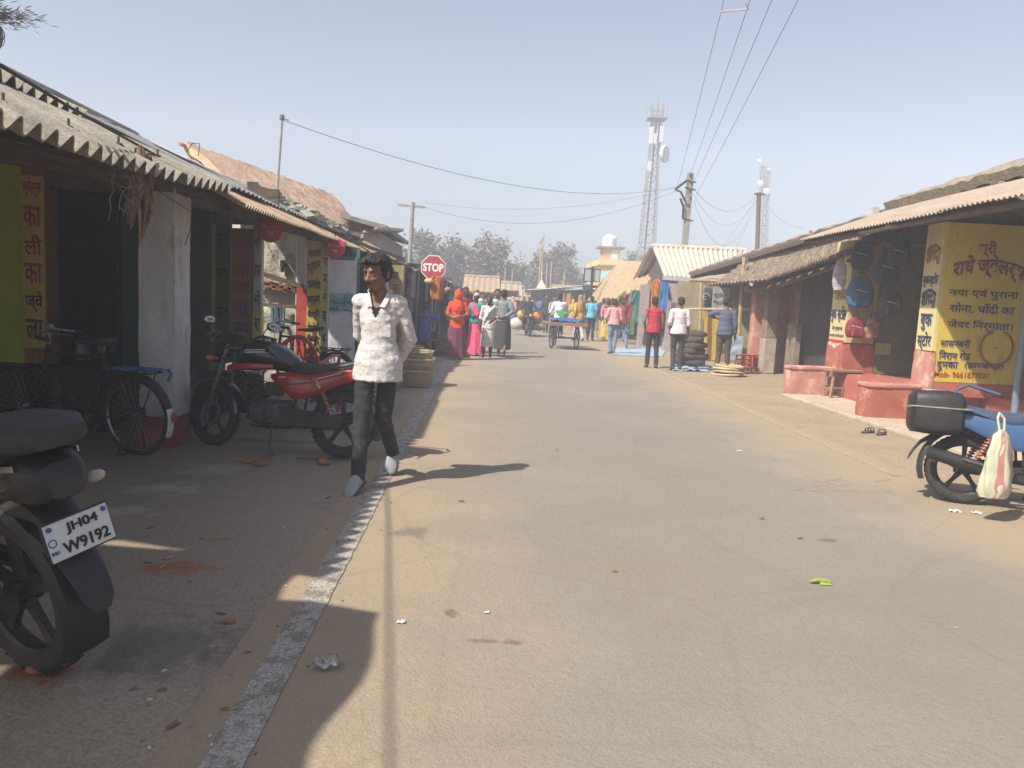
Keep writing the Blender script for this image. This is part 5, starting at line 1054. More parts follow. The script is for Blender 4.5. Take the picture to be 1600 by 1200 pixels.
for s_, x, z, w_, h_ in (('नया एवं पुराना', .0, 1.85, .98, .15), ('सोना, चाँदी का', .0, 1.65, .92, .16), ('जेवर निर्माता।', .0, 1.42, .92, .16), ('सासनबनी', -.32, 1.17, .42, .12), ('निरान रोड', -.31, 1.00, .45, .13), ('दुमका', -.40, .84, .30, .13), ('(झारखण्ड)', .12, .86, .55, .10)): text_mb(s_, S(x, z), w_, h_, .012, mb=k)
k.build('lettering', NAVYL, r1, True, smooth=0)
k = text_mb('Mob- 9661877030', S(-.18, .73), .78, .08, .012); k.build('lettering', mat('red_phone_lettering', (.42, .05, .01), .8), r1, True, smooth=0)
m = MB(); cc = V((cx+.27, y0-.006, 1.13)); M = frame(cc, *CAMF)     # the painted necklace
for i in range(46):
    a = radians(118+304*i/45); R_ = .235; p = M @ V((R_*cos(a), R_*sin(a)*1.05, 0)); m.ell(p, (.014, .004, .014), n=8, m=5)
    if i % 2 and 8 < i < 38: q = M @ V(((R_+.03)*cos(a), (R_+.03)*sin(a)*1.05, 0)); m.ell(q, (.009, .003, .009), n=6, m=4)
m.tube([M @ V((R_*cos(radians(t))*.93, R_*sin(radians(t))*.97, 0)) for t in range(110, 431, 8)], .006, 5)
for i in range(7): p = M @ V((-.09+.03*i, -.275+.004*(i-3)**2, 0)); m.ell(p, (.017, .004, .02), n=8, m=5)
m.ell(M @ V((0, .0, 0)), (.03, .003, .008), n=8, m=4); m.tube([M @ V((-.13, .2, 0)), M @ V((-.06, .24, 0)), M @ V((-.1, .17, 0))], .005, 5); m.tube([M @ V((.13, .2, 0)), M @ V((.06, .24, 0)), M @ V((.1, .17, 0))], .005, 5)
m.build('painted_necklace', mat('necklace_brown', (.28, .10, .02), .8, var=.3), r1, True)
# shop room between the pillars
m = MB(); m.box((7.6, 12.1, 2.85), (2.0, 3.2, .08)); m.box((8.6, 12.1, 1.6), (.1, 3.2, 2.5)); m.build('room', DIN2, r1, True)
cut(11.0, 12.9, 7.55, 7.65, ZP, 2.2).build('wall', GREENP, r1, True); cut(11.0, 12.9, 7.50, 7.54, ZP, 1.05).build('wall_base', REDPL, r1, True)
cut(10.86, 11.5, 7.2, 7.25, ZP, 1.3).build('shutter', LBLUE, r1, True); cut(10.84, 11.5, 7.15, 7.2, ZP, 2.4).build('door_post', WOODB, r1, True); m = cut(13.0, 13.06, XP+.5, 7.6, ZP, 2.7); m.build('wall', GREENP, r1, True)
m = MB(); m.tube([AX(1592, 560, 6.9), AX(1592, 560, 6.9)+V((0, 0, .0))+V((.02, 0, 1.9))], .045, 10); p = AX(1590, 600, 6.95); m = MB(); m.tube([(p.x, p.y, .06), (p.x, p.y, 2.86)], .045, 12); m.build('pole', mat('blue_grey_pole', (.16, .21, .28), .6, var=.25), r1, True)
# roof
ze = lambda y: 2.78-.011*(y-7.9); zt = lambda y: 3.40-.045*(y-7.9)
m = roof_course(5.42, ze, 7.0, lambda y: ze(y)+.62, (4.0, 5.05, 6.1, 7.15, 8.2, 9.25, 10.3, 11.35, 12.4, 13.35), .09, .014, .006, .04)
m.build('roof', TINR, r1, True, smooth=50)
m = MB(); m.sheet((6.9, 4.0, 3.50), (6.9, 13.4, 3.32), (8.8, 13.4, 4.0), (8.8, 4.0, 4.5), 60, 8, lambda u, v: .07*noise.noise(V((u*20, v*4, 2)))+.05*noise.noise(V((u*50, v*12, 1))), .14)
m.sheet((8.8, 4.0, 4.5), (8.8, 13.4, 4.0), (10.6, 13.4, 3.0), (10.6, 4.0, 3.2), 10, 3, None, .12); m.build('thatch_ridge', THAT, r1, True)
m = MB(); m.tube([(5.52, 4.0, 2.74), (5.5, 13.35, 2.68)], .035, 8); m.tube([(5.5, 13.35, 2.70), (7.2, 13.4, 3.2)], .05, 8); m.tube([(6.25, 4.2, 2.88), (6.25, 10.4, 2.86)], .04, 8); m.build('purlin', WOODB, r1, True)
m = MB(); a = AY(1315, 350, 13.5); m.box((6.75, 13.55, 3.13), (.12, .2, .5)); m.build('gable_end', WHITEW, r1, True)
# bags hanging in the bookshop doorway
BG1 = mat('dark_rucksack', (.022, .022, .026), .75, c2=(.04, .04, .045), scale=16, bump=.3); BG2 = mat('blue_rucksack', (.05, .13, .25), .75, c2=(.035, .09, .17), scale=12, bump=.3); BG3 = mat('red_bag', (.25, .03, .04), .75, var=.35, scale=9, bump=.3); BG4 = mat('printed_bag', (.42, .30, .2), .8, c2=(.16, .06, .05), scale=22)
def bag(px, py, Y, w_, h_, d_, mm, label, name='school_bag', pocket=True):
    c = AY(px, py, Y); t = thing(name, label, 'bag', c-V((0, 0, h_/2)), RND.uniform(-.15, .15), 'bags hanging at the bookshop')
    m = MB(); sl_ = []
    for i in range(11):
        v = i/10; sc = (.75+.35*sin(pi*min(1, v*1.05)**.8))*(1 if v < .85 else 1-.9*(v-.85)/.15*.5)
        n = 20; r = []
        for j in range(n): a = 2*pi*j/n; r.append(V((w_/2*sc*math.copysign(abs(cos(a))**.55, cos(a)), d_/2*sc*math.copysign(abs(sin(a))**.6, sin(a)), h_*v)))
        sl_.append(r)
    m.loft(sl_); m.v = [tuple(V(q)+V((0, 0, 0))*1+V((1, 1, .4))*.012*noise.noise(V(q)*12)) for q in m.v]; m.build('bag_body', mm, t, smooth=60)
    if pocket:
        m = MB(); sloft(m, [(-w_*.36, -d_*.52, h_*.28, .01, h_*.2), (-w_*.3, -d_*.6, h_*.28, .02, h_*.22), (w_*.3, -d_*.6, h_*.28, .02, h_*.22), (w_*.36, -d_*.52, h_*.28, .01, h_*.2)], 14); m.build('pocket', mm, t)
        m = MB(); m.tube([(-w_*.38, -d_*.42, h_*.60), (-w_*.1, -d_*.57, h_*.55), (w_*.2, -d_*.57, h_*.50), (w_*.36, -d_*.45, h_*.46)], .008, 6); m.build('zip', mat('pale_zip', (.5, .5, .5), .5, var=.1), t)
    m = MB(); m.tube([(-.04, 0, h_*.97), (-.03, 0, h_+.07), (.03, 0, h_+.07), (.04, 0, h_*.97)], .009, 6); m.tube([(0, 0, h_+.07), (0, .03, h_+.3)], .004, 4); m.build('strap', BG1, t); return t
bag(1347, 400, 12.82, .32, .46, .2, BG1, 'black rucksack hanging above the blue one at the bookshop'); bag(1344, 457, 12.75, .40, .52, .2, BG2, 'blue rucksack with pale zip hanging at the bookshop pillar')
bag(1312, 430, 12.85, .2, .5, .1, mat('striped_grey_bag', (.2, .2, .24), .8, c2=(.5, .5, .52), scale=8, stretch=(.3, .3, 4)), 'grey striped bag left of the blue rucksack', pocket=False)
bag(1336, 512, 12.8, .3, .34, .16, BG3, 'dark red bag hanging below the blue rucksack'); bag(1362, 512, 12.75, .24, .34, .14, BG4, 'patterned cloth bag beside the dark red bag', pocket=False)
bag(1385, 420, 12.2, .36, .5, .2, BG1, 'black rucksack deeper inside the bookshop doorway'); bag(1392, 475, 12.1, .34, .42, .18, mat('brown_rucksack', (.05, .035, .035), .75, var=.3), 'brown rucksack deeper inside the bookshop doorway'); bag(1405, 395, 11.9, .3, .4, .16, BG1, 'small black rucksack near the yellow pillar in the doorway')
m = MB(); p = AY(1373, 545, 13.05); m.box((6.85, 12.93, .93), (.26, .02, .2)); tag(m.build('plastic_packet', mat('lime_packet', (.36, .48, .12), .6, var=.2), None), 'lime green packet hanging low beside the red pillar base', 'packet')
# white sack on the plinth, stool, slippers
p = V((6.75, 11.1, ZP))
for i, (dz, r_) in enumerate(((0, .19), (.17, .2))):
    m = MB(); m.ell((0, 0, .1), (r_*1.15, r_*.8, .115), n=20, m=12); m.v = [tuple(V(q)*(1+.10*noise.noise(V(q)*10+V((i, 0, 0))))) for q in m.v]; m.tube([(.0, -.02, .2), (.02, 0, .27)], [.05, .015], 8)
    o = m.build('sack', mat('white_polythene', (.62, .60, .57), .45, c2=(.45, .42, .38), scale=9, bump=.4), None, origin=(0, 0, 0), smooth=60); o.location = p+V((.02*i, 0, dz)); tag(o, ('lower' if i == 0 else 'upper')+' of the two tied white bags on the red shop plinth', 'sack')
p = G(1312, 626); st_ = thing('wooden_stool', 'weathered wooden stool between the pink bench walls', 'stool', (p.x, p.y, .06), .1)
WD2 = mat('bleached_wood', (.30, .20, .13), .85, c2=(.2, .13, .08), scale=9, stretch=(.3, 3, 3), bump=.2)
m = MB(); m.box((0, 0, .465), (.60, .34, .04)); m.build('seat', WD2, st_, bev=.006)
for x in (-1, 1):
    for y in (-1, 1): m = MB(); m.bar((.20*x, .10*y, .445), (.26*x, .13*y, 0), .045); m.build('leg', WD2, st_)
    m = MB(); m.bar((.245*x, -.12, .15), (.245*x, .12, .15), .025, .03); m.build('rail', WD2, st_)
for y in (-1, 1): m = MB(); m.bar((-.24, .125*y, .17), (.24, .125*y, .17), .025, .03); m.build('rail', WD2, st_)
p = G(1362, 678)
for i in (0, 1):
    t = thing('slipper', ('left' if i == 0 else 'right')+' of a brown pair of slippers on the cement slab edge', 'slipper', (p.x-.04+.12*i, p.y+.03-.10*i, .012), -1.1+.25*i, 'brown slippers')
    sl2 = mat('brown_rubber', (.11, .075, .055), .8, var=.3, scale=12)
    m = MB(); m.prism([(.04*sin(a)*(1+.25*cos(a)), .125*cos(a)) for a in [2*pi*j/24 for j in range(24)]], .018); m.build('sole', sl2, t, bev=.003)
    for yy in (.01, .065): m = MB(); m.loft([[V((.043*cos(b), yy+d_, .016+.045*sin(b)+e)) for d_, e in ((-.014, 0), (.014, 0), (.014, .006), (-.014, .006))] for b in [pi*j/10 for j in range(11)]]); m.build('strap', sl2, t)
# blue motorcycle with a black box
BLUEGL = mat('dusty_blue_paint', (.035, .085, .20), .4, c2=(.05, .10, .19), scale=5, coat=.2, dirt=(.2, .18, .15), dthr=.66); BLUESEAT = mat('blue_seat_cover', (.05, .07, .13), .8, c2=(.035, .05, .10), scale=20, bump=.25, bscale=120)
p = G(1500, 787); hd = -.36
rb2 = motorcycle('blue motorcycle with a black top box parked on the right verge', (p.x+.58*cos(hd), p.y+.58*sin(hd), .006), hd, lean=-.12, tank=BLUEGL, panel=BLUEGL, accent=BLUEGL, seatm=BLUESEAT, stripes=False, scale=.94, shock=mat('orange_spring', (.45, .10, .04), .5), grab=mat('blue_grab', (.07, .10, .17), .5))
m = MB(); sloft(m, [(-1.08, -.04, .76, .12, .14), (-1.05, -.04, .76, .17, .18), (-.92, -.04, .76, .19, .19), (-.80, -.04, .76, .19, .19), (-.70, -.04, .76, .17, .18), (-.67, -.04, .76, .12, .14)], 26, 4.5); bo = m.build('top_box', BLKPL, rb2)
m = MB(); sloft(m, [(-1.085, -.04, .80, .15, .008), (-1.05, -.04, .80, .182, .010), (-.85, -.04, .80, .198, .010), (-.66, -.04, .80, .182, .010), (-.62, -.04, .80, .15, .008)], 24, 5); m.build('lid_seam', mat('grey_trim', (.25, .24, .22), .5), bo)
m = MB(); m.tube([(-.98, -.14, .945), (-.88, -.16, .95), (-.78, -.15, .95)], .006, 6); m.build('lid_badge', STEEL, bo)
m = MB(); m.tube([(-.66, .16, .80), (-.68, .17, .98), (-.60, .15, 1.03), (-.35, .14, .96)], .016, 8); m.build('passenger_rail', mat('blue_grab', (.07, .10, .17), .5), rb2)
qb = AY(1553, 776, 5.42); pbt = thing('carrier_bag', 'striped plastic carrier bag hanging on the blue motorcycle', 'bag', qb, .2)
m = MB()
rr_ = []
for i in range(13):
    v = i/12; wd = .03+.105*(1-v)**.6*(1 if v > .1 else .75+2.5*v); rr_.append([V((wd*1.1*cos(a)*(1+.12*sin(5*a+v*6)), wd*.62*sin(a)*(1+.14*cos(4*a)), .5*v)) for a in [2*pi*j/30 for j in range(30)]])
rr_ = [[q+V((noise.noise(q*14), noise.noise(q*14+V((5, 1, 2))), 0))*.016 for q in r] for r in rr_]
m.loft(rr_); m.build('bag_body', mat('pale_green_plastic', (.42, .47, .30), .4, c2=(.52, .46, .37), scale=9, stretch=(4, 4, .2), bump=.3, bscale=14), pbt, smooth=60)
m = MB()
for j in (2, 8, 20, 26): m.loft([[r[j % 30]*1.0+V((0, 0, 0))+(r[j % 30]-V((0, 0, r[j % 30].z)))*.03, r[(j+2) % 30]+(r[(j+2) % 30]-V((0, 0, r[(j+2) % 30].z)))*.03] for r in rr_], False, False)
m.build('red_stripe', mat('pink_stripe', (.42, .19, .17), .5, var=.2), pbt); m = MB(); m.tube([(-.02, 0, .49), (-.03, .02, .58), (.0, .04, .62)], .008, 6); m.tube([(.02, 0, .49), (.03, .02, .58), (.0, .04, .62)], .008, 6); m.build('handle', mat('pale_green_plastic', (.5, .5, .3), .4), pbt)
# ---------------------------------------------------------------- pink house with the tiled lean-to
r2 = thing('tiled_house', 'pink plastered right-hand house with long grey roof and tiled lean-to over a dark room', 'house', (8, 16.5, 0))
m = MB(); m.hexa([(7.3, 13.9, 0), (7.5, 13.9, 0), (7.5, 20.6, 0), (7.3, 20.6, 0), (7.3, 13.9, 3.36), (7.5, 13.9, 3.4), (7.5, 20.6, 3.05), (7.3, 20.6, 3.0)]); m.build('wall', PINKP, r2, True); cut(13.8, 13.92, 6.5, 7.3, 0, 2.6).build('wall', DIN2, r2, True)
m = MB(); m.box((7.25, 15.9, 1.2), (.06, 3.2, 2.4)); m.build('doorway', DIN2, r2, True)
def tiles(mb, e0, e1, t1, t0, nrow, ncol):
    """rows of half-round tiles stepping up from eave e0-e1 to the wall line t0-t1"""
    f = lambda u, v: V((0, 0, .05*abs(sin(pi*ncol*u))+.10*(1-(v*nrow-math.floor(min(v*nrow, nrow-1e-4))))+.012*noise.noise(V((u*ncol*1.3, math.floor(v*nrow)*1.7, 3)))+.03*noise.noise(V((u*3, v*2, 7)))))
    return mb.sheet(e0, e1, t1, t0, ncol*4, nrow*5, f, .03)
e0 = AX(1198, 447, 6.05); e1 = AX(1322, 405, 6.05); t0 = V((7.25, e0.y+.6, 3.05)); t1 = V((7.25, e1.y, 3.05))
m = tiles(MB(), e1, e0, t0, t1, 7, 30); ea = AX(1138, 441, 5.75); ea = V((5.95, 20.4, 1.95)); tiles(m, e0, ea, V((7.25, 20.6, 2.9)), t0, 7, 16); m.build('tiled_lean_to', TILE, r2, True, smooth=50)
m = MB(); m.tube([e1+V((.25, 0, .02)), e0+V((.25, .1, .0)), e0.lerp(ea, .6)+V((.35, 0, .02))], .035, 8)
for i in range(8): q = e1.lerp(e0, i/7)+V((.02, 0, -.04)); m.tube([q, q+V((1.1, 0, .72))], .03, 6)
m.build('rafter', WOODB, r2, True)
MUDP = mat('mud_plaster', (.27, .20, .14), .95, c2=(.17, .12, .085), scale=4, dirt=(.42, .37, .3), dscale=3, dthr=.6, bump=.6, bscale=12)
p = G(1192, 584); m = MB(); m.box((p.x+.1, p.y+.1, 1.05), (.3, .3, 2.1)); m.build('pillar', MUDP, r2, True, bev=.03); m = MB(); m.box((p.x+.1, p.y+.1, .42), (.312, .312, .84)); m.build('pillar_base', mat('worn_plaster_base', (.40, .34, .27), .95, c2=(.28, .23, .18), scale=5, bump=.4), r2, True, bev=.03)
m = MB(); m.box((6.98, 17.1, .6), (.12, .5, 1.2)); m.build('mud_wall', MUDP, r2, True); m = MB(); m.box((6.95, 18.9, 1.1), (.3, 1.3, 2.2)); m.build('wall', PINKP, r2, True)
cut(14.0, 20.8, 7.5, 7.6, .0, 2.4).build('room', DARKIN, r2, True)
# long roof above
a = AX(1098, 436, 6.9); m = MB(); m.sheet((6.75, 27.5, 2.55), (6.75, 13.6, 3.28), (8.8, 13.6, 4.0), (8.8, 27.5, 3.35), 60, 8, lambda u, v: .04*noise.noise(V((u*24, v*4, 5)))+.02*sin(u*260), .1)
m.sheet((8.8, 27.5, 3.35), (8.8, 13.6, 4.0), (11, 13.6, 3.2), (11, 27.5, 2.6), 12, 2, None, .1); m.build('roof', mat('brown_grey_sheet', (.31, .26, .21), .92, c2=(.22, .18, .145), scale=2, dirt=(.17, .13, .1), dthr=.6, bump=.3, fine=.2), r2, True)
m = MB(); m.bar((6.8, 27.4, 2.45), (6.8, 13.7, 3.17), .07, .10); m.build('eave_board', WOODB, r2, True)
m = MB()
for px, py in ((1160, 350), (1178, 352)):
    pass
q = AX(1272, 380, 7.2); m.bar(q+V((-.1, 0, .25)), AX(1280, 412, 6.6), .05); m.build('strut', WOODB, r2, True)
m = MB(); m.box(AY(1178, 414, 19.8), (.34, .1, .16)); m.tube([AY(1168, 395, 19.8), AY(1168, 412, 19.8)], .02, 6); m.tube([AY(1182, 395, 19.8), AY(1182, 412, 19.8)], .02, 6); tag(m.build('hanging_shelf', mat('dark_plank', (.16, .12, .09), .9), None), 'small plank shelf hung above the tiled lean-to corner', 'shelf')
# red plastic chairs, display rack with white sack
for px, py, lb in ((1160, 583, 'orange red stool at the pink wall, left one'), (1172, 581, 'orange red stool against the mud pillar, right one')):
    p = G(px, py); t = thing('plastic_stool', lb, 'stool', (p.x, p.y, 0), .3*(px % 3), 'orange plastic stools'); OS = mat('orange_plastic', (.55, .09, .02), .5, var=.2)
    m = MB(); m.box((0, 0, .42), (.28, .28, .03)); m.build('seat', OS, t, bev=.01)
    for x in (-1, 1):
        for y in (-1, 1): m = MB(); m.bar((.11*x, .11*y, .41), (.14*x, .14*y, 0), .035); m.build('leg', OS, t)
        for z in (.12, .22, .32): m = MB(); m.bar((.128*x, -.13, z), (.128*x, .13, z), .02); m.bar((-.13, .128*x, z), (.13, .128*x, z), .02); m.build('rail', OS, t)
p = G(1222, 580); t = thing('wire_rack', 'white framed rack holding a white sack before the dark room', 'rack', (p.x, p.y, 0), .2)
m = MB()
for x in (-.22, .22):
    for y in (-.18, .18): m.tube([(x, y, 0), (x, y, .62)], .013, 6)
for z in (.1, .6): m.tube([(-.22, -.18, z), (.22, -.18, z), (.22, .18, z), (-.22, .18, z), (-.22, -.18, z)], .011, 6)
m.tube([(-.22, -.18, 0), (-.5, -.5, .02), (.1, -.5, .02), (.22, -.18, 0)], .014, 6); m.build('frame', mat('white_enamel', (.6, .6, .6), .5, var=.15), t)
m = MB(); m.ell((0, 0, .32), (.17, .14, .25), n=18, m=10); m.v = [tuple(V(q)*(1+.14*noise.noise(V(q)*9))) for q in m.v]; tag(m.build('sack', mat('white_polythene', (.6, .6, .6), .5), None, origin=(0, 0, 0), smooth=60), 'stuffed white sack in the wire rack before the dark room', 'sack').location = (p.x, p.y, 0)
# ---------------------------------------------------------------- stalls further along the left side
def awn(mb, a, b, c, d, sag=.06, th=.006, n=14, seed=0, k=3): return mb.sheet(a, b, c, d, n, 6, lambda u, v: .05*noise.noise(V((u*k+seed, v*2, seed)))-sag*sin(pi*u)*.5, th)
CREAMF = mat('torn_cream_flex', (.50, .46, .38), .8, c2=(.36, .32, .26), scale=4, dirt=(.25, .22, .18), dthr=.6); BLACKT = mat('black_tarpaulin', (.022, .022, .025), .6, c2=(.05, .05, .05), scale=6, bump=.4)
BLUET = mat('blue_tarpaulin', (.10, .22, .40), .6, c2=(.16, .27, .42), scale=6, bump=.4); TEALT = mat('teal_tarpaulin', (.12, .34, .36), .7, c2=(.2, .42, .44), scale=5)
GAR = [mat('garment_'+n, c, .92, var=.35, scale=9, bump=.3) for n, c in (('orange', (.46, .15, .02)), ('magenta', (.28, .03, .10)), ('red', (.32, .03, .03)), ('teal', (.03, .17, .18)), ('navy', (.03, .04, .12)), ('black', (.02, .02, .022)), ('white', (.5, .5, .5)), ('brown', (.14, .08, .05)), ('pink', (.5, .2, .25)), ('green', (.1, .2, .08)))]
GN = ['orange', 'magenta', 'red', 'teal', 'navy', 'black', 'white', 'brown', 'pink', 'green']
def garment(x, y, z, h_, w_, gi, label, group, rz=0.):
    m = MB(); n = 18; rings = []
    for i in range(8):
        v = i/7; ww = w_*(.3 if v < .05 else 1)*(1-.12*v); rings.append([V((cos(2*pi*j/n)*ww/2*(1+.10*sin(5*2*pi*j/n+v*2)), sin(2*pi*j/n)*.05*(1+.5*sin(4*2*pi*j/n)), -h_*v)) for j in range(n)])
    m.loft(rings)
    if gi % 2: m.tube([(-w_*.4, 0, -.04), (-w_*.8, 0, -h_*.35)], [.05, .06], 8); m.tube([(w_*.4, 0, -.04), (w_*.8, 0, -h_*.35)], [.05, .06], 8)
    m.tube([(0, 0, 0), (0, 0, .06), (.02, 0, .10)], .006, 4)
    o = m.build('hanging_garment', GAR[gi], None, smooth=60, origin=(0, 0, 0)); o.location = (x, y, z); o.rotation_euler.z = rz; return tag(o, label, 'garment', group)
def stall(label, y0, y1, xf, xb, zf, zb, am, posts, n_g, seed, gsets, grp, name='market_stall'):
    t = thing(name, label, 'stall', ((xf+xb)/2, (y0+y1)/2, 0)); s = 1 if xb > xf else -1; rr = random.Random(seed)
    m = MB(); awn(m, (xf, y0, zf), (xf, y1, zf), (xb, y1, zb), (xb, y0, zb), .12, .008, 18, seed); m.build('awning', am, t, True, smooth=60)
    for i in range(posts):
        y = y0+.1+(y1-y0-.2)*i/max(1, posts-1); m = MB(); m.tube([(xf+.12*s, y, 0), (xf+.12*s+.03, y, zf)], .035, 8); m.build('post', BAMBOO, t, True); m = MB(); m.tube([(xb, y, 0), (xb, y, zb)], .035, 8); m.build('post', BAMBOO, t, True)
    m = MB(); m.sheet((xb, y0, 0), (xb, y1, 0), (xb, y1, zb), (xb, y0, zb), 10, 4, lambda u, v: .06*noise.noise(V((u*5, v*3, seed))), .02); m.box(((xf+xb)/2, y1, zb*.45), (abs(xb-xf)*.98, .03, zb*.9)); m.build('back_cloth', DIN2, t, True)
    m = MB(); m.box(((xf+xb)/2+.2*s, (y0+y1)/2, .22), (abs(xb-xf)*.7, (y1-y0)*.8, .44)); m.build('platform', WOODB, t, True)
    for i in range(n_g):
        gi = gsets[i % len(gsets)]; y = y0+.3+(y1-y0-.6)*(i+rr.random()*.5)/n_g; hh = rr.uniform(.7, 1.2)
        garment(xf+s*rr.uniform(.15, .9), y, zf+.02-rr.uniform(0, .12), hh, rr.uniform(.3, .42), gi, '%s garment hanging at the %s' % (GN[gi], grp), GN[gi]+' garments at the '+grp, rr.uniform(-.6, .6))
    return t
stall('left cloth stall with torn cream awning beside the stop sign', 17.2, 21.2, -1.75, -3.6, 2.12, 2.55, CREAMF, 3, 9, 3, [2, 5, 0, 3, 7, 1, 6, 5, 4], 'first left cloth stall')
stall('left cloth stall under a black tarpaulin past the stop sign', 21.6, 26.0, -1.55, -3.6, 2.10, 2.6, BLACKT, 3, 9, 5, [5, 4, 7, 2, 5, 3, 1], 'second left cloth stall')
stall('far left stall with a low cream awning behind the women', 26.6, 32.5, -1.4, -3.8, 2.05, 2.5, CREAMF, 3, 7, 8, [5, 7, 4, 9], 'third left cloth stall')
stall('farthest left stall under a drooping black tarpaulin', 33.2, 40., -1.5, -4, 2.0, 2.3, BLACKT, 3, 5, 9, [7, 5, 4], 'fourth left cloth stall')
p = AY(684, 440, 19.); garment(p.x, 18.6, 1.93, .56, .34, 0, 'bright orange garment hanging below the stop sign', None, .2)
m = MB(); c = AY(672, 440, 18.9); m.ell((c.x, 18.5, c.z), (.11, .08, .07), n=14); tag(m.build('straw_hat', mat('straw_cream', (.5, .42, .28), .9, var=.2), None), 'pale straw hat hung just below the stop sign', 'hat')
p = AY(592, 465, 14.6); m = MB(); m.tube([p+V((0, 0, .42)), p+V((0, 0, .3)), p-V((0, 0, .35)), p-V((0, 0, .42))], [.03, .17, .19, .08], 18)
m.v = [(a+.014*sin(40*atan2(b-p.y, a-p.x)), b, c_) for a, b, c_ in m.v]; tag(m.build('hanging_bundle', mat('white_cord_bundle', (.42, .38, .32), .85, var=.4, scale=20, stretch=(6, 6, .4)), None), 'white cord bundle hanging beside the walking man head', 'bundle')
# stop sign
Y = 19.3; c = AY(677, 418, Y); R_ = 18.7*Y/FPX/cos(radians(22.5))
t = thing('stop_sign', 'red octagonal stop sign on a thin post above the left stalls', 'sign', (c.x, Y, 0))
oct_ = lambda r: [(r*cos(radians(22.5+45*i)), r*sin(radians(22.5+45*i))) for i in range(8)]
M = frame(c, *CAMF)
m = MB(); m.prism(oct_(R_), .004, M @ Matrix.Translation((0, 0, -.004))); m.build('sign_border', mat('sign_border_white', (.72, .70, .68), .5, var=.1), t, True, smooth=0)
m = MB(); m.prism(oct_(R_*.92), .004, M @ Matrix.Translation((0, 0, .001))); m.build('sign_face', mat('stop_red', (.44, .05, .065), .6, var=.2, scale=6, dirt=(.42, .14, .13), dscale=9, dthr=.6), t, True, smooth=0)
k = text_mb('STOP', M @ Matrix.Translation((0, 0, .007)), R_*1.55, R_*.62, .035, jit=0); k.build('lettering', mat('stop_white', (.8, .79, .77), .5, var=.05), t, True, smooth=0)
m = MB(); m.tube([(c.x, Y+.03, 0), (c.x, Y+.03, c.z+R_*.7)], .025, 8); m.build('post', GALV, t, True)
stall('right stall with brown sheet awning beyond the golden thatch', 37, 42.5, 5.3, 8.5, 2.1, 2.7, TIN, 3, 6, 21, [2, 4, 7, 8, 3], 'first far right stall'); stall('right stall under a teal awning at the street end', 43.2, 50, 4.6, 8.5, 2.1, 2.6, TEALT, 3, 5, 22, [0, 5, 6, 2], 'second far right stall')
stall('low brown awning stall at the very end of the street', 51, 56, 2.8, 7, 2.1, 2.6, CREAMF, 3, 4, 23, [4, 7, 1], 'last right stall'); stall('far left end stall beneath a blue tarpaulin', 40.6, 47, -1.3, -4, 2.0, 2.4, BLUET, 3, 5, 24, [2, 6, 5], 'fifth left cloth stall')
# ---------------------------------------------------------------- houses at the end of the street
def hut(label, pl, pr, py_e, py_r, Y, dep, roofm, wallm, ridge_in=0., name='tiled_house', cat='house', rows=9):
    """gabled house: eave towards the camera at depth Y from pixel column pl to pr"""
    a = AY(pl, py_e, Y); b = AY(pr, py_e, Y); zr = AY((pl+pr)/2, py_r, Y+dep/2).z; ze_ = (a.z+b.z)/2
    t = thing(name, label, cat, ((a.x+b.x)/2, Y+dep/2, 0))
    f = lambda u, v: .05*abs(sin(pi*u*(b.x-a.x)*3))+.06*(1-(v*rows-math.floor(min(v*rows, rows-1e-4))))
    m = MB(); m.sheet((a.x, Y, ze_), (b.x, Y, ze_), (b.x, Y+dep/2, zr), (a.x, Y+dep/2, zr), 48, rows*4, f, .06); m.sheet((b.x, Y+dep, ze_), (a.x, Y+dep, ze_), (a.x, Y+dep/2, zr), (b.x, Y+dep/2, zr), 8, 4, None, .06); m.build('roof', roofm, t, True, smooth=50)
    m = MB(); m.tube([(a.x, Y+dep/2, zr+.05), (b.x, Y+dep/2, zr+.05)], .12, 8); m.build('ridge', roofm, t, True)
    m = MB(); x0, x1 = a.x+.3, b.x-.3; m.box(((x0+x1)/2, Y+dep/2, ze_/2), (x1-x0, dep-1.0, ze_))
    for x in (x0, x1): m.add([(x-.05, Y+.5, ze_), (x+.05, Y+.5, ze_), (x+.05, Y+dep-.5, ze_), (x-.05, Y+dep-.5, ze_), (x-.05, Y+dep/2, zr-.1), (x+.05, Y+dep/2, zr-.1)], [(0, 1, 2, 3), (0, 4, 5, 1), (2, 5, 4, 3), (0, 3, 4), (1, 5, 2)])
    m.build('wall', wallm, t, True)
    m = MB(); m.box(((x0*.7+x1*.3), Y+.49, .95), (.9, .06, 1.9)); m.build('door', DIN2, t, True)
    return t
TILE2 = mat('far_tan_tile', (.40, .29, .19), .95, c2=(.27, .19, .13), scale=3, dirt=(.22, .16, .11), dscale=4, dthr=.6, fine=.3); TILE3 = mat('far_grey_tile', (.36, .28, .20), .95, c2=(.26, .2, .145), scale=3, dirt=(.42, .35, .27), dthr=.6)
MUDF = mat('far_mud_wall', (.16, .13, .10), .95, var=.3, scale=3)
hut('far tan tiled house with banded roof at the end of the street', 722, 781, 458, 434, 44, 7, TILE2, MUDF)
hut('far grey brown tiled house to the right of the banded roof', 783, 817, 471, 444, 40, 6, TILE3, MUDF)
hut('low long brown roofed hut at the street end under the temple', 812, 900, 474, 463, 52, 6, TILE3, MUDF)
hut('far hut with rust roof behind the rickshaw', 868, 960, 462, 450, 56, 7, TILE2, MUDF)
hut('low grey sheet shed far behind the white temple', 775, 850, 459, 447, 75, 6, ASBG, MUDF)
Y = 62; a = AY(832, 460, Y); b = AY(858, 460, Y); ap_ = AY(846, 436, Y)
t = thing('temple', 'small white pyramid roofed temple at the end of the street', 'temple', ((a.x+b.x)/2, Y, 0))
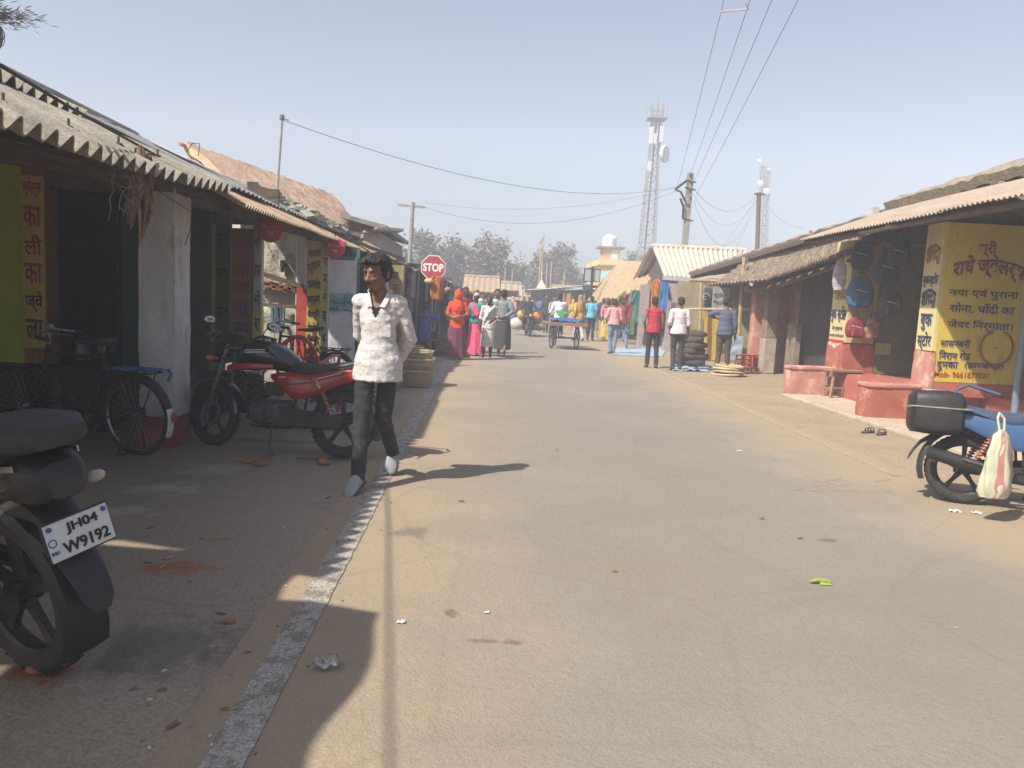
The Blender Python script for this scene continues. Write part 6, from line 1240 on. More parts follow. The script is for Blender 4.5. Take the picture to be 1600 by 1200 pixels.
cx = (a.x+b.x)/2; hw = (b.x-a.x)/2; TW = mat('temple_cream', (.62, .56, .46), .85, c2=(.5, .44, .35), scale=2)
m = MB(); m.add([(cx-hw, Y-hw, a.z), (cx+hw, Y-hw, a.z), (cx+hw, Y+hw, a.z), (cx-hw, Y+hw, a.z), (cx, Y, ap_.z)], [(3, 2, 1, 0), (0, 1, 4), (1, 2, 4), (2, 3, 4), (3, 0, 4)]); m.build('spire', TW, t, True, smooth=0)
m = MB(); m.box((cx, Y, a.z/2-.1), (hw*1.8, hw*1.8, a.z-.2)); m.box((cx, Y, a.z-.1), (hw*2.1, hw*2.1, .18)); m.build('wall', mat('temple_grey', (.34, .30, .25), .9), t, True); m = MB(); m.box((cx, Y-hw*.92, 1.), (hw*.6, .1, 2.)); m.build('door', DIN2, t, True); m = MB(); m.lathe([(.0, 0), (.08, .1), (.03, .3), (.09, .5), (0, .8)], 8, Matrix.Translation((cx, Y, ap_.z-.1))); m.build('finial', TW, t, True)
# yellow building with a water tank
Y = 66; xa = AY(936, 440, Y).x; xb = AY(1012, 440, Y).x; zt = AY(970, 407, Y).z; zl = AY(970, 416, Y).z
YB_ = mat('bright_yellow_house', (.66, .50, .10), .85, c2=(.58, .43, .08), scale=1.5)
t = thing('yellow_building', 'yellow flat roofed building behind the thatched shop', 'building', ((xa+xb)/2, Y+4, 0))
m = MB(); m.box(((xa+xb)/2, Y+4, zl/2), (xb-xa, 8, zl)); m.build('wall', YB_, t, True); m = MB(); m.box(((xa+xb)/2, Y+4, (zl+zt)/2), (xb-xa+.3, 8.3, zt-zl)); m.build('parapet', mat('pale_yellow_parapet', (.66, .55, .22), .85, var=.15), t, True); m = MB(); m.box(((xa+xb)/2, Y-.16, zl+.03), (xb-xa+.4, .1, .12)); m.build('cornice', mat('ochre_cornice', (.45, .3, .07), .85), t, True)
c = AY(956, 395, Y+2); m = MB(); zc = AY(956, 388, Y+2).z; m.box((c.x, Y+3, (zt+zc)/2), (1.5, 1.8, zc-zt)); m.build('stair_room', mat('stair_orange', (.55, .33, .16), .85, var=.2), t, True); m = MB(); m.box((c.x+.3, Y+2.08, (zt+zc)/2), (.6, .06, (zc-zt)*.9)); m.build('stair_window', mat('pale_window', (.55, .58, .6), .5), t, True)
m = MB(); m.box((c.x, Y+3, zc+.08), (2.3, 2.4, .16)); m.build('stair_slab', mat('stained_concrete', (.22, .21, .2), .9), t, True)
m = MB(); m.lathe([(0, 0), (.62, 0), (.64, .08), (.6, .14), (.64, .25), (.62, .8), (.5, .95), (.22, 1.05), (.2, 1.12), (0, 1.12)], 24, Matrix.Translation((c.x-.1, Y+3, zc+.16))); tag(m.build('water_tank', mat('white_tank', (.78, .78, .78), .4, var=.05), None), 'white plastic water tank on the roof of the yellow building', 'tank')
# ---------------------------------------------------------------- right side beyond the pink house
Y = 33.; t = thing('thatched_shop', 'right-hand shop under a golden thatch roof hung with garlands', 'shop', (7.3, Y+2, 0))
e0, e1 = AY(930, 475, Y), AY(1004, 452, Y-4.5); r0, r1_ = AY(962, 415, Y+3), AY(1040, 402, Y-1)
m = MB(); m.sheet(e0, e1, r1_, r0, 60, 12, lambda u, v: .10*noise.noise(V((u*14, v*5, 2)))+.06*noise.noise(V((u*40, v*12, 1)))-.12*sin(pi*v*.5)*0, .22)
m.sheet(AY(918, 470, Y+3), e0+V((0, 0, .15)), r0, AY(945, 432, Y+4), 20, 8, lambda u, v: .08*noise.noise(V((u*10, v*5, 3))), .18); m.build('thatch', STRAW, t, True, smooth=60)
m = MB(); m.box((8.6, Y, 1.3), (.2, 8, 2.6)); m.box((7.6, Y+3.6, 1.1), (2.6, .2, 2.2)); m.build('wall', DIN2, t, True)
for i in range(4): q = V(e0).lerp(V(e1), .05+.3*i); m = MB(); m.tube([(q.x+.15, q.y, 0), (q.x+.15, q.y, q.z)], .05, 8); m.build('post', WOODB, t, True)
for i, (px, py, gi, h_) in enumerate(((992, 452, 9, 1.5), (1000, 456, 3, 1.0), (985, 458, 1, .8), (1009, 470, 2, 1.1), (975, 460, 9, 1.1))):
    q = AY(px, py, Y-5); garment(q.x, Y-5, q.z, h_*1.1, .35 if i else .22, gi, ('long green leaf garland' if i == 0 else GN[gi]+' cloth')+' hanging under the golden thatch', None if i in (0, 1, 2, 3) else None, .2)
q = AY(976, 452, Y-4.3); m = MB()
for i in range(260): a = RND.random(); m.add([(q.x+RND.gauss(0, .09*(1-abs(a-.5))), Y-4.3+RND.gauss(0, .09), q.z-1.5*a)]+[(q.x+RND.gauss(0, .13), Y-4.3+RND.gauss(0, .1), q.z-1.5*a-.15) for _ in (0, 1)], [(0, 1, 2)])
tag(m.build('garland', mat('marigold_leaf', (.22, .25, .08), .8, c2=(.4, .33, .1), scale=14), None), 'shaggy green and yellow garland hanging before the golden thatch shop', 'garland')
m = MB(); awn(m, AY(912, 446, 40), AY(962, 424, 38), AY(965, 416, 41), AY(925, 432, 43), .1); tag(m.build('teal_awning', TEALT, None), 'faded teal tarpaulin sheet between the thatch and the yellow building', 'tarpaulin')
# blank square notice board on a black pole
Y = 36; c = AY(925, 430, Y); hw_ = 12.5*Y/FPX; t = thing('notice_board', 'blank grey square notice board on a black pole', 'sign', (c.x, Y, 0))
m = MB(); m.box((c.x, Y, c.z), (hw_*2, .03, 20*Y/FPX)); m.build('panel', mat('grey_board', (.34, .36, .38), .6, var=.15), t, True); m = MB(); z0, z1 = c.z-10*Y/FPX, c.z+10*Y/FPX
m.tube([(c.x-hw_, Y-.02, z0), (c.x+hw_, Y-.02, z0), (c.x+hw_, Y-.02, z1), (c.x-hw_, Y-.02, z1), (c.x-hw_, Y-.02, z0)], .025, 6); m.build('frame', WIRE, t, True); m = MB(); m.tube([(c.x, Y-.05, 0), (c.x, Y-.05, z1+.1)], .06, 8); m.build('post', WIRE, t, True)
# tin-roofed house, ridge across the view
t = thing('tin_roof_house', 'right-hand house with a broad pale corrugated tin roof and open gable', 'house', (9., 28, 0)); Y = 25.5
e0, e1 = AY(1036, 431, Y), AY(1170, 441, Y); r0, r1_ = AY(1017, 384, Y+3.2), AY(1165, 391, Y+3.2)
TINW = mat('pale_corrugated_tin', (.52, .47, .39), .6, c2=(.42, .38, .31), scale=2, dirt=(.3, .22, .15), dscale=3, dthr=.64, fine=.1)
m = MB(); m.sheet(e0, e1, r1_, r0, 8*19, 3, lambda u, v: .045*cos(2*pi*19*u), .008); m.sheet(V(r1_)+V((0, 3.4, -1.3)), V(r0)+V((0, 3.4, -1.3)), r0, r1_, 8*19, 3, lambda u, v: .045*cos(2*pi*19*u), .008); m.build('roof', TINW, t, True, smooth=50)
m = MB(); m.tube([r0, r1_], .09, 8); m.build('ridge_cap', TINW, t, True); m = MB(); m.bar(V(e0)-V((0, 0, .06)), V(e1)-V((0, 0, .06)), .05, .14); m.bar(V(e0)-V((0, -.1, .24)), V(e1)-V((0, -.1, .24)), .08, .10); m.build('eave_board', mat('pale_blue_board', (.42, .45, .46), .7, var=.15), t, True)
m = MB(); m.add([V(r0)+V((.35, .1, -.15)), V(e0)+V((.35, .1, -.1)), V(r0)+V((.35, 3.2, -1.35))], [(0, 1, 2), (2, 1, 0)]); m.box((e0.x+2.6, Y+4, 1.1), (3.6, 4, 2.2)); m.build('wall', mat('brown_grey_wall', (.22, .18, .15), .9, var=.3), t, True)
for px in (1006, 1048): q = AY(px, 470, Y-.2 if px > 1010 else Y+2.5); m = MB(); m.box((q.x, q.y, 1.1), (.32, .32, 2.25)); m.build('pillar', mat('mauve_pillar', (.36, .29, .29), .9, var=.2), t, True)
for i, gi in enumerate((0, 6, 2, 4, 5)): q = AY(1026+i*3.2, 436+i, Y-.5); garment(q.x, q.y+i*.04, q.z, (1.2, 1.5, 1., 1.3, 1.6)[i], .3, gi, GN[gi]+' garment hung at the left corner of the tin roof house', None)
m = MB(); q = AY(1034, 440, Y-.7); m.sheet((q.x, q.y, q.z), (q.x+.25, q.y, q.z), (q.x+.2, q.y, q.z-1.), (q.x+.02, q.y, q.z-.9), 8, 8, lambda u, v: .06*noise.noise(V((u*5, v*3, 1))), .01); tag(m.build('hanging_garment', mat('bright_blue_cloth', (.03, .16, .45), .85, var=.25), None), 'bright blue garment hung at the left corner of the tin roof house', 'garment')
# bamboo fronted stall with posters
t = thing('bamboo_stall', 'right-hand stall with bamboo rails, cloth walls and posters behind the three men', 'stall', (6.6, 20.5, 0)); Y = 21.5
xl, xr_ = AY(1055, 500, Y).x, AY(1168, 500, Y).x
m = MB(); a = AY(1076, 437, 23.5); m.sheet((a.x, 23.5, a.z), (6.75, 18.2, 2.35), (8.5, 18.2, 3.2), (8.5, 24, 2.9), 20, 6, lambda u, v: .06*noise.noise(V((u*6, v*3, 1))), .08); m.build('roof', mat('brown_thatch_sheet', (.36, .29, .215), .95, c2=(.26, .2, .15), scale=3, bump=.4, fine=.3), t, True)
zz = lambda py: AY(1100, py, Y).z
def panel(p0, p1, y0, y1, mm, nm='cloth_wall', dy=0.): 
    A = AY(p0, y1, Y); B_ = AY(p1, y1, Y); z1_ = AY((p0+p1)/2, y0, Y).z; m = MB(); m.sheet((A.x, Y+dy, max(.02, A.z)), (B_.x, Y+dy, max(.02, A.z)), (B_.x, Y+dy, z1_), (A.x, Y+dy, z1_), 14, 8, lambda u, v: .03*noise.noise(V((u*4+p0, v*3, 2))), .02); return m.build(nm, mm, t, True, smooth=60)
TANC = mat('tan_cloth_wall', (.34, .27, .17), .9, c2=(.26, .2, .12), scale=4, bump=.3); YELC = mat('yellow_cloth', (.55, .37, .07), .9, c2=(.46, .3, .05), scale=5)
panel(1050, 1094, 440, 570, TANC); panel(1094, 1168, 442, 490, mat('brick_cloth_wall', (.24, .15, .12), .9, var=.25, scale=5)); panel(1090, 1120, 486, 572, YELC); panel(1120, 1168, 490, 575, mat('olive_cloth_wall', (.27, .23, .10), .9, var=.25, scale=5))
def poster(p0, p1, y0, y1, mm, dy): return panel(p0, p1, y0, y1, mm, 'poster', dy)
poster(1098, 1109, 450, 478, mat('poster_dark', (.06, .08, .08), .7), -.06); poster(1111, 1138, 449, 482, mat('poster_grey', (.32, .31, .29), .7, var=.15), -.06)
c = AY(1103, 463, Y-.08); m = MB(); M = frame(c, *CAMF); m.lathe([(.075, 0), (.095, .0), (.095, .006), (.075, .006), (.075, 0)], 20, M); m.box(c, (.08, .004, .02)); m.build('poster_mark', mat('poster_white', (.6, .6, .58), .7), t, True)
k = text_mb('नया मोबाईल', frame(AY(1125, 460, Y-.09), *CAMF), .4, .09, .02); text_mb('रिचार्ज यहाँ', frame(AY(1125, 472, Y-.09), *CAMF), .4, .09, .02, mb=k); k.build('lettering', BLKPAINT, t, True, smooth=0)
for (a_, b_, r_) in (((1078, 438, 20.5), (1145, 440, 20.5), .04), ((1070, 483, 20.6), (1175, 483, 19.6), .035), ((1092, 575, 21.2), (1096, 440, 21.2), .045), ((1150, 580, 19.), (1163, 402, 19.), .05)):
    m = MB(); m.tube([AY(*a_), AY(*b_)], r_, 8); m.build('bamboo_rail', BAMBOO, t, True)
q = AY(1168, 500, 18.6); m = MB(); m.box((7.0, 18.55, 1.25), (1.0, .25, 2.5)); m.build('brick_pier', PINKP, t, True, bev=.02)
q = AY(1172, 452, 18.4); m = MB(); m.box((q.x, 18.38, q.z), (.25, .1, .16)); tag(m.build('letter_box', mat('salmon_box', (.5, .22, .15), .7, var=.2), None, bev=.01), 'small salmon box fixed on the pink pier by the lean-to', 'box')
# goods on the right verge: sack stack, trays, sheets
SACK = mat('dark_jute', (.11, .085, .06), .95, c2=(.06, .05, .04), scale=12, bump=.5, bscale=60, fine=.3); p = G(1090, 577)
for i in range(6):
    m = MB(); a_ = .36-.012*i+.03*sin(i*2.3); sloft(m, [(-a_, 0, .08, .10, .03), (-a_*.9, 0, .08, .24, .08), (-a_*.4, 0, .085, .30, .095), (a_*.4, 0, .085, .30, .095), (a_*.9, 0, .08, .24, .08), (a_, 0, .08, .10, .03)], 24, 3.); m.v = [tuple(V(q)*(1+.09*noise.noise(V(q)*6+V((i*3, 0, 0))))) for q in m.v]
    o = m.build('jute_sack', SACK, None, smooth=60, origin=(0, 0, 0)); o.location = (p.x-.05+.05*(i % 2), p.y+.55, .05+.14*i); o.rotation_euler.z = .3*i; tag(o, '%s jute sack of the dark pile behind the man in white shirt' % ['lowest', 'second lowest', 'third lowest', 'third highest', 'second highest', 'topmost'][i], 'sack', 'dark jute sacks piled on the verge')
p = G(1138, 588)
for i in range(4):
    m = MB(); R__ = .33-.01*i; torus(m, (0, 0, .04), R__, .028, Matrix.Identity(4), n=30, k=6); m.lathe([(0, .015), (R__, .02), (R__, .028), (0, .025)], 30)
    for j in range(9): m.bar((-R__*.95+.02, -R__+.075*j+.0, .03), (R__*.95-.02, -R__+.075*j, .03), .05, .006) if abs(-R__+.075*j) < R__*.6 else None
    o = m.build('bamboo_tray', mat('pale_cane_tray', (.55, .44, .27), .8, c2=(.42, .32, .18), scale=16, fine=.3), None, origin=(0, 0, 0)); o.location = (p.x+.04*(i % 2), p.y+.1, .005+.058*i); o.rotation_euler = (RND.uniform(-.05, .05), RND.uniform(-.05, .05), i); tag(o, '%s cane tray of the stack on the right verge' % ['bottom', 'second', 'third', 'top'][i], 'tray', 'stacked cane trays')
def ground_sheet(pts, label, mm=BLUET, h_=.03):
    q = [G(*a) for a in pts]; m = MB(); m.sheet(*[V((a.x, a.y, .02)) for a in q], 16, 8, lambda u, v: h_*abs(noise.noise(V((u*5, v*4, pts[0][0])))), .01); return tag(m.build('tarpaulin', mm, None, smooth=60), label, 'tarpaulin')
PBLUE = mat('pale_blue_sheet', (.24, .32, .43), .6, c2=(.38, .46, .55), scale=5, bump=.3)
ground_sheet([(955, 555), (1035, 558), (1042, 545), (965, 543)], 'pale blue ground sheet beside the man in pink shirt', PBLUE); ground_sheet([(1050, 580), (1106, 582), (1108, 572), (1060, 570)], 'pale blue ground sheet under the jute sack pile', PBLUE, .09)
q = AY(1148, 552, 18.2); m = MB(); m.sheet((q.x-.17, 18.2, .28), (q.x+.17, 18.2, .28), (q.x+.19, 18.2, .86), (q.x-.13, 18.2, .82), 10, 10, lambda u, v: .03*noise.noise(V((u*4, v*4, 1))), .05); tag(m.build('blue_carton', PBLUE, None), 'pale blue checked carton standing beside the man leaning on the rail', 'carton')
for i, (px, py, gi) in enumerate(((1010, 540, 5), (1000, 536, 7), (1003, 530, 5))):
    p = G(px, py); m = MB(); m.ell((0, 0, .16), (.2, .16, .2), n=14); o = m.build('goods_pile', GAR[gi], None, origin=(0, 0, 0)); o.location = (p.x, p.y, 0); tag(o, 'dark heap of goods laid out on the right roadside', 'goods', 'dark heaps of goods on the right roadside')
# ---------------------------------------------------------------- poles, towers, wires
CONC = mat('pole_concrete', (.28, .26, .24), .9, var=.25, scale=5); Y = 32
b0, b1 = AY(1066, 430, Y), AY(1079, 271, Y); b0 = b1+(b0-b1)*(b1.z/(b1.z-b0.z)); UP = b1
t = thing('utility_pole', 'concrete utility pole with a bundle of wires above the tin roof', 'pole', b0)
m = MB(); m.bar(b0, b1, .28, .22); m.build('pole', CONC, t, True)
for dz in (-.35, -.65, -1.9): m = MB(); c = b1+(b0-b1).normalized()*(-dz); m.bar(c+V((-.22, -.14, .05)), c+V((.22, -.14, -.02)), .05); m.build('bracket', WIRE, t, True)
for i in range(5): m = MB(); c = b1+V((.05*(i % 2)-.02, -.15, -.15-.3*i)); m.lathe([(0, 0), (.04, 0), (.055, .05), (.035, .08), (.05, .1), (0, .14)], 8, Matrix.Translation(c)); m.build('insulator', mat('brown_porcelain', (.1, .06, .05), .3), t, True)
m = MB(); m.tube([AY(1055, 296, Y), AY(1065, 288, Y-.2), AY(1073, 283, Y-.2)], .05, 6); m.tube([AY(1055, 296, Y), AY(1064, 300, Y-.2), AY(1071, 315, Y-.2)], .045, 6); m.tube([AY(1063, 310, Y-.2), AY(1068, 323, Y-.2), AY(1067, 341, Y-.2)], .05, 6); m.build('service_loop', WIRE, t, True)
Y2 = 44; w0, w1 = AY(1183, 390, Y2), AY(1186, 301, Y2); w0 = w1+(w0-w1)*(w1.z/(w1.z-w0.z))
t = thing('utility_pole', 'thin dark pole in front of the farther tower on the right', 'pole', w0); m = MB(); m.tube([w0, w1], .13, 10); m.build('pole', WOODB, t, True); m = MB(); m.bar(w1+V((-.3, -.1, -.1)), w1+V((.3, -.1, -.1)), .08); m.build('cross_arm', WIRE, t, True)
Y3 = 34; l0, l1 = AY(640, 410, Y3), AY(645, 316, Y3); l0 = l1+(l0-l1)*(l1.z/(l1.z-l0.z)); t = thing('utility_pole', 'grey pole with a single cross arm behind the left stalls', 'pole', l0); m = MB(); m.tube([l0, l1], .09, 10); m.build('pole', CONC, t, True)
la, lb_ = AY(621, 320, Y3), AY(664, 324, Y3); m = MB(); m.bar(la, lb_, .09); m.build('cross_arm', CONC, t, True)
GWIRE = mat('grey_wire', (.10, .10, .11), .6, var=.2)
def wire(pts, label, r=.012, name='wire', grp=None): m = MB(); m.tube(pts, r*.55, 5); return tag(m.build(name, GWIRE, None), label, 'wire', grp)
top = [(1131, 0, 14), (1172, 0, 13.5), (1206, 0, 13.5), (1247, 0, 13)]; end = [(1058, 293), (1079, 272), (1083, 287), (1088, 304)]
TW_ = []
for i, ((px, py, yy), (ex, ey)) in enumerate(zip(top, end)):
    q = AY(px, py, yy); e = AY(ex, ey, Y); d = q-e; far = q+d*.9; pts = [e+(far-e)*(k/24)-V((0, 0, .9*4*(k/24)*(1-k/24)*.25)) for k in range(25)]; kk = min(range(25), key=lambda j: abs(pts[j].y-yy)); off = q-pts[kk]
    pts = [p_+off*min(1, j/max(1, kk)) for j, p_ in enumerate(pts)]; wire(pts, '%s overhead wire climbing from the concrete pole to the top edge' % ['leftmost', 'second', 'third', 'rightmost'][i], .011, 'overhead_wire'); TW_.append(pts)
a_, b_ = AY(1126, 18, 14.4), AY(1169, 14, 13.9); m = MB(); m.bar(a_, b_, .03); m.bar(b_, b_+V((-.05, 0, .09)), .025); m.bar(a_, a_+V((.0, 0, -.08)), .025); tag(m.build('wire_spacer', GALV, None), 'bar spacer holding two overhead wires apart near the top edge', 'spacer')
wire(catenary(MAST, AY(1058, 292, Y), .75, 30), 'long sagging wire from the silver mast to the concrete pole', .012)
wire(catenary(lb_, AY(1062, 296, Y), 1.0, 24), 'lower sagging wire from the cross arm pole to the concrete pole', .013); wire(catenary(V(lb_)+V((0, 0, .2)), AY(1064, 292, Y), .55, 24), 'upper thin wire from the cross arm pole to the concrete pole', .009)
for i, (sg, r) in enumerate(((1.5, .014), (2.3, .012), (3.6, .012))): wire(catenary(AY(1084, 295+9*i, Y), w1+V((-.1, 0, -.1-.12*i)), sg*.62, 20), '%s of three sagging wires between the concrete pole and the thin dark pole' % ['top', 'middle', 'lowest'][i], r)
wire([w1+V((0, 0, -.3)), AY(1130, 384, 36)], 'left stay wire sloping down from the thin dark pole', .010); wire([w1+V((.1, 0, -.4)), AY(1150, 386, 36)], 'right stay wire sloping down from the thin dark pole', .010)
wire(catenary(w1+V((.2, 0, -.2)), AY(1256, 356, 30), .4, 12), 'wire dropping from the thin dark pole to the brown roof', .012)
m = MB(); m.tube([AX(293, 236, -4.1), AX(300, 224, -4.1), AX(312, 224, -4.1), AX(310, 243, -4.1)], .006, 5); tag(m.build('roof_wire', WIRE, None), 'bent wire loop sticking up from the grey roof ridge', 'wire')
TOW = mat('tower_galvanised', (.27, .26, .27), .6, c2=(.2, .19, .2), scale=1); PANW = mat('antenna_white', (.55, .55, .56), .5, var=.08)
def tower(label, pb, pt, Y, wb, wt, ants, plat=True, k=1.):
    a = AY(pb[0], pb[1], Y); b = AY(pt[0], pt[1], Y); a = b+(a-b)*(b.z/(b.z-a.z)); a.z = 0; t = thing('lattice_tower', label, 'tower', a); H_ = b.z; bw = k
    cen = lambda z: a.lerp(b, z/H_); hw = lambda z: (wb+(wt-wb)*min(1, z/(H_*.8)))/2
    cor = lambda z, i: cen(z)+V(((-1, 1, 1, -1)[i]*hw(z), (-1, -1, 1, 1)[i]*hw(z), 0))
    m = MB(); nz = 16; zs = [H_*.96*k/nz for k in range(nz+1)]
    for i in range(4): m.tube([cor(z, i) for z in zs], .06*k, 5)
    m.build('leg_frame', TOW, t, True)
    m = MB()
    for k in range(nz):
        for i in range(4):
            j = (i+1) % 4; m.bar(cor(zs[k], i), cor(zs[k+1], j), .05*bw); m.bar(cor(zs[k], j), cor(zs[k+1], i), .05*bw); m.bar(cor(zs[k+1], i), cor(zs[k+1], j), .055*bw)
    m.build('bracing', TOW, t, True)
    m = MB(); m.tube([cen(0)+V((-wb*.2, -wb*.3, 0)), cen(H_*.93)], .09, 6); m.build('cable_run', mat('dark_feeder', (.1, .09, .09), .8), t, True)
    if plat: m = MB(); z = H_*.92; c = cen(z); m.box(c, (wt*2.2, wt*2.2, .12)); [m.bar(c+V((sx*wt, sy*wt, 0)), c+V((sx*wt, sy*wt, 1.1)), .06) for sx in (-1, 1) for sy in (-1, 1)]; m.build('platform', TOW, t, True); m = MB(); [m.box(c+V((dx, -.3, .9)), (.14, .12, 1.1)) for dx in (-.6, 0, .55)]; m.tube([c, c+V((0, 0, 2.2))], .05, 5); m.build('antenna_cluster', TOW, t, True)
    for (px, py, w_, h_, kind) in ants:
        c = AY(px, py, Y-wb*.5); m = MB()
        if kind == 'p': m.box(c, (w_, .2, h_)); m.build('panel_antenna', PANW, t, True, bev=.03)
        else: m.lathe([(0, 0), (w_*.9, .05), (w_, .25), (w_*.92, .4), (0, .45)], 20, Matrix.Translation(c) @ Matrix.Rotation(pi/2, 4, 'X') @ Matrix.Rotation(.9 if kind == 'e' else 0, 4, 'Y')); m.build('dish_antenna', PANW, t, True)
    return t
tower('taller nearer lattice tower with white dish and panels', (1010, 392), (1028, 158), 78, 1.9, .85, [(1018, 212, .4, 1.6, 'p'), (1034, 210, .4, 1.5, 'p'), (1035, 241, .85, 1, 'e'), (1015, 260, .4, 1.0, 'p'), (1024, 217, .3, 1.0, 'p')])
tower('smaller hazy lattice tower farther away on the right', (1191, 380), (1196, 250), 125, 1.7, 1.2, [(1186, 252, .4, 1, 'd'), (1187, 287, .5, 1, 'd'), (1197, 299, .55, 1, 'd'), (1201, 265, .3, 1, 'd')], False, 2.0)
Yc = 60; 
for px, py, lb in ((850, 366, 'tall bamboo flag pole with a faded red flag'), (846, 384, 'shorter bamboo flag pole with a drooping pink flag')):
    q = AY(px, py, Yc+2); t = thing('flag_pole', lb+' before the far trees', 'flag', (q.x, Yc+2, 0)); m = MB(); m.tube([(q.x-.1, Yc+2, 0), q], .05, 6); m.build('pole', BAMBOO, t, True)
    m = MB(); m.sheet(q+V((0, 0, -.1)), q+V((-.3, 0, -.6)), q+V((-.42, 0, -.9)), q+V((0, 0, -.75)), 6, 4, lambda u, v: .1*noise.noise(V((u*4, v*4, px))), .02); m.build('flag', mat('faded_red_flag', (.45, .30, .27), .9, var=.2), t, True)
for px, py in ((801, 420), (790, 418), (862, 408), (855, 410), (882, 425)):
    q = AY(px, py, Yc-6); m = MB(); m.tube([(q.x, Yc-6, 0), q], .045, 6); tag(m.build('bamboo_pole', BAMBOO, None), 'bare upright bamboo pole at the far end of the street', 'pole', 'bare bamboo poles at the street end')
# ---------------------------------------------------------------- trees
BARK = mat('grey_bark', (.16, .135, .11), .95, var=.3, scale=3, bump=.3)
LEAVES = [mat('dusty_leaf_'+n, c, .75, c2=c2, scale=.8) for n, c, c2 in (('a', (.17, .16, .11), (.10, .095, .065)), ('b', (.19, .16, .125), (.115, .098, .08)), ('c', (.11, .125, .07), (.06, .075, .04)))]
def tree(label, px, pyt, wpx, Y, lm, seed, dens=1., nleaf=4200, bare=False, thick=.22):
    rr = random.Random(seed); tp = AY(px, pyt, Y); Ht = tp.z; Rw = wpx*Y/FPX/2
    t = thing('broadleaf_tree', label, 'tree', (tp.x, Y, 0)); base = V((tp.x, Y, 0)); tips = []
    mt = MB()
    def limb(p, d, L, r, lev):
        q = [p]; dd = d.copy()
        for k in range(4): dd = (dd+V((rr.gauss(0, .16), rr.gauss(0, .16), rr.gauss(.05, .1)))).normalized(); q.append(q[-1]+dd*L/4)
        mt.tube(q, [r*(1-.14*k) for k in range(5)], 6 if lev < 2 else 4, cap=False)
        if lev >= 2: tips.extend([q[2], q[3], q[4]])
        if lev < 4:
            for k in range(3 if lev < 3 else 3):
                ang = rr.uniform(0, 2*pi); sp = rr.uniform(.35, .95); u = dd.orthogonal().normalized(); u = Matrix.Rotation(ang, 3, dd) @ u
                limb(q[rr.choice((2, 3, 4))], (dd*cos(sp)+u*sin(sp)+V((0, 0, .08))).normalized(), L*rr.uniform(.55, .8), r*.5, lev+1)
    tr = Ht*.25; limb(base, V((rr.gauss(0, .05), 0, 1)), tr, thick, 0)
    for k in range(4): limb(base+V((0, 0, tr*rr.uniform(.7, 1))), V((cos(k*1.6+seed), sin(k*1.6+seed), rr.uniform(.8, 1.8))).normalized(), Ht*.32, thick*.6, 1)
    # fit the branching into the outline seen
    zs = max(q.z for q in tips); xs = max(abs(q.x-base.x) for q in tips); sz = (Ht-.3)/zs; sx = Rw*.9/xs
    fit = lambda q: V((base.x+(q[0]-base.x)*sx, base.y+(q[1]-base.y)*sx, q[2]*sz))
    mt.v = [tuple(fit(q)) for q in mt.v]; tips = [fit(q) for q in tips]
    mt.build('trunk', BARK, t, True)
    mc = MB(); sc = Y/60.
    cl = [rr.choice(tips) for _ in range(int(len(tips)*.8))]
    for i in range(int(nleaf*dens)):
        c = rr.choice(cl)+V((rr.gauss(0, .42), rr.gauss(0, .42), rr.gauss(-.1, .34)))*(Ht/9.)
        d = V((rr.gauss(0, 1), rr.gauss(0, 1), rr.gauss(-.2, .6))).normalized()*rr.uniform(.12, .30)*sc; s_ = d.cross(V((rr.gauss(0, 1), rr.gauss(0, 1), rr.gauss(0, 1)))).normalized()*rr.uniform(.05, .11)*sc
        mc.add([c-d, c+s_, c+d, c-s_], [(0, 1, 2, 3)])
    mc.build('crown', lm, t, True, smooth=0)
    return t
tree('pale dusty tree just right of the cross arm pole', 660, 358, 78, 62, LEAVES[0], 1, .8); tree('grey brown thin leaved tree behind the stop sign', 712, 366, 92, 66, LEAVES[1], 2, .9); tree('tallest grey tree with bare spreading limbs on the right side', 768, 356, 86, 64, LEAVES[1], 3, .75)
tree('dark green bushy tree behind the tan tiled house', 797, 410, 60, 72, LEAVES[2], 4, 1.2); tree('airy tree with pale top behind the white temple', 872, 374, 84, 72, LEAVES[0], 5, 1.1); tree('green lower tree left of the airy tree', 846, 405, 62, 76, LEAVES[2], 6, 1.2)
tree('low dark tree left of the yellow building', 905, 430, 46, 78, LEAVES[2], 8, 1.); tree('small dark tree beside the taller tower', 993, 386, 24, 84, LEAVES[2], 9, .9); tree('tree behind the blank notice board', 934, 402, 30, 74, LEAVES[2], 10, .8)
tree('dusty tree between the two far tiled houses', 745, 405, 80, 80, LEAVES[0], 11, 1.); tree('low green tree above the left cloth stalls', 690, 400, 80, 78, LEAVES[2], 12, .9); tree('hazy low tree far behind the end of the street', 825, 425, 70, 105, LEAVES[2], 13, 1.)
tree('hazy round tree far behind the rickshaw', 885, 428, 80, 110, LEAVES[0], 14, 1.)
m = MB(); rr = random.Random(5)
for i in range(9000): x = rr.uniform(-120, 130); c = V((x, 150+rr.uniform(-6, 6), abs(rr.gauss(0, 1))*2.2*(1+.8*noise.noise(V((x*.06, 0, 0)))))); d = V((rr.gauss(0, 1), rr.gauss(0, 1), rr.gauss(0, 1))).normalized()*.6; s_ = d.orthogonal().normalized()*.3; m.add([c-d, c+s_, c+d, c-s_], [(0, 1, 2, 3)])
m.build('far_treeline', LEAVES[2], None, smooth=0, kind='stuff')
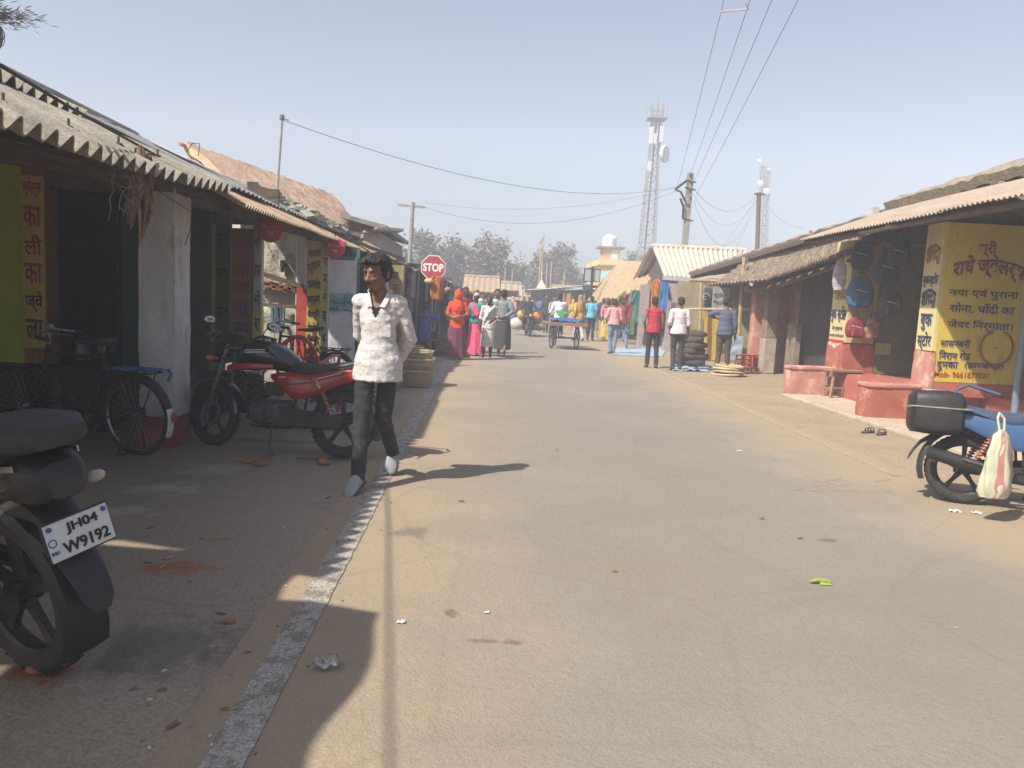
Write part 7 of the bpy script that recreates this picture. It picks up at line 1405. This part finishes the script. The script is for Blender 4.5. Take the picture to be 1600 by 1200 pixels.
# ---------------------------------------------------------------- the walking man
PRINT = mat('printed_white_cotton', (.58, .555, .535), .9, c2=(.50, .47, .46), scale=5, dirt=(.36, .33, .33), dscale=70, dthr=.51, bump=.3, bscale=22)
JEAN = cloth('charcoal_jeans', (.030, .031, .033), (.016, .016, .018), fine=.3); BLKCOT = cloth('black_cotton', (.012, .012, .013))
pf = G(572, 772); pb = G(600, 737); loc = V(((pf.x+pb.x)/2+.0, pf.y+.30, .012))
wp = dict(pel=(0, 0, .93), chest=(0, .015, 1.24), neck=(0, .02, 1.43), head=(.012, .055, 1.572),
          shL=(-.15, -.005, 1.365), shR=(.15, -.005, 1.365), elL=(-.222, -.085, 1.10), wrL=(-.10, -.175, .92), hdL=(.7, -.12, -.25), elR=(.185, -.13, 1.11), wrR=(.07, -.205, .95), hdR=(-.75, -.1, -.2),
          hipL=(-.085, -.01, .90), hipR=(.085, .02, .90), knL=(-.045, -.02, .50), anL=(-.05, -.37, .16), toL=(-.01, .115, -.105), knR=(.075, .13, .49), anR=(.055, .27, .085), toR=(.03, .15, -.05))
wk, wbody, WP, WL, WM = figure(loc, pi-.12, 'young man in white printed shirt and charcoal jeans walking beside the road line', H=1.70, pose=wp, skin=SKIN, vox=.0075, top='shirt', topm=PRINT, bottom='trousers', botm=JEAN, hair='quiff', hyaw=-.42, htilt=-.2, build=.89, sleeve='long', hem=.785, hs=1.17)
import bmesh
for ch in list(wk.children):
    if ch.name.startswith('shirt'):                  # open the collar in a V
        bm = bmesh.new(); bm.from_mesh(ch.data)
        kill = [f for f in bm.faces if (lambda c: c.y > .03 and c.z > 1.25 and abs(c.x-.0) < (c.z-1.25)*.42+.004)(f.calc_center_median())]
        kill += [f for f in bm.faces if (lambda c: c.z < .80 and c.y > .03 and abs(c.x+.01) < (.80-c.z)*.45)(f.calc_center_median())]
        bmesh.ops.delete(bm, geom=kill, context='FACES'); bm.to_mesh(ch.data); bm.free(); sh_ = ch
m = MB(); c = WP['chest']; m.ell(c+V((0, .003, -.01)), (.110, .094, .16), n=20, m=14); o = fuse(m, .009, 'undershirt', BLKCOT, wk, 3)
bm = bmesh.new(); bm.from_mesh(o.data); bmesh.ops.delete(bm, geom=[f for f in bm.faces if f.calc_center_median().z > 1.325+.5*abs(f.calc_center_median().x)], context='FACES'); bm.to_mesh(o.data); bm.free()
for x in (-1, 1):                                    # collar wings
    m = MB(); nk = WP['neck']
    m.sheet((.028*x, .108, 1.335), (.066*x, .055, 1.437), (.094*x, .056, 1.415), (.066*x, .116, 1.33), 6, 3, lambda u, v: .006*sin(pi*u), .006); m.build('collar', PRINT, wk, smooth=60)
m = MB(); m.tube([(cos(a)*.078, sin(a)*.066+.012, 1.44-.012*sin(a)) for a in [radians(40+5-90+t-45) for t in range(0, 1)]]+[(cos(radians(t))*.080, .005+sin(radians(t))*.068, 1.442) for t in range(35, -216, -15)], .013, 8, ry=1.5); m.build('collar_stand', PRINT, wk)
m = MB(); dep = wbody
for z in (1.235, 1.14, 1.045, .95, .86): m.ell((.0, .112 if z > 1 else .130, z), (.006, .004, .006), n=8, m=5)
m.build('shirt_button', mat('dark_button', (.05, .045, .045), .4), wk)
m = MB(); m.sheet((-.11, .099, 1.21), (-.045, .114, 1.21), (-.045, .116, 1.12), (-.11, .10, 1.12), 4, 4, None, .005); m.build('breast_pocket', PRINT, wk, smooth=60)
for x, nm in ((1, 'L'),):
    m = MB(); a, b = WP['elL'], WP['wrL']
    for t in (.55, .68, .80): q = a*(1-t)+b*t; d = (b-a).normalized(); M_ = frame(q, d.orthogonal(), d.cross(d.orthogonal())); torus(m, (0, 0, 0), .040-.01*t*.5, .012, M_, n=20, k=6) if False else m.lathe([(.042, -.02), (.048, -.01), (.048, .01), (.042, .02)], 18, M_)
    m.build('sleeve_fold', PRINT, wk)
m = MB()                                             # thin moustache and chin beard
h_ = WL; m.tube([h_(-.026, .089, -.046), h_(-.010, .0965, -.042), h_(.010, .0965, -.042), h_(.026, .089, -.046)], [.003, .005, .005, .003], 6); m.ell(h_(0, .078, -.092), (.02, .012, .016), WM, 10, 6); m.build('beard', HAIRM, wk)
SHOEG = mat('grey_canvas_shoe', (.31, .32, .33), .8, c2=(.23, .235, .25), scale=12); SOLE = mat('shoe_sole', (.12, .11, .10), .8)
for S in 'LR':
    an = WP['an'+S]; td = V(wp['to'+S]); u = td.normalized(); sd = u.cross(V((0, 0, 1))).normalized(); up = sd.cross(u)
    hl = an-u*.075-up*.058
    def ring(t, wd, lo_, hi): return [hl+u*.255*t+sd*wd*cos(a)+up*(lo_+(hi-lo_)*(.5+.5*sin(a))) for a in [2*pi*j/20 for j in range(20)]]
    m = MB(); m.loft([ring(0, .012, .012, .06), ring(.04, .036, .008, .09), ring(.22, .044, .008, .112), ring(.42, .047, .008, .108), ring(.62, .051, .008, .082), ring(.82, .049, .008, .056), ring(.95, .034, .008, .034), ring(1, .012, .012, .022)]); so_ = m.build('shoe', SHOEG, wk, smooth=60)
    m = MB(); m.loft([ring(-.01, .016, -.008, .012), ring(.05, .038, -.010, .012), ring(.3, .040, -.010, .012), ring(.62, .051, -.010, .012), ring(.85, .048, -.010, .012), ring(1.02, .016, -.008, .012)]); m.build('sole', SOLE, so_, smooth=60)
    m = MB(); m.tube([an+V((0, 0, .0)), an*.86+WP['kn'+S]*.14], [.044, .042], 12); m.build('sock', mat('slate_sock', (.09, .11, .14), .9, var=.2), wk)
# ---------------------------------------------------------------- market people
def C(n, c, c2=None, **k): return cloth(n, c, c2, **k)
def pp(px, py, face, label, **k):
    """a person standing at the ground point seen there; face: turn of the body, 0 = looking away from the camera"""
    p = G(px, py); k.setdefault('pose', {}); return figure((p.x, p.y, .012), face, label, **k)
STAND1 = dict(elL=(-.23, -.06, 1.10), wrL=(-.19, .08, .90), elR=(.22, -.02, 1.10), wrR=(.23, .06, .86), knL=(-.09, .05, .49), anL=(-.10, .03, .075), anR=(.11, -.06, .075))
WALKA = dict(knL=(-.085, .14, .50), anL=(-.09, .20, .08), knR=(.085, -.02, .49), anR=(.09, -.26, .11), elL=(-.23, -.12, 1.12), wrL=(-.22, -.05, .87), elR=(.23, .05, 1.11), wrR=(.22, .18, .90))
SHO = mat('dark_sandal', (.035, .025, .02), .7); DK = C('dark_trousers', (.02, .02, .024)); DKP = C('dark_plum_trousers', (.035, .027, .04)); BRT = C('brown_trousers', (.075, .058, .045)); JN = C('faded_blue_jeans', (.12, .18, .27), (.19, .26, .35))
# right side group
pp(1017, 575, -.1, 'man in sleeveless red vest seen from behind on the right verge', H=1.66, pose=STAND1, top='vest', topm=C('red_vest', (.40, .025, .04)), bottom='trousers', botm=DKP, sleeve='none', shoe=SHO, hem=.84, hyaw=-.4)
pp(1056, 579, -.05, 'man in white half sleeved shirt and dark trousers seen from behind', H=1.68, pose=dict(STAND1, anL=(-.09, -.05, .075), anR=(.09, .03, .075)), top='shirt', topm=C('pinkish_white_shirt', (.62, .56, .60)), bottom='trousers', botm=C('dark_grey_trousers', (.045, .038, .042)), sleeve='elbow', shoe=SHO, hem=.84, build=1.08, hyaw=.3)
pp(1127, 585, -.25, 'man in striped blue shirt resting his arm on the bamboo rail', H=1.72, pose=dict(STAND1, elL=(-.36, .10, 1.30), wrL=(-.20, .26, 1.22), hdL=(.9, .2, 0), anL=(-.12, 0, .075), anR=(.12, .05, .075)), top='shirt', topm=mat('striped_blue_shirt', (.10, .12, .18), .9, c2=(.045, .055, .10), scale=5, stretch=(.6, .6, 7), bump=.3, bscale=24), bottom='trousers', botm=BRT, sleeve='long', shoe=SHO, hem=.86, hyaw=-.6, htilt=-.3, build=1.03)
pp(956, 553, .1, 'man in pink checked shirt and faded blue jeans seen from behind', H=1.60, pose=dict(STAND1, head=(0, .05, 1.54), chest=(0, .02, 1.24), anL=(-.06, 0, .075), anR=(.05, .03, .075), elL=(-.25, -.02, 1.10), wrL=(-.20, .12, 1.0)), top='shirt', topm=mat('pink_check_shirt', (.62, .33, .31), .9, c2=(.55, .25, .25), scale=24, bump=.3), bottom='trousers', botm=JN, sleeve='elbow', shoe=SHO, hem=.90, belt=DK, build=1.1, htilt=-.25)
pp(921, 532, -.2, 'man in bright sky blue shirt seen from behind near the thatched shop', H=1.70, pose=dict(STAND1, anL=(-.08, .05, .075)), top='shirt', topm=C('sky_blue_shirt', (.10, .42, .60)), bottom='trousers', botm=DK, sleeve='short', shoe=SHO, hem=.86, hyaw=.5)
pp(940, 529, -.1, 'man in navy blue shirt and pale trousers behind the pink shirt man', H=1.66, pose=STAND1, top='shirt', topm=C('navy_shirt', (.03, .04, .12)), bottom='trousers', botm=C('cream_trousers', (.42, .34, .30)), sleeve='long', shoe=SHO, build=1.1)
r_, *_ = pp(903, 533, .3, 'man in golden scarf and yellow shirt walking past the cargo tricycle', H=1.70, pose=WALKA, top='shirt', topm=C('deep_yellow_shirt', (.55, .33, .03)), bottom='trousers', botm=C('pale_grey_trousers', (.42, .42, .44)), sleeve='long', shoe=SHO, veil=C('golden_brown_scarf', (.30, .13, .05), (.42, .24, .06)))
SEAT = dict(pel=(0, 0, .48), chest=(0, .05, .80), neck=(0, .08, .99), head=(0, .11, 1.13), shL=(-.165, .07, .93), shR=(.165, .07, .93), elL=(-.22, .16, .70), elR=(.22, .16, .70), wrL=(-.12, .36, .62), wrR=(.12, .36, .62), hipL=(-.09, .02, .45), hipR=(.09, .02, .45), knL=(-.14, .40, .50), knR=(.14, .40, .50), anL=(-.12, .38, .08), anR=(.12, .38, .08))
SQUAT = dict(SEAT); SQUAT = {k: (v if k[:2] in ('an',) or v is None else (v[0], v[1], v[2]-.22)) for k, v in SEAT.items()}; SQUAT.update(knL=(-.16, .38, .46), knR=(.16, .38, .46), toL=None, toR=None, anL=(-.12, .22, .075), anR=(.12, .22, .075))
pp(988, 527, 2.6, 'woman in red sari sitting before the golden thatch shop', H=1.55, pose=SEAT, top='blouse', topm=C('red_blouse', (.40, .03, .04)), bottom=None, veil=C('red_sari', (.45, .04, .05)), sleeve='short', hem=.40)
pp(1001, 531, 2.9, 'woman in orange sari sitting beside the tin roof house corner', H=1.5, pose=SEAT, top='blouse', topm=C('orange_blouse', (.55, .18, .05)), bottom=None, veil=C('orange_sari2', (.60, .22, .08)), sleeve='short', hem=.40)
# left side group
ORS = C('orange_red_veil', (.68, .075, .02), (.58, .045, .015)); MAGS = mat('magenta_patterned_sari', (.20, .025, .07), .9, c2=(.09, .03, .06), scale=22, dirt=(.10, .12, .05), dscale=12, dthr=.58, bump=.3)
r_, b_, P_, L_, M_ = pp(712, 562, pi+.05, 'woman in orange red veil and magenta patterned sari facing the camera', H=1.58, pose=dict(STAND1, elL=(-.24, .03, 1.12), wrL=(-.10, .16, 1.05), hdL=(.8, .3, .1), elR=(.24, .03, 1.12), wrR=(.12, .17, 1.02), hdR=(-.8, .3, .1)), top='blouse', topm=ORS, bottom='skirt', botm=MAGS, sleeve='elbow', veil=ORS, hem=.72, hair=None, skin=SKIN)
m = MB(); m.ell(L_(0, .05, .0), (.085, .075, .115), M_, 16, 10); m.ell(P_['chest']+V((0, .05, .03)), (.15, .10, .2), n=16); fuse(m, .011, 'face_veil', ORS, r_, 3, lambda p: .01*noise.noise(p*22))
pp(696, 549, pi-.5, 'man in pink cap and grey shawl standing at the left stalls', H=1.66, pose=STAND1, top='shirt', topm=C('dark_green_coat', (.03, .045, .045)), bottom='trousers', botm=C('grey_trousers', (.22, .22, .23)), sleeve='long', hair='cap', hairm=C('pink_cap', (.50, .16, .22)), shoe=SHO, skin=SKIN2)
pp(724, 551, pi+.3, 'person in maroon shawl behind the woman in orange veil', H=1.68, pose=STAND1, top='shirt', topm=C('maroon_shawl', (.14, .02, .03)), bottom='lungi', botm=DK, veil=C('maroon_shawl2', (.17, .02, .035)), skin=SKIN2)
TEALB = C('teal_blouse', (.02, .26, .24)); PNKS = C('pink_sari', (.62, .04, .20), (.68, .12, .16))
r_, b_, P_, L_, M_ = pp(741, 556, pi-.45, 'woman in teal blouse and bright pink sari with pale head cloth', H=1.55, pose=dict(STAND1, elR=(.23, .04, 1.13), wrR=(.10, .2, 1.12), hdR=(-.6, .3, .5)), top='blouse', topm=TEALB, bottom='skirt', botm=PNKS, sleeve='elbow', hem=.88, skin=SKIN2, hair='cap', hairm=C('pale_pink_cloth', (.55, .40, .42)), build=.95)
m = MB(); m.tube([P_['shR']+V((-.03, .0, .05)), P_['chest']+V((.02, .10, .08)), P_['chest']+V((-.10, .10, -.12)), P_['pel']+V((-.12, .03, .06)), P_['pel']+V((-.14, 0, -.25))], [.06, .10, .10, .09, .05], 14, ry=.6); m.tube([P_['shR']+V((-.03, .0, .05)), P_['shR']+V((-.02, -.12, -.1)), P_['pel']+V((.06, -.13, .05))], [.06, .08, .06], 12, ry=.6); fuse(m, .011, 'sari_drape', PNKS, r_, 3, lambda p: .01*noise.noise(V((p.x*14, p.y*14, p.z*30))))
WHT = C('old_white_cotton', (.55, .54, .50), (.44, .43, .41))
r_, b_, P_, L_, M_ = pp(761, 561, pi-.15, 'thin elder draped in white cotton with bare legs on the road', H=1.50, pose=dict(STAND1, head=(0, .06, 1.55), neck=(0, .03, 1.42), knL=(-.08, .06, .48), anL=(-.07, -.05, .08), anR=(.1, .05, .08), elL=(-.21, -.02, 1.12), wrL=(-.12, .16, 1.02)), top='wrap', topm=WHT, bottom='lungi', botm=WHT, sleeve='elbow', hem=.80, rollbot=.33, skin=SKIN2, hair='grey', hairm=mat('cropped_grey_hair', (.06, .055, .055), .9), build=.9)
m = MB(); m.tube([P_['shL']+V((.02, .03, .05)), P_['chest']+V((0, .12, .02)), P_['pel']+V((.12, .09, .1)), P_['pel']+V((.13, .02, -.2))], [.06, .09, .08, .05], 14, ry=.55); fuse(m, .011, 'shoulder_drape', WHT, r_, 3, lambda p: .012*noise.noise(V((p.x*14, p.y*14, p.z*30))))
pp(783, 558, -.1, 'man in grey shirt and dark lungi seen from behind on the road', H=1.66, pose=dict(WALKA, elR=(.24, -.08, 1.14), wrR=(.08, -.17, 1.02), hdR=(-.8, -.1, 0), elL=(-.24, -.08, 1.14), wrL=(-.08, -.17, 1.0), hdL=(.8, -.1, 0)), top='shirt', topm=C('slate_shirt', (.20, .23, .25), (.15, .175, .19)), bottom='lungi', botm=C('charcoal_lungi', (.065, .06, .062), (.045, .04, .042)), sleeve='long', hem=.90, rollbot=.20, build=1.08)
pp(773, 552, pi+.2, 'man in white shirt with raised hand behind the white draped elder', H=1.68, pose=dict(STAND1, elR=(.25, .08, 1.28), wrR=(.14, .16, 1.52), hdR=(-.1, 0, 1)), top='shirt', topm=WHT, bottom='trousers', botm=C('olive_trousers', (.2, .2, .14)), sleeve='elbow', shoe=SHO)
p = G(661, 556); figure((p.x, p.y+.2, .0), -.25, 'man in blue shirt sitting on a bench with one arm raised', H=1.68, pose={k: (V(v)+V((0, 0, .03)) if v is not None else None) for k, v in dict(SEAT, elR=(.30, .10, .84), wrR=(.27, .22, 1.03), hdR=(-.5, .1, .6)).items()}, top='shirt', topm=C('cobalt_shirt', (.055, .09, .30), (.08, .11, .34)), bottom='trousers', botm=DK, sleeve='long', hem=.38, htilt=-.3)
t = thing('wooden_bench', 'rough wooden bench under the seated man in blue shirt', 'bench', (p.x, p.y+.2, 0)); m = MB(); m.box((0, 0, .37), (1.3, .36, .05)); m.build('seat', WOODB, t)
for x in (-1, 1):
    for y in (-1, 1): m = MB(); m.bar((.55*x, .12*y, .35), (.57*x, .14*y, 0), .06); m.build('leg', WOODB, t)
pp(632, 556, .5, 'woman in grey head cloth and orange red skirt at the mustard post', H=1.58, pose=STAND1, top='blouse', topm=C('dark_slate_blouse', (.05, .05, .055)), bottom='skirt', botm=C('orange_red_skirt', (.36, .06, .04), (.22, .04, .05)), veil=C('slate_cloth', (.13, .14, .15)), skin=SKIN2)
# ---------------------------------------------------------------- cargo tricycle and its rider
p = G(880, 545); tri = thing('cargo_tricycle', 'cargo tricycle with a flat wooden bed and blue tarpaulin on the road', 'tricycle', (p.x, p.y, .005), .12); FRT = mat('dark_green_frame', (.03, .05, .045), .6, var=.3)
m = MB(); m.box((0, .0, .78), (1.15, 1.2, .05)); [m.bar((x, -.6, .80), (x, .6, .80), .06) for x in (-.56, .56)]; m.bar((-.58, -.6, .78), (.58, -.6, .78), .07, .10); m.build('bed', mat('worn_plank_bed', (.34, .20, .12), .85, c2=(.22, .13, .08), scale=5, stretch=(.5, 6, 1)), tri)
def swheel(par, c, R, name):
    r = bpy.data.objects.new(name, None); COL.objects.link(r); r.parent = par; r.location = c; XY = Matrix.Rotation(pi/2, 4, 'Y')
    m = MB(); torus(m, (0, 0, 0), R-.022, .022, XY, n=40, k=6); m.build('tyre', RUBBER, r); m = MB(); torus(m, (0, 0, 0), R-.05, .012, XY, n=40, k=5)
    for i in range(24): a = 2*pi*i/24; m.tube([(.03*(1 if i % 2 else -1), 0, 0), (0, cos(a)*(R-.05), sin(a)*(R-.05))], .003, 4)
    m.tube([(-.05, 0, 0), (.05, 0, 0)], .03, 8); m.build('rim', STEEL, r)
for x in (-.40, .40): swheel(tri, (x, -.05, .34), .34, 'rear_wheel')
swheel(tri, (0, 1.45, .34), .34, 'front_wheel')
m = MB(); m.tube([(-.45, -.05, .34), (.45, -.05, .34)], .025, 8); m.tube([(0, -.05, .36), (0, .75, .34), (0, .8, .82), (0, 1.25, .85), (0, 1.2, .75), (0, .75, .34)], .022, 8); m.tube([(0, 1.25, .85), (.05, 1.35, .6), (.05, 1.45, .34)], .018, 8); m.tube([(0, 1.25, .85), (0, 1.22, 1.0), (-.27, 1.1, 1.02)], .013, 8); m.tube([(0, 1.22, 1.0), (.27, 1.1, 1.02)], .013, 8)
for x in (-.4, .4): m.tube([(x, -.3, .76), (x, -.05, .36), (x, .25, .76)], .018, 6)
m.build('frame', FRT, tri); m = MB(); sloft(m, [(-.02, 0, 0, .02, .015), (.05, 0, .01, .05, .02), (.2, 0, .02, .1, .03), (.26, 0, .02, .06, .02)], 14); m.v = [(b_, .95-a_, c_+.9) for a_, b_, c_ in m.v]; m.build('saddle', SEATM, tri)
m = MB(); m.sheet((-.5, -.55, .83), (.55, -.5, .83), (.5, .2, .85), (-.45, .2, .85), 20, 12, lambda u, v: .14*abs(noise.noise(V((u*4, v*3, 3))))+.03, .01); tb_ = m.build('tarpaulin', mat('royal_blue_tarpaulin', (.03, .12, .36), .6, c2=(.02, .08, .24), scale=8, bump=.4), None, smooth=60, origin=(0, 0, 0)); tb_.location = (p.x, p.y, .005); tb_.rotation_euler.z = .12; tag(tb_, 'crumpled royal blue tarpaulin lying on the tricycle bed', 'tarpaulin')
m = MB(); m.box((0, .36, .88), (.8, .36, .14)); bx_ = m.build('goods_crate', mat('blue_grey_crate', (.2, .24, .32), .8, c2=(.12, .14, .2), scale=5, stretch=(1, 1, 8)), None, origin=(0, 0, 0)); bx_.location = (p.x, p.y, .005); bx_.rotation_euler.z = .12; tag(bx_, 'slatted blue grey crate on the tricycle bed behind the rider', 'crate')
q = Matrix.Rotation(.12, 3, 'Z') @ V((0, .80, 0)); figure((p.x+q.x, p.y+q.y, .0), .12, 'tricycle rider in white shirt with green print seen from behind', H=1.70, pose={k: (V(v)+V((0, 0, .44)) if v is not None and k[:2] not in ('an', 'kn') else (V(v) if v is not None else None)) for k, v in dict(SEAT, knL=(-.12, .30, .62), knR=(.12, .28, .78), anL=(-.12, .16, .24), anR=(.12, .12, .42), wrL=(-.26, .34, .62), wrR=(.26, .34, .62), elL=(-.26, .14, .66), elR=(.26, .14, .66)).items()}, top='shirt', topm=C('bright_white_shirt', (.72, .70, .74)), bottom='trousers', botm=C('blue_grey_trousers', (.16, .2, .26)), sleeve='long', hem=.80, hyaw=0)
rid = [o for o in scene.objects if o.get('label', '').startswith('tricycle rider')][0]
m = MB(); poly = [(cos(a)*.16*(1+.25*sin(3*a)), sin(a)*.11*(1+.2*cos(5*a))) for a in [2*pi*j/26 for j in range(26)]]; m.prism(poly, .02, frame((.02, -.11, 1.08), (1, 0, 0), (0, .15, 1))); m.build('green_print', mat('bright_green_print', (.08, .38, .09), .8, var=.3, scale=9), rid)
# ---------------------------------------------------------------- oncoming loaded motorcycle
p = G(826, 526); mo = motorcycle('dark oncoming motorcycle loaded with sacks on the far road', (p.x, p.y+.6, .006), -pi/2+.06, 0, tank=BLKGL, panel=BLKGL, accent=BLKGL, stripes=False, name='motorcycle')
rid2 = figure((p.x, p.y+.95, 0), pi+.06, 'motorcycle rider in dark jacket and grey green cap facing the camera', H=1.70, pose={k: (V(v)+V((0, 0, .38)) if v is not None and k[:2] not in ('an', 'kn') else (V(v) if v is not None else None)) for k, v in dict(SEAT, knL=(-.22, .30, .70), knR=(.22, .30, .70), anL=(-.20, .12, .34), anR=(.20, .12, .34), wrL=(-.33, .50, .66), wrR=(.33, .50, .66), elL=(-.33, .22, .68), elR=(.33, .22, .68)).items()}, top='jacket', topm=C('dark_jacket', (.035, .033, .04)), bottom='trousers', botm=DK, sleeve='long', hem=.78, hair='cap', hairm=C('sage_cap', (.20, .27, .25)), shoe=SHO)[0]
for dx, dz, r_, mm, lb, yy in ((-.45, .34, (.34, .24, .26), WHT, 'white sack slung on the left of the oncoming motorcycle', .9), (.42, .30, (.30, .22, .2), mat('cream_bundle', (.48, .42, .35), .9, var=.25, scale=5), 'cream bundle slung on the right of the oncoming motorcycle', .9), (-.30, .72, (.18, .16, .2), C('mustard_bag', (.48, .34, .12)), 'mustard bag above the white sack on the oncoming motorcycle', .75), (.34, .66, (.2, .16, .22), C('orange_bag', (.52, .2, .06)), 'orange bag on the oncoming motorcycle beside the rider knee', .75)):
    m = MB(); m.ell((0, 0, 0), r_, n=18, m=10); m.v = [tuple(V(q)*(1+.14*noise.noise(V(q)*6+V((dx*9, 0, 0))))) for q in m.v]; o = m.build('luggage_sack', mm, None, smooth=60, origin=(0, 0, 0)); o.location = (p.x+dx, p.y+yy, dz+.12); tag(o, lb, 'sack')
pp(852, 520, pi-.2, 'man in dark blazer walking beside the oncoming motorcycle', H=1.70, pose=WALKA, top='blazer', topm=C('dark_blazer', (.035, .035, .042)), bottom='trousers', botm=DK, sleeve='long', shoe=SHO)
pp(863, 521, pi+.4, 'man in pale green shirt behind the dark blazer man', H=1.65, pose=STAND1, top='shirt', topm=C('pale_green_shirt', (.35, .42, .38)), bottom='trousers', botm=BRT, sleeve='elbow', shoe=SHO)
# far crowd, each one a person
CT = [C('crowd_'+n, c) for n, c in (('peach', (.55, .30, .24)), ('pink', (.55, .2, .25)), ('white', (.6, .6, .6)), ('brown', (.14, .08, .06)), ('blue', (.08, .13, .3)), ('red', (.4, .05, .04)), ('yellow', (.55, .38, .1)), ('grey', (.2, .2, .21)), ('green', (.08, .2, .12)))]
CN = ['peach', 'pink', 'white', 'brown', 'blue', 'red', 'yellow', 'grey', 'green']
PLC = ['behind the grey shirt man', 'left of the oncoming motorcycle', 'beside the tan tiled house', 'in front of the grey brown tiled house', 'below the white temple', 'between motorcycle and tricycle', 'right of the tricycle rider', 'near the blank notice board', 'at the teal awning stall', 'in the shade of the far right stall', 'by the golden thatch corner', 'at the farthest left stall', 'under the black tarpaulin', 'close to the bare bamboo poles', 'at the very end of the street', 'on the far left pavement', 'crossing the far road', 'below the bare limbed tree']
for i, (px, py) in enumerate(((800, 512), (807, 510), (795, 507), (813, 509), (842, 508), (868, 512), (893, 516), (912, 522), (930, 517), (948, 520), (965, 521), (742, 532), (752, 524), (835, 503), (857, 503), (733, 540), (875, 506), (788, 513))):
    k = i % 9; fem = i % 3 == 0
    pp(px, py, (pi+.4*(i % 5)-.8) if i % 2 else .5*(i % 4)-.6, 'distant %s in %s clothes %s' % ('woman' if fem else 'shopper', CN[k], PLC[i]), H=1.55+.025*(i % 6), pose=(STAND1, WALKA)[i % 2], top='shirt', topm=CT[k], bottom='skirt' if fem else 'trousers', botm=CT[(k+4) % 9] if fem else (DK, BRT, JN)[i % 3], sleeve='long' if i % 2 else 'elbow', veil=CT[k] if fem else None, vox=.02, skin=(SKIN, SKIN2)[i % 2], group='shoppers in the far crowd', build=1.+.04*(i % 3))

PL2 = ['beside the left cloth stalls', 'farther along the left pavement', 'at the black tarpaulin stall', 'near the low cream awning', 'left of the pink shirt man', 'in front of the garland', 'before the orange sari woman', 'behind the navy shirt man', 'right of the notice board pole', 'passing the teal awning', 'beyond the tricycle', 'far beyond the tricycle on the left', 'beyond the dark blazer man', 'left of the far motorcycle rider', 'by the blue ground sheet', 'in the middle of the far crossing']
for i, (px, py) in enumerate(((731, 541), (737, 531), (746, 520), (755, 515), (946, 533), (976, 535), (1004, 540), (958, 519), (934, 511), (914, 509), (899, 507), (884, 505), (846, 504), (817, 504), (969, 545), (861, 501))):
    k = (i*4+3) % 9; fem = i % 3 == 1
    pp(px, py, (.35*(i % 5)-.7) if i % 2 else pi+.5*(i % 3)-.5, '%s in %s clothes %s' % ('woman' if fem else 'man', CN[k], PL2[i]), H=1.54+.03*(i % 5), pose=(WALKA, STAND1)[i % 2], top='shirt', topm=CT[k], bottom='skirt' if fem else 'trousers', botm=CT[(k+5) % 9] if fem else (BRT, DK, JN)[i % 3], sleeve='elbow' if i % 2 else 'long', veil=CT[(k+2) % 9] if fem else None, vox=.02, skin=(SKIN2, SKIN)[i % 2], group='shoppers in the far crowd', build=1.+.05*(i % 3))
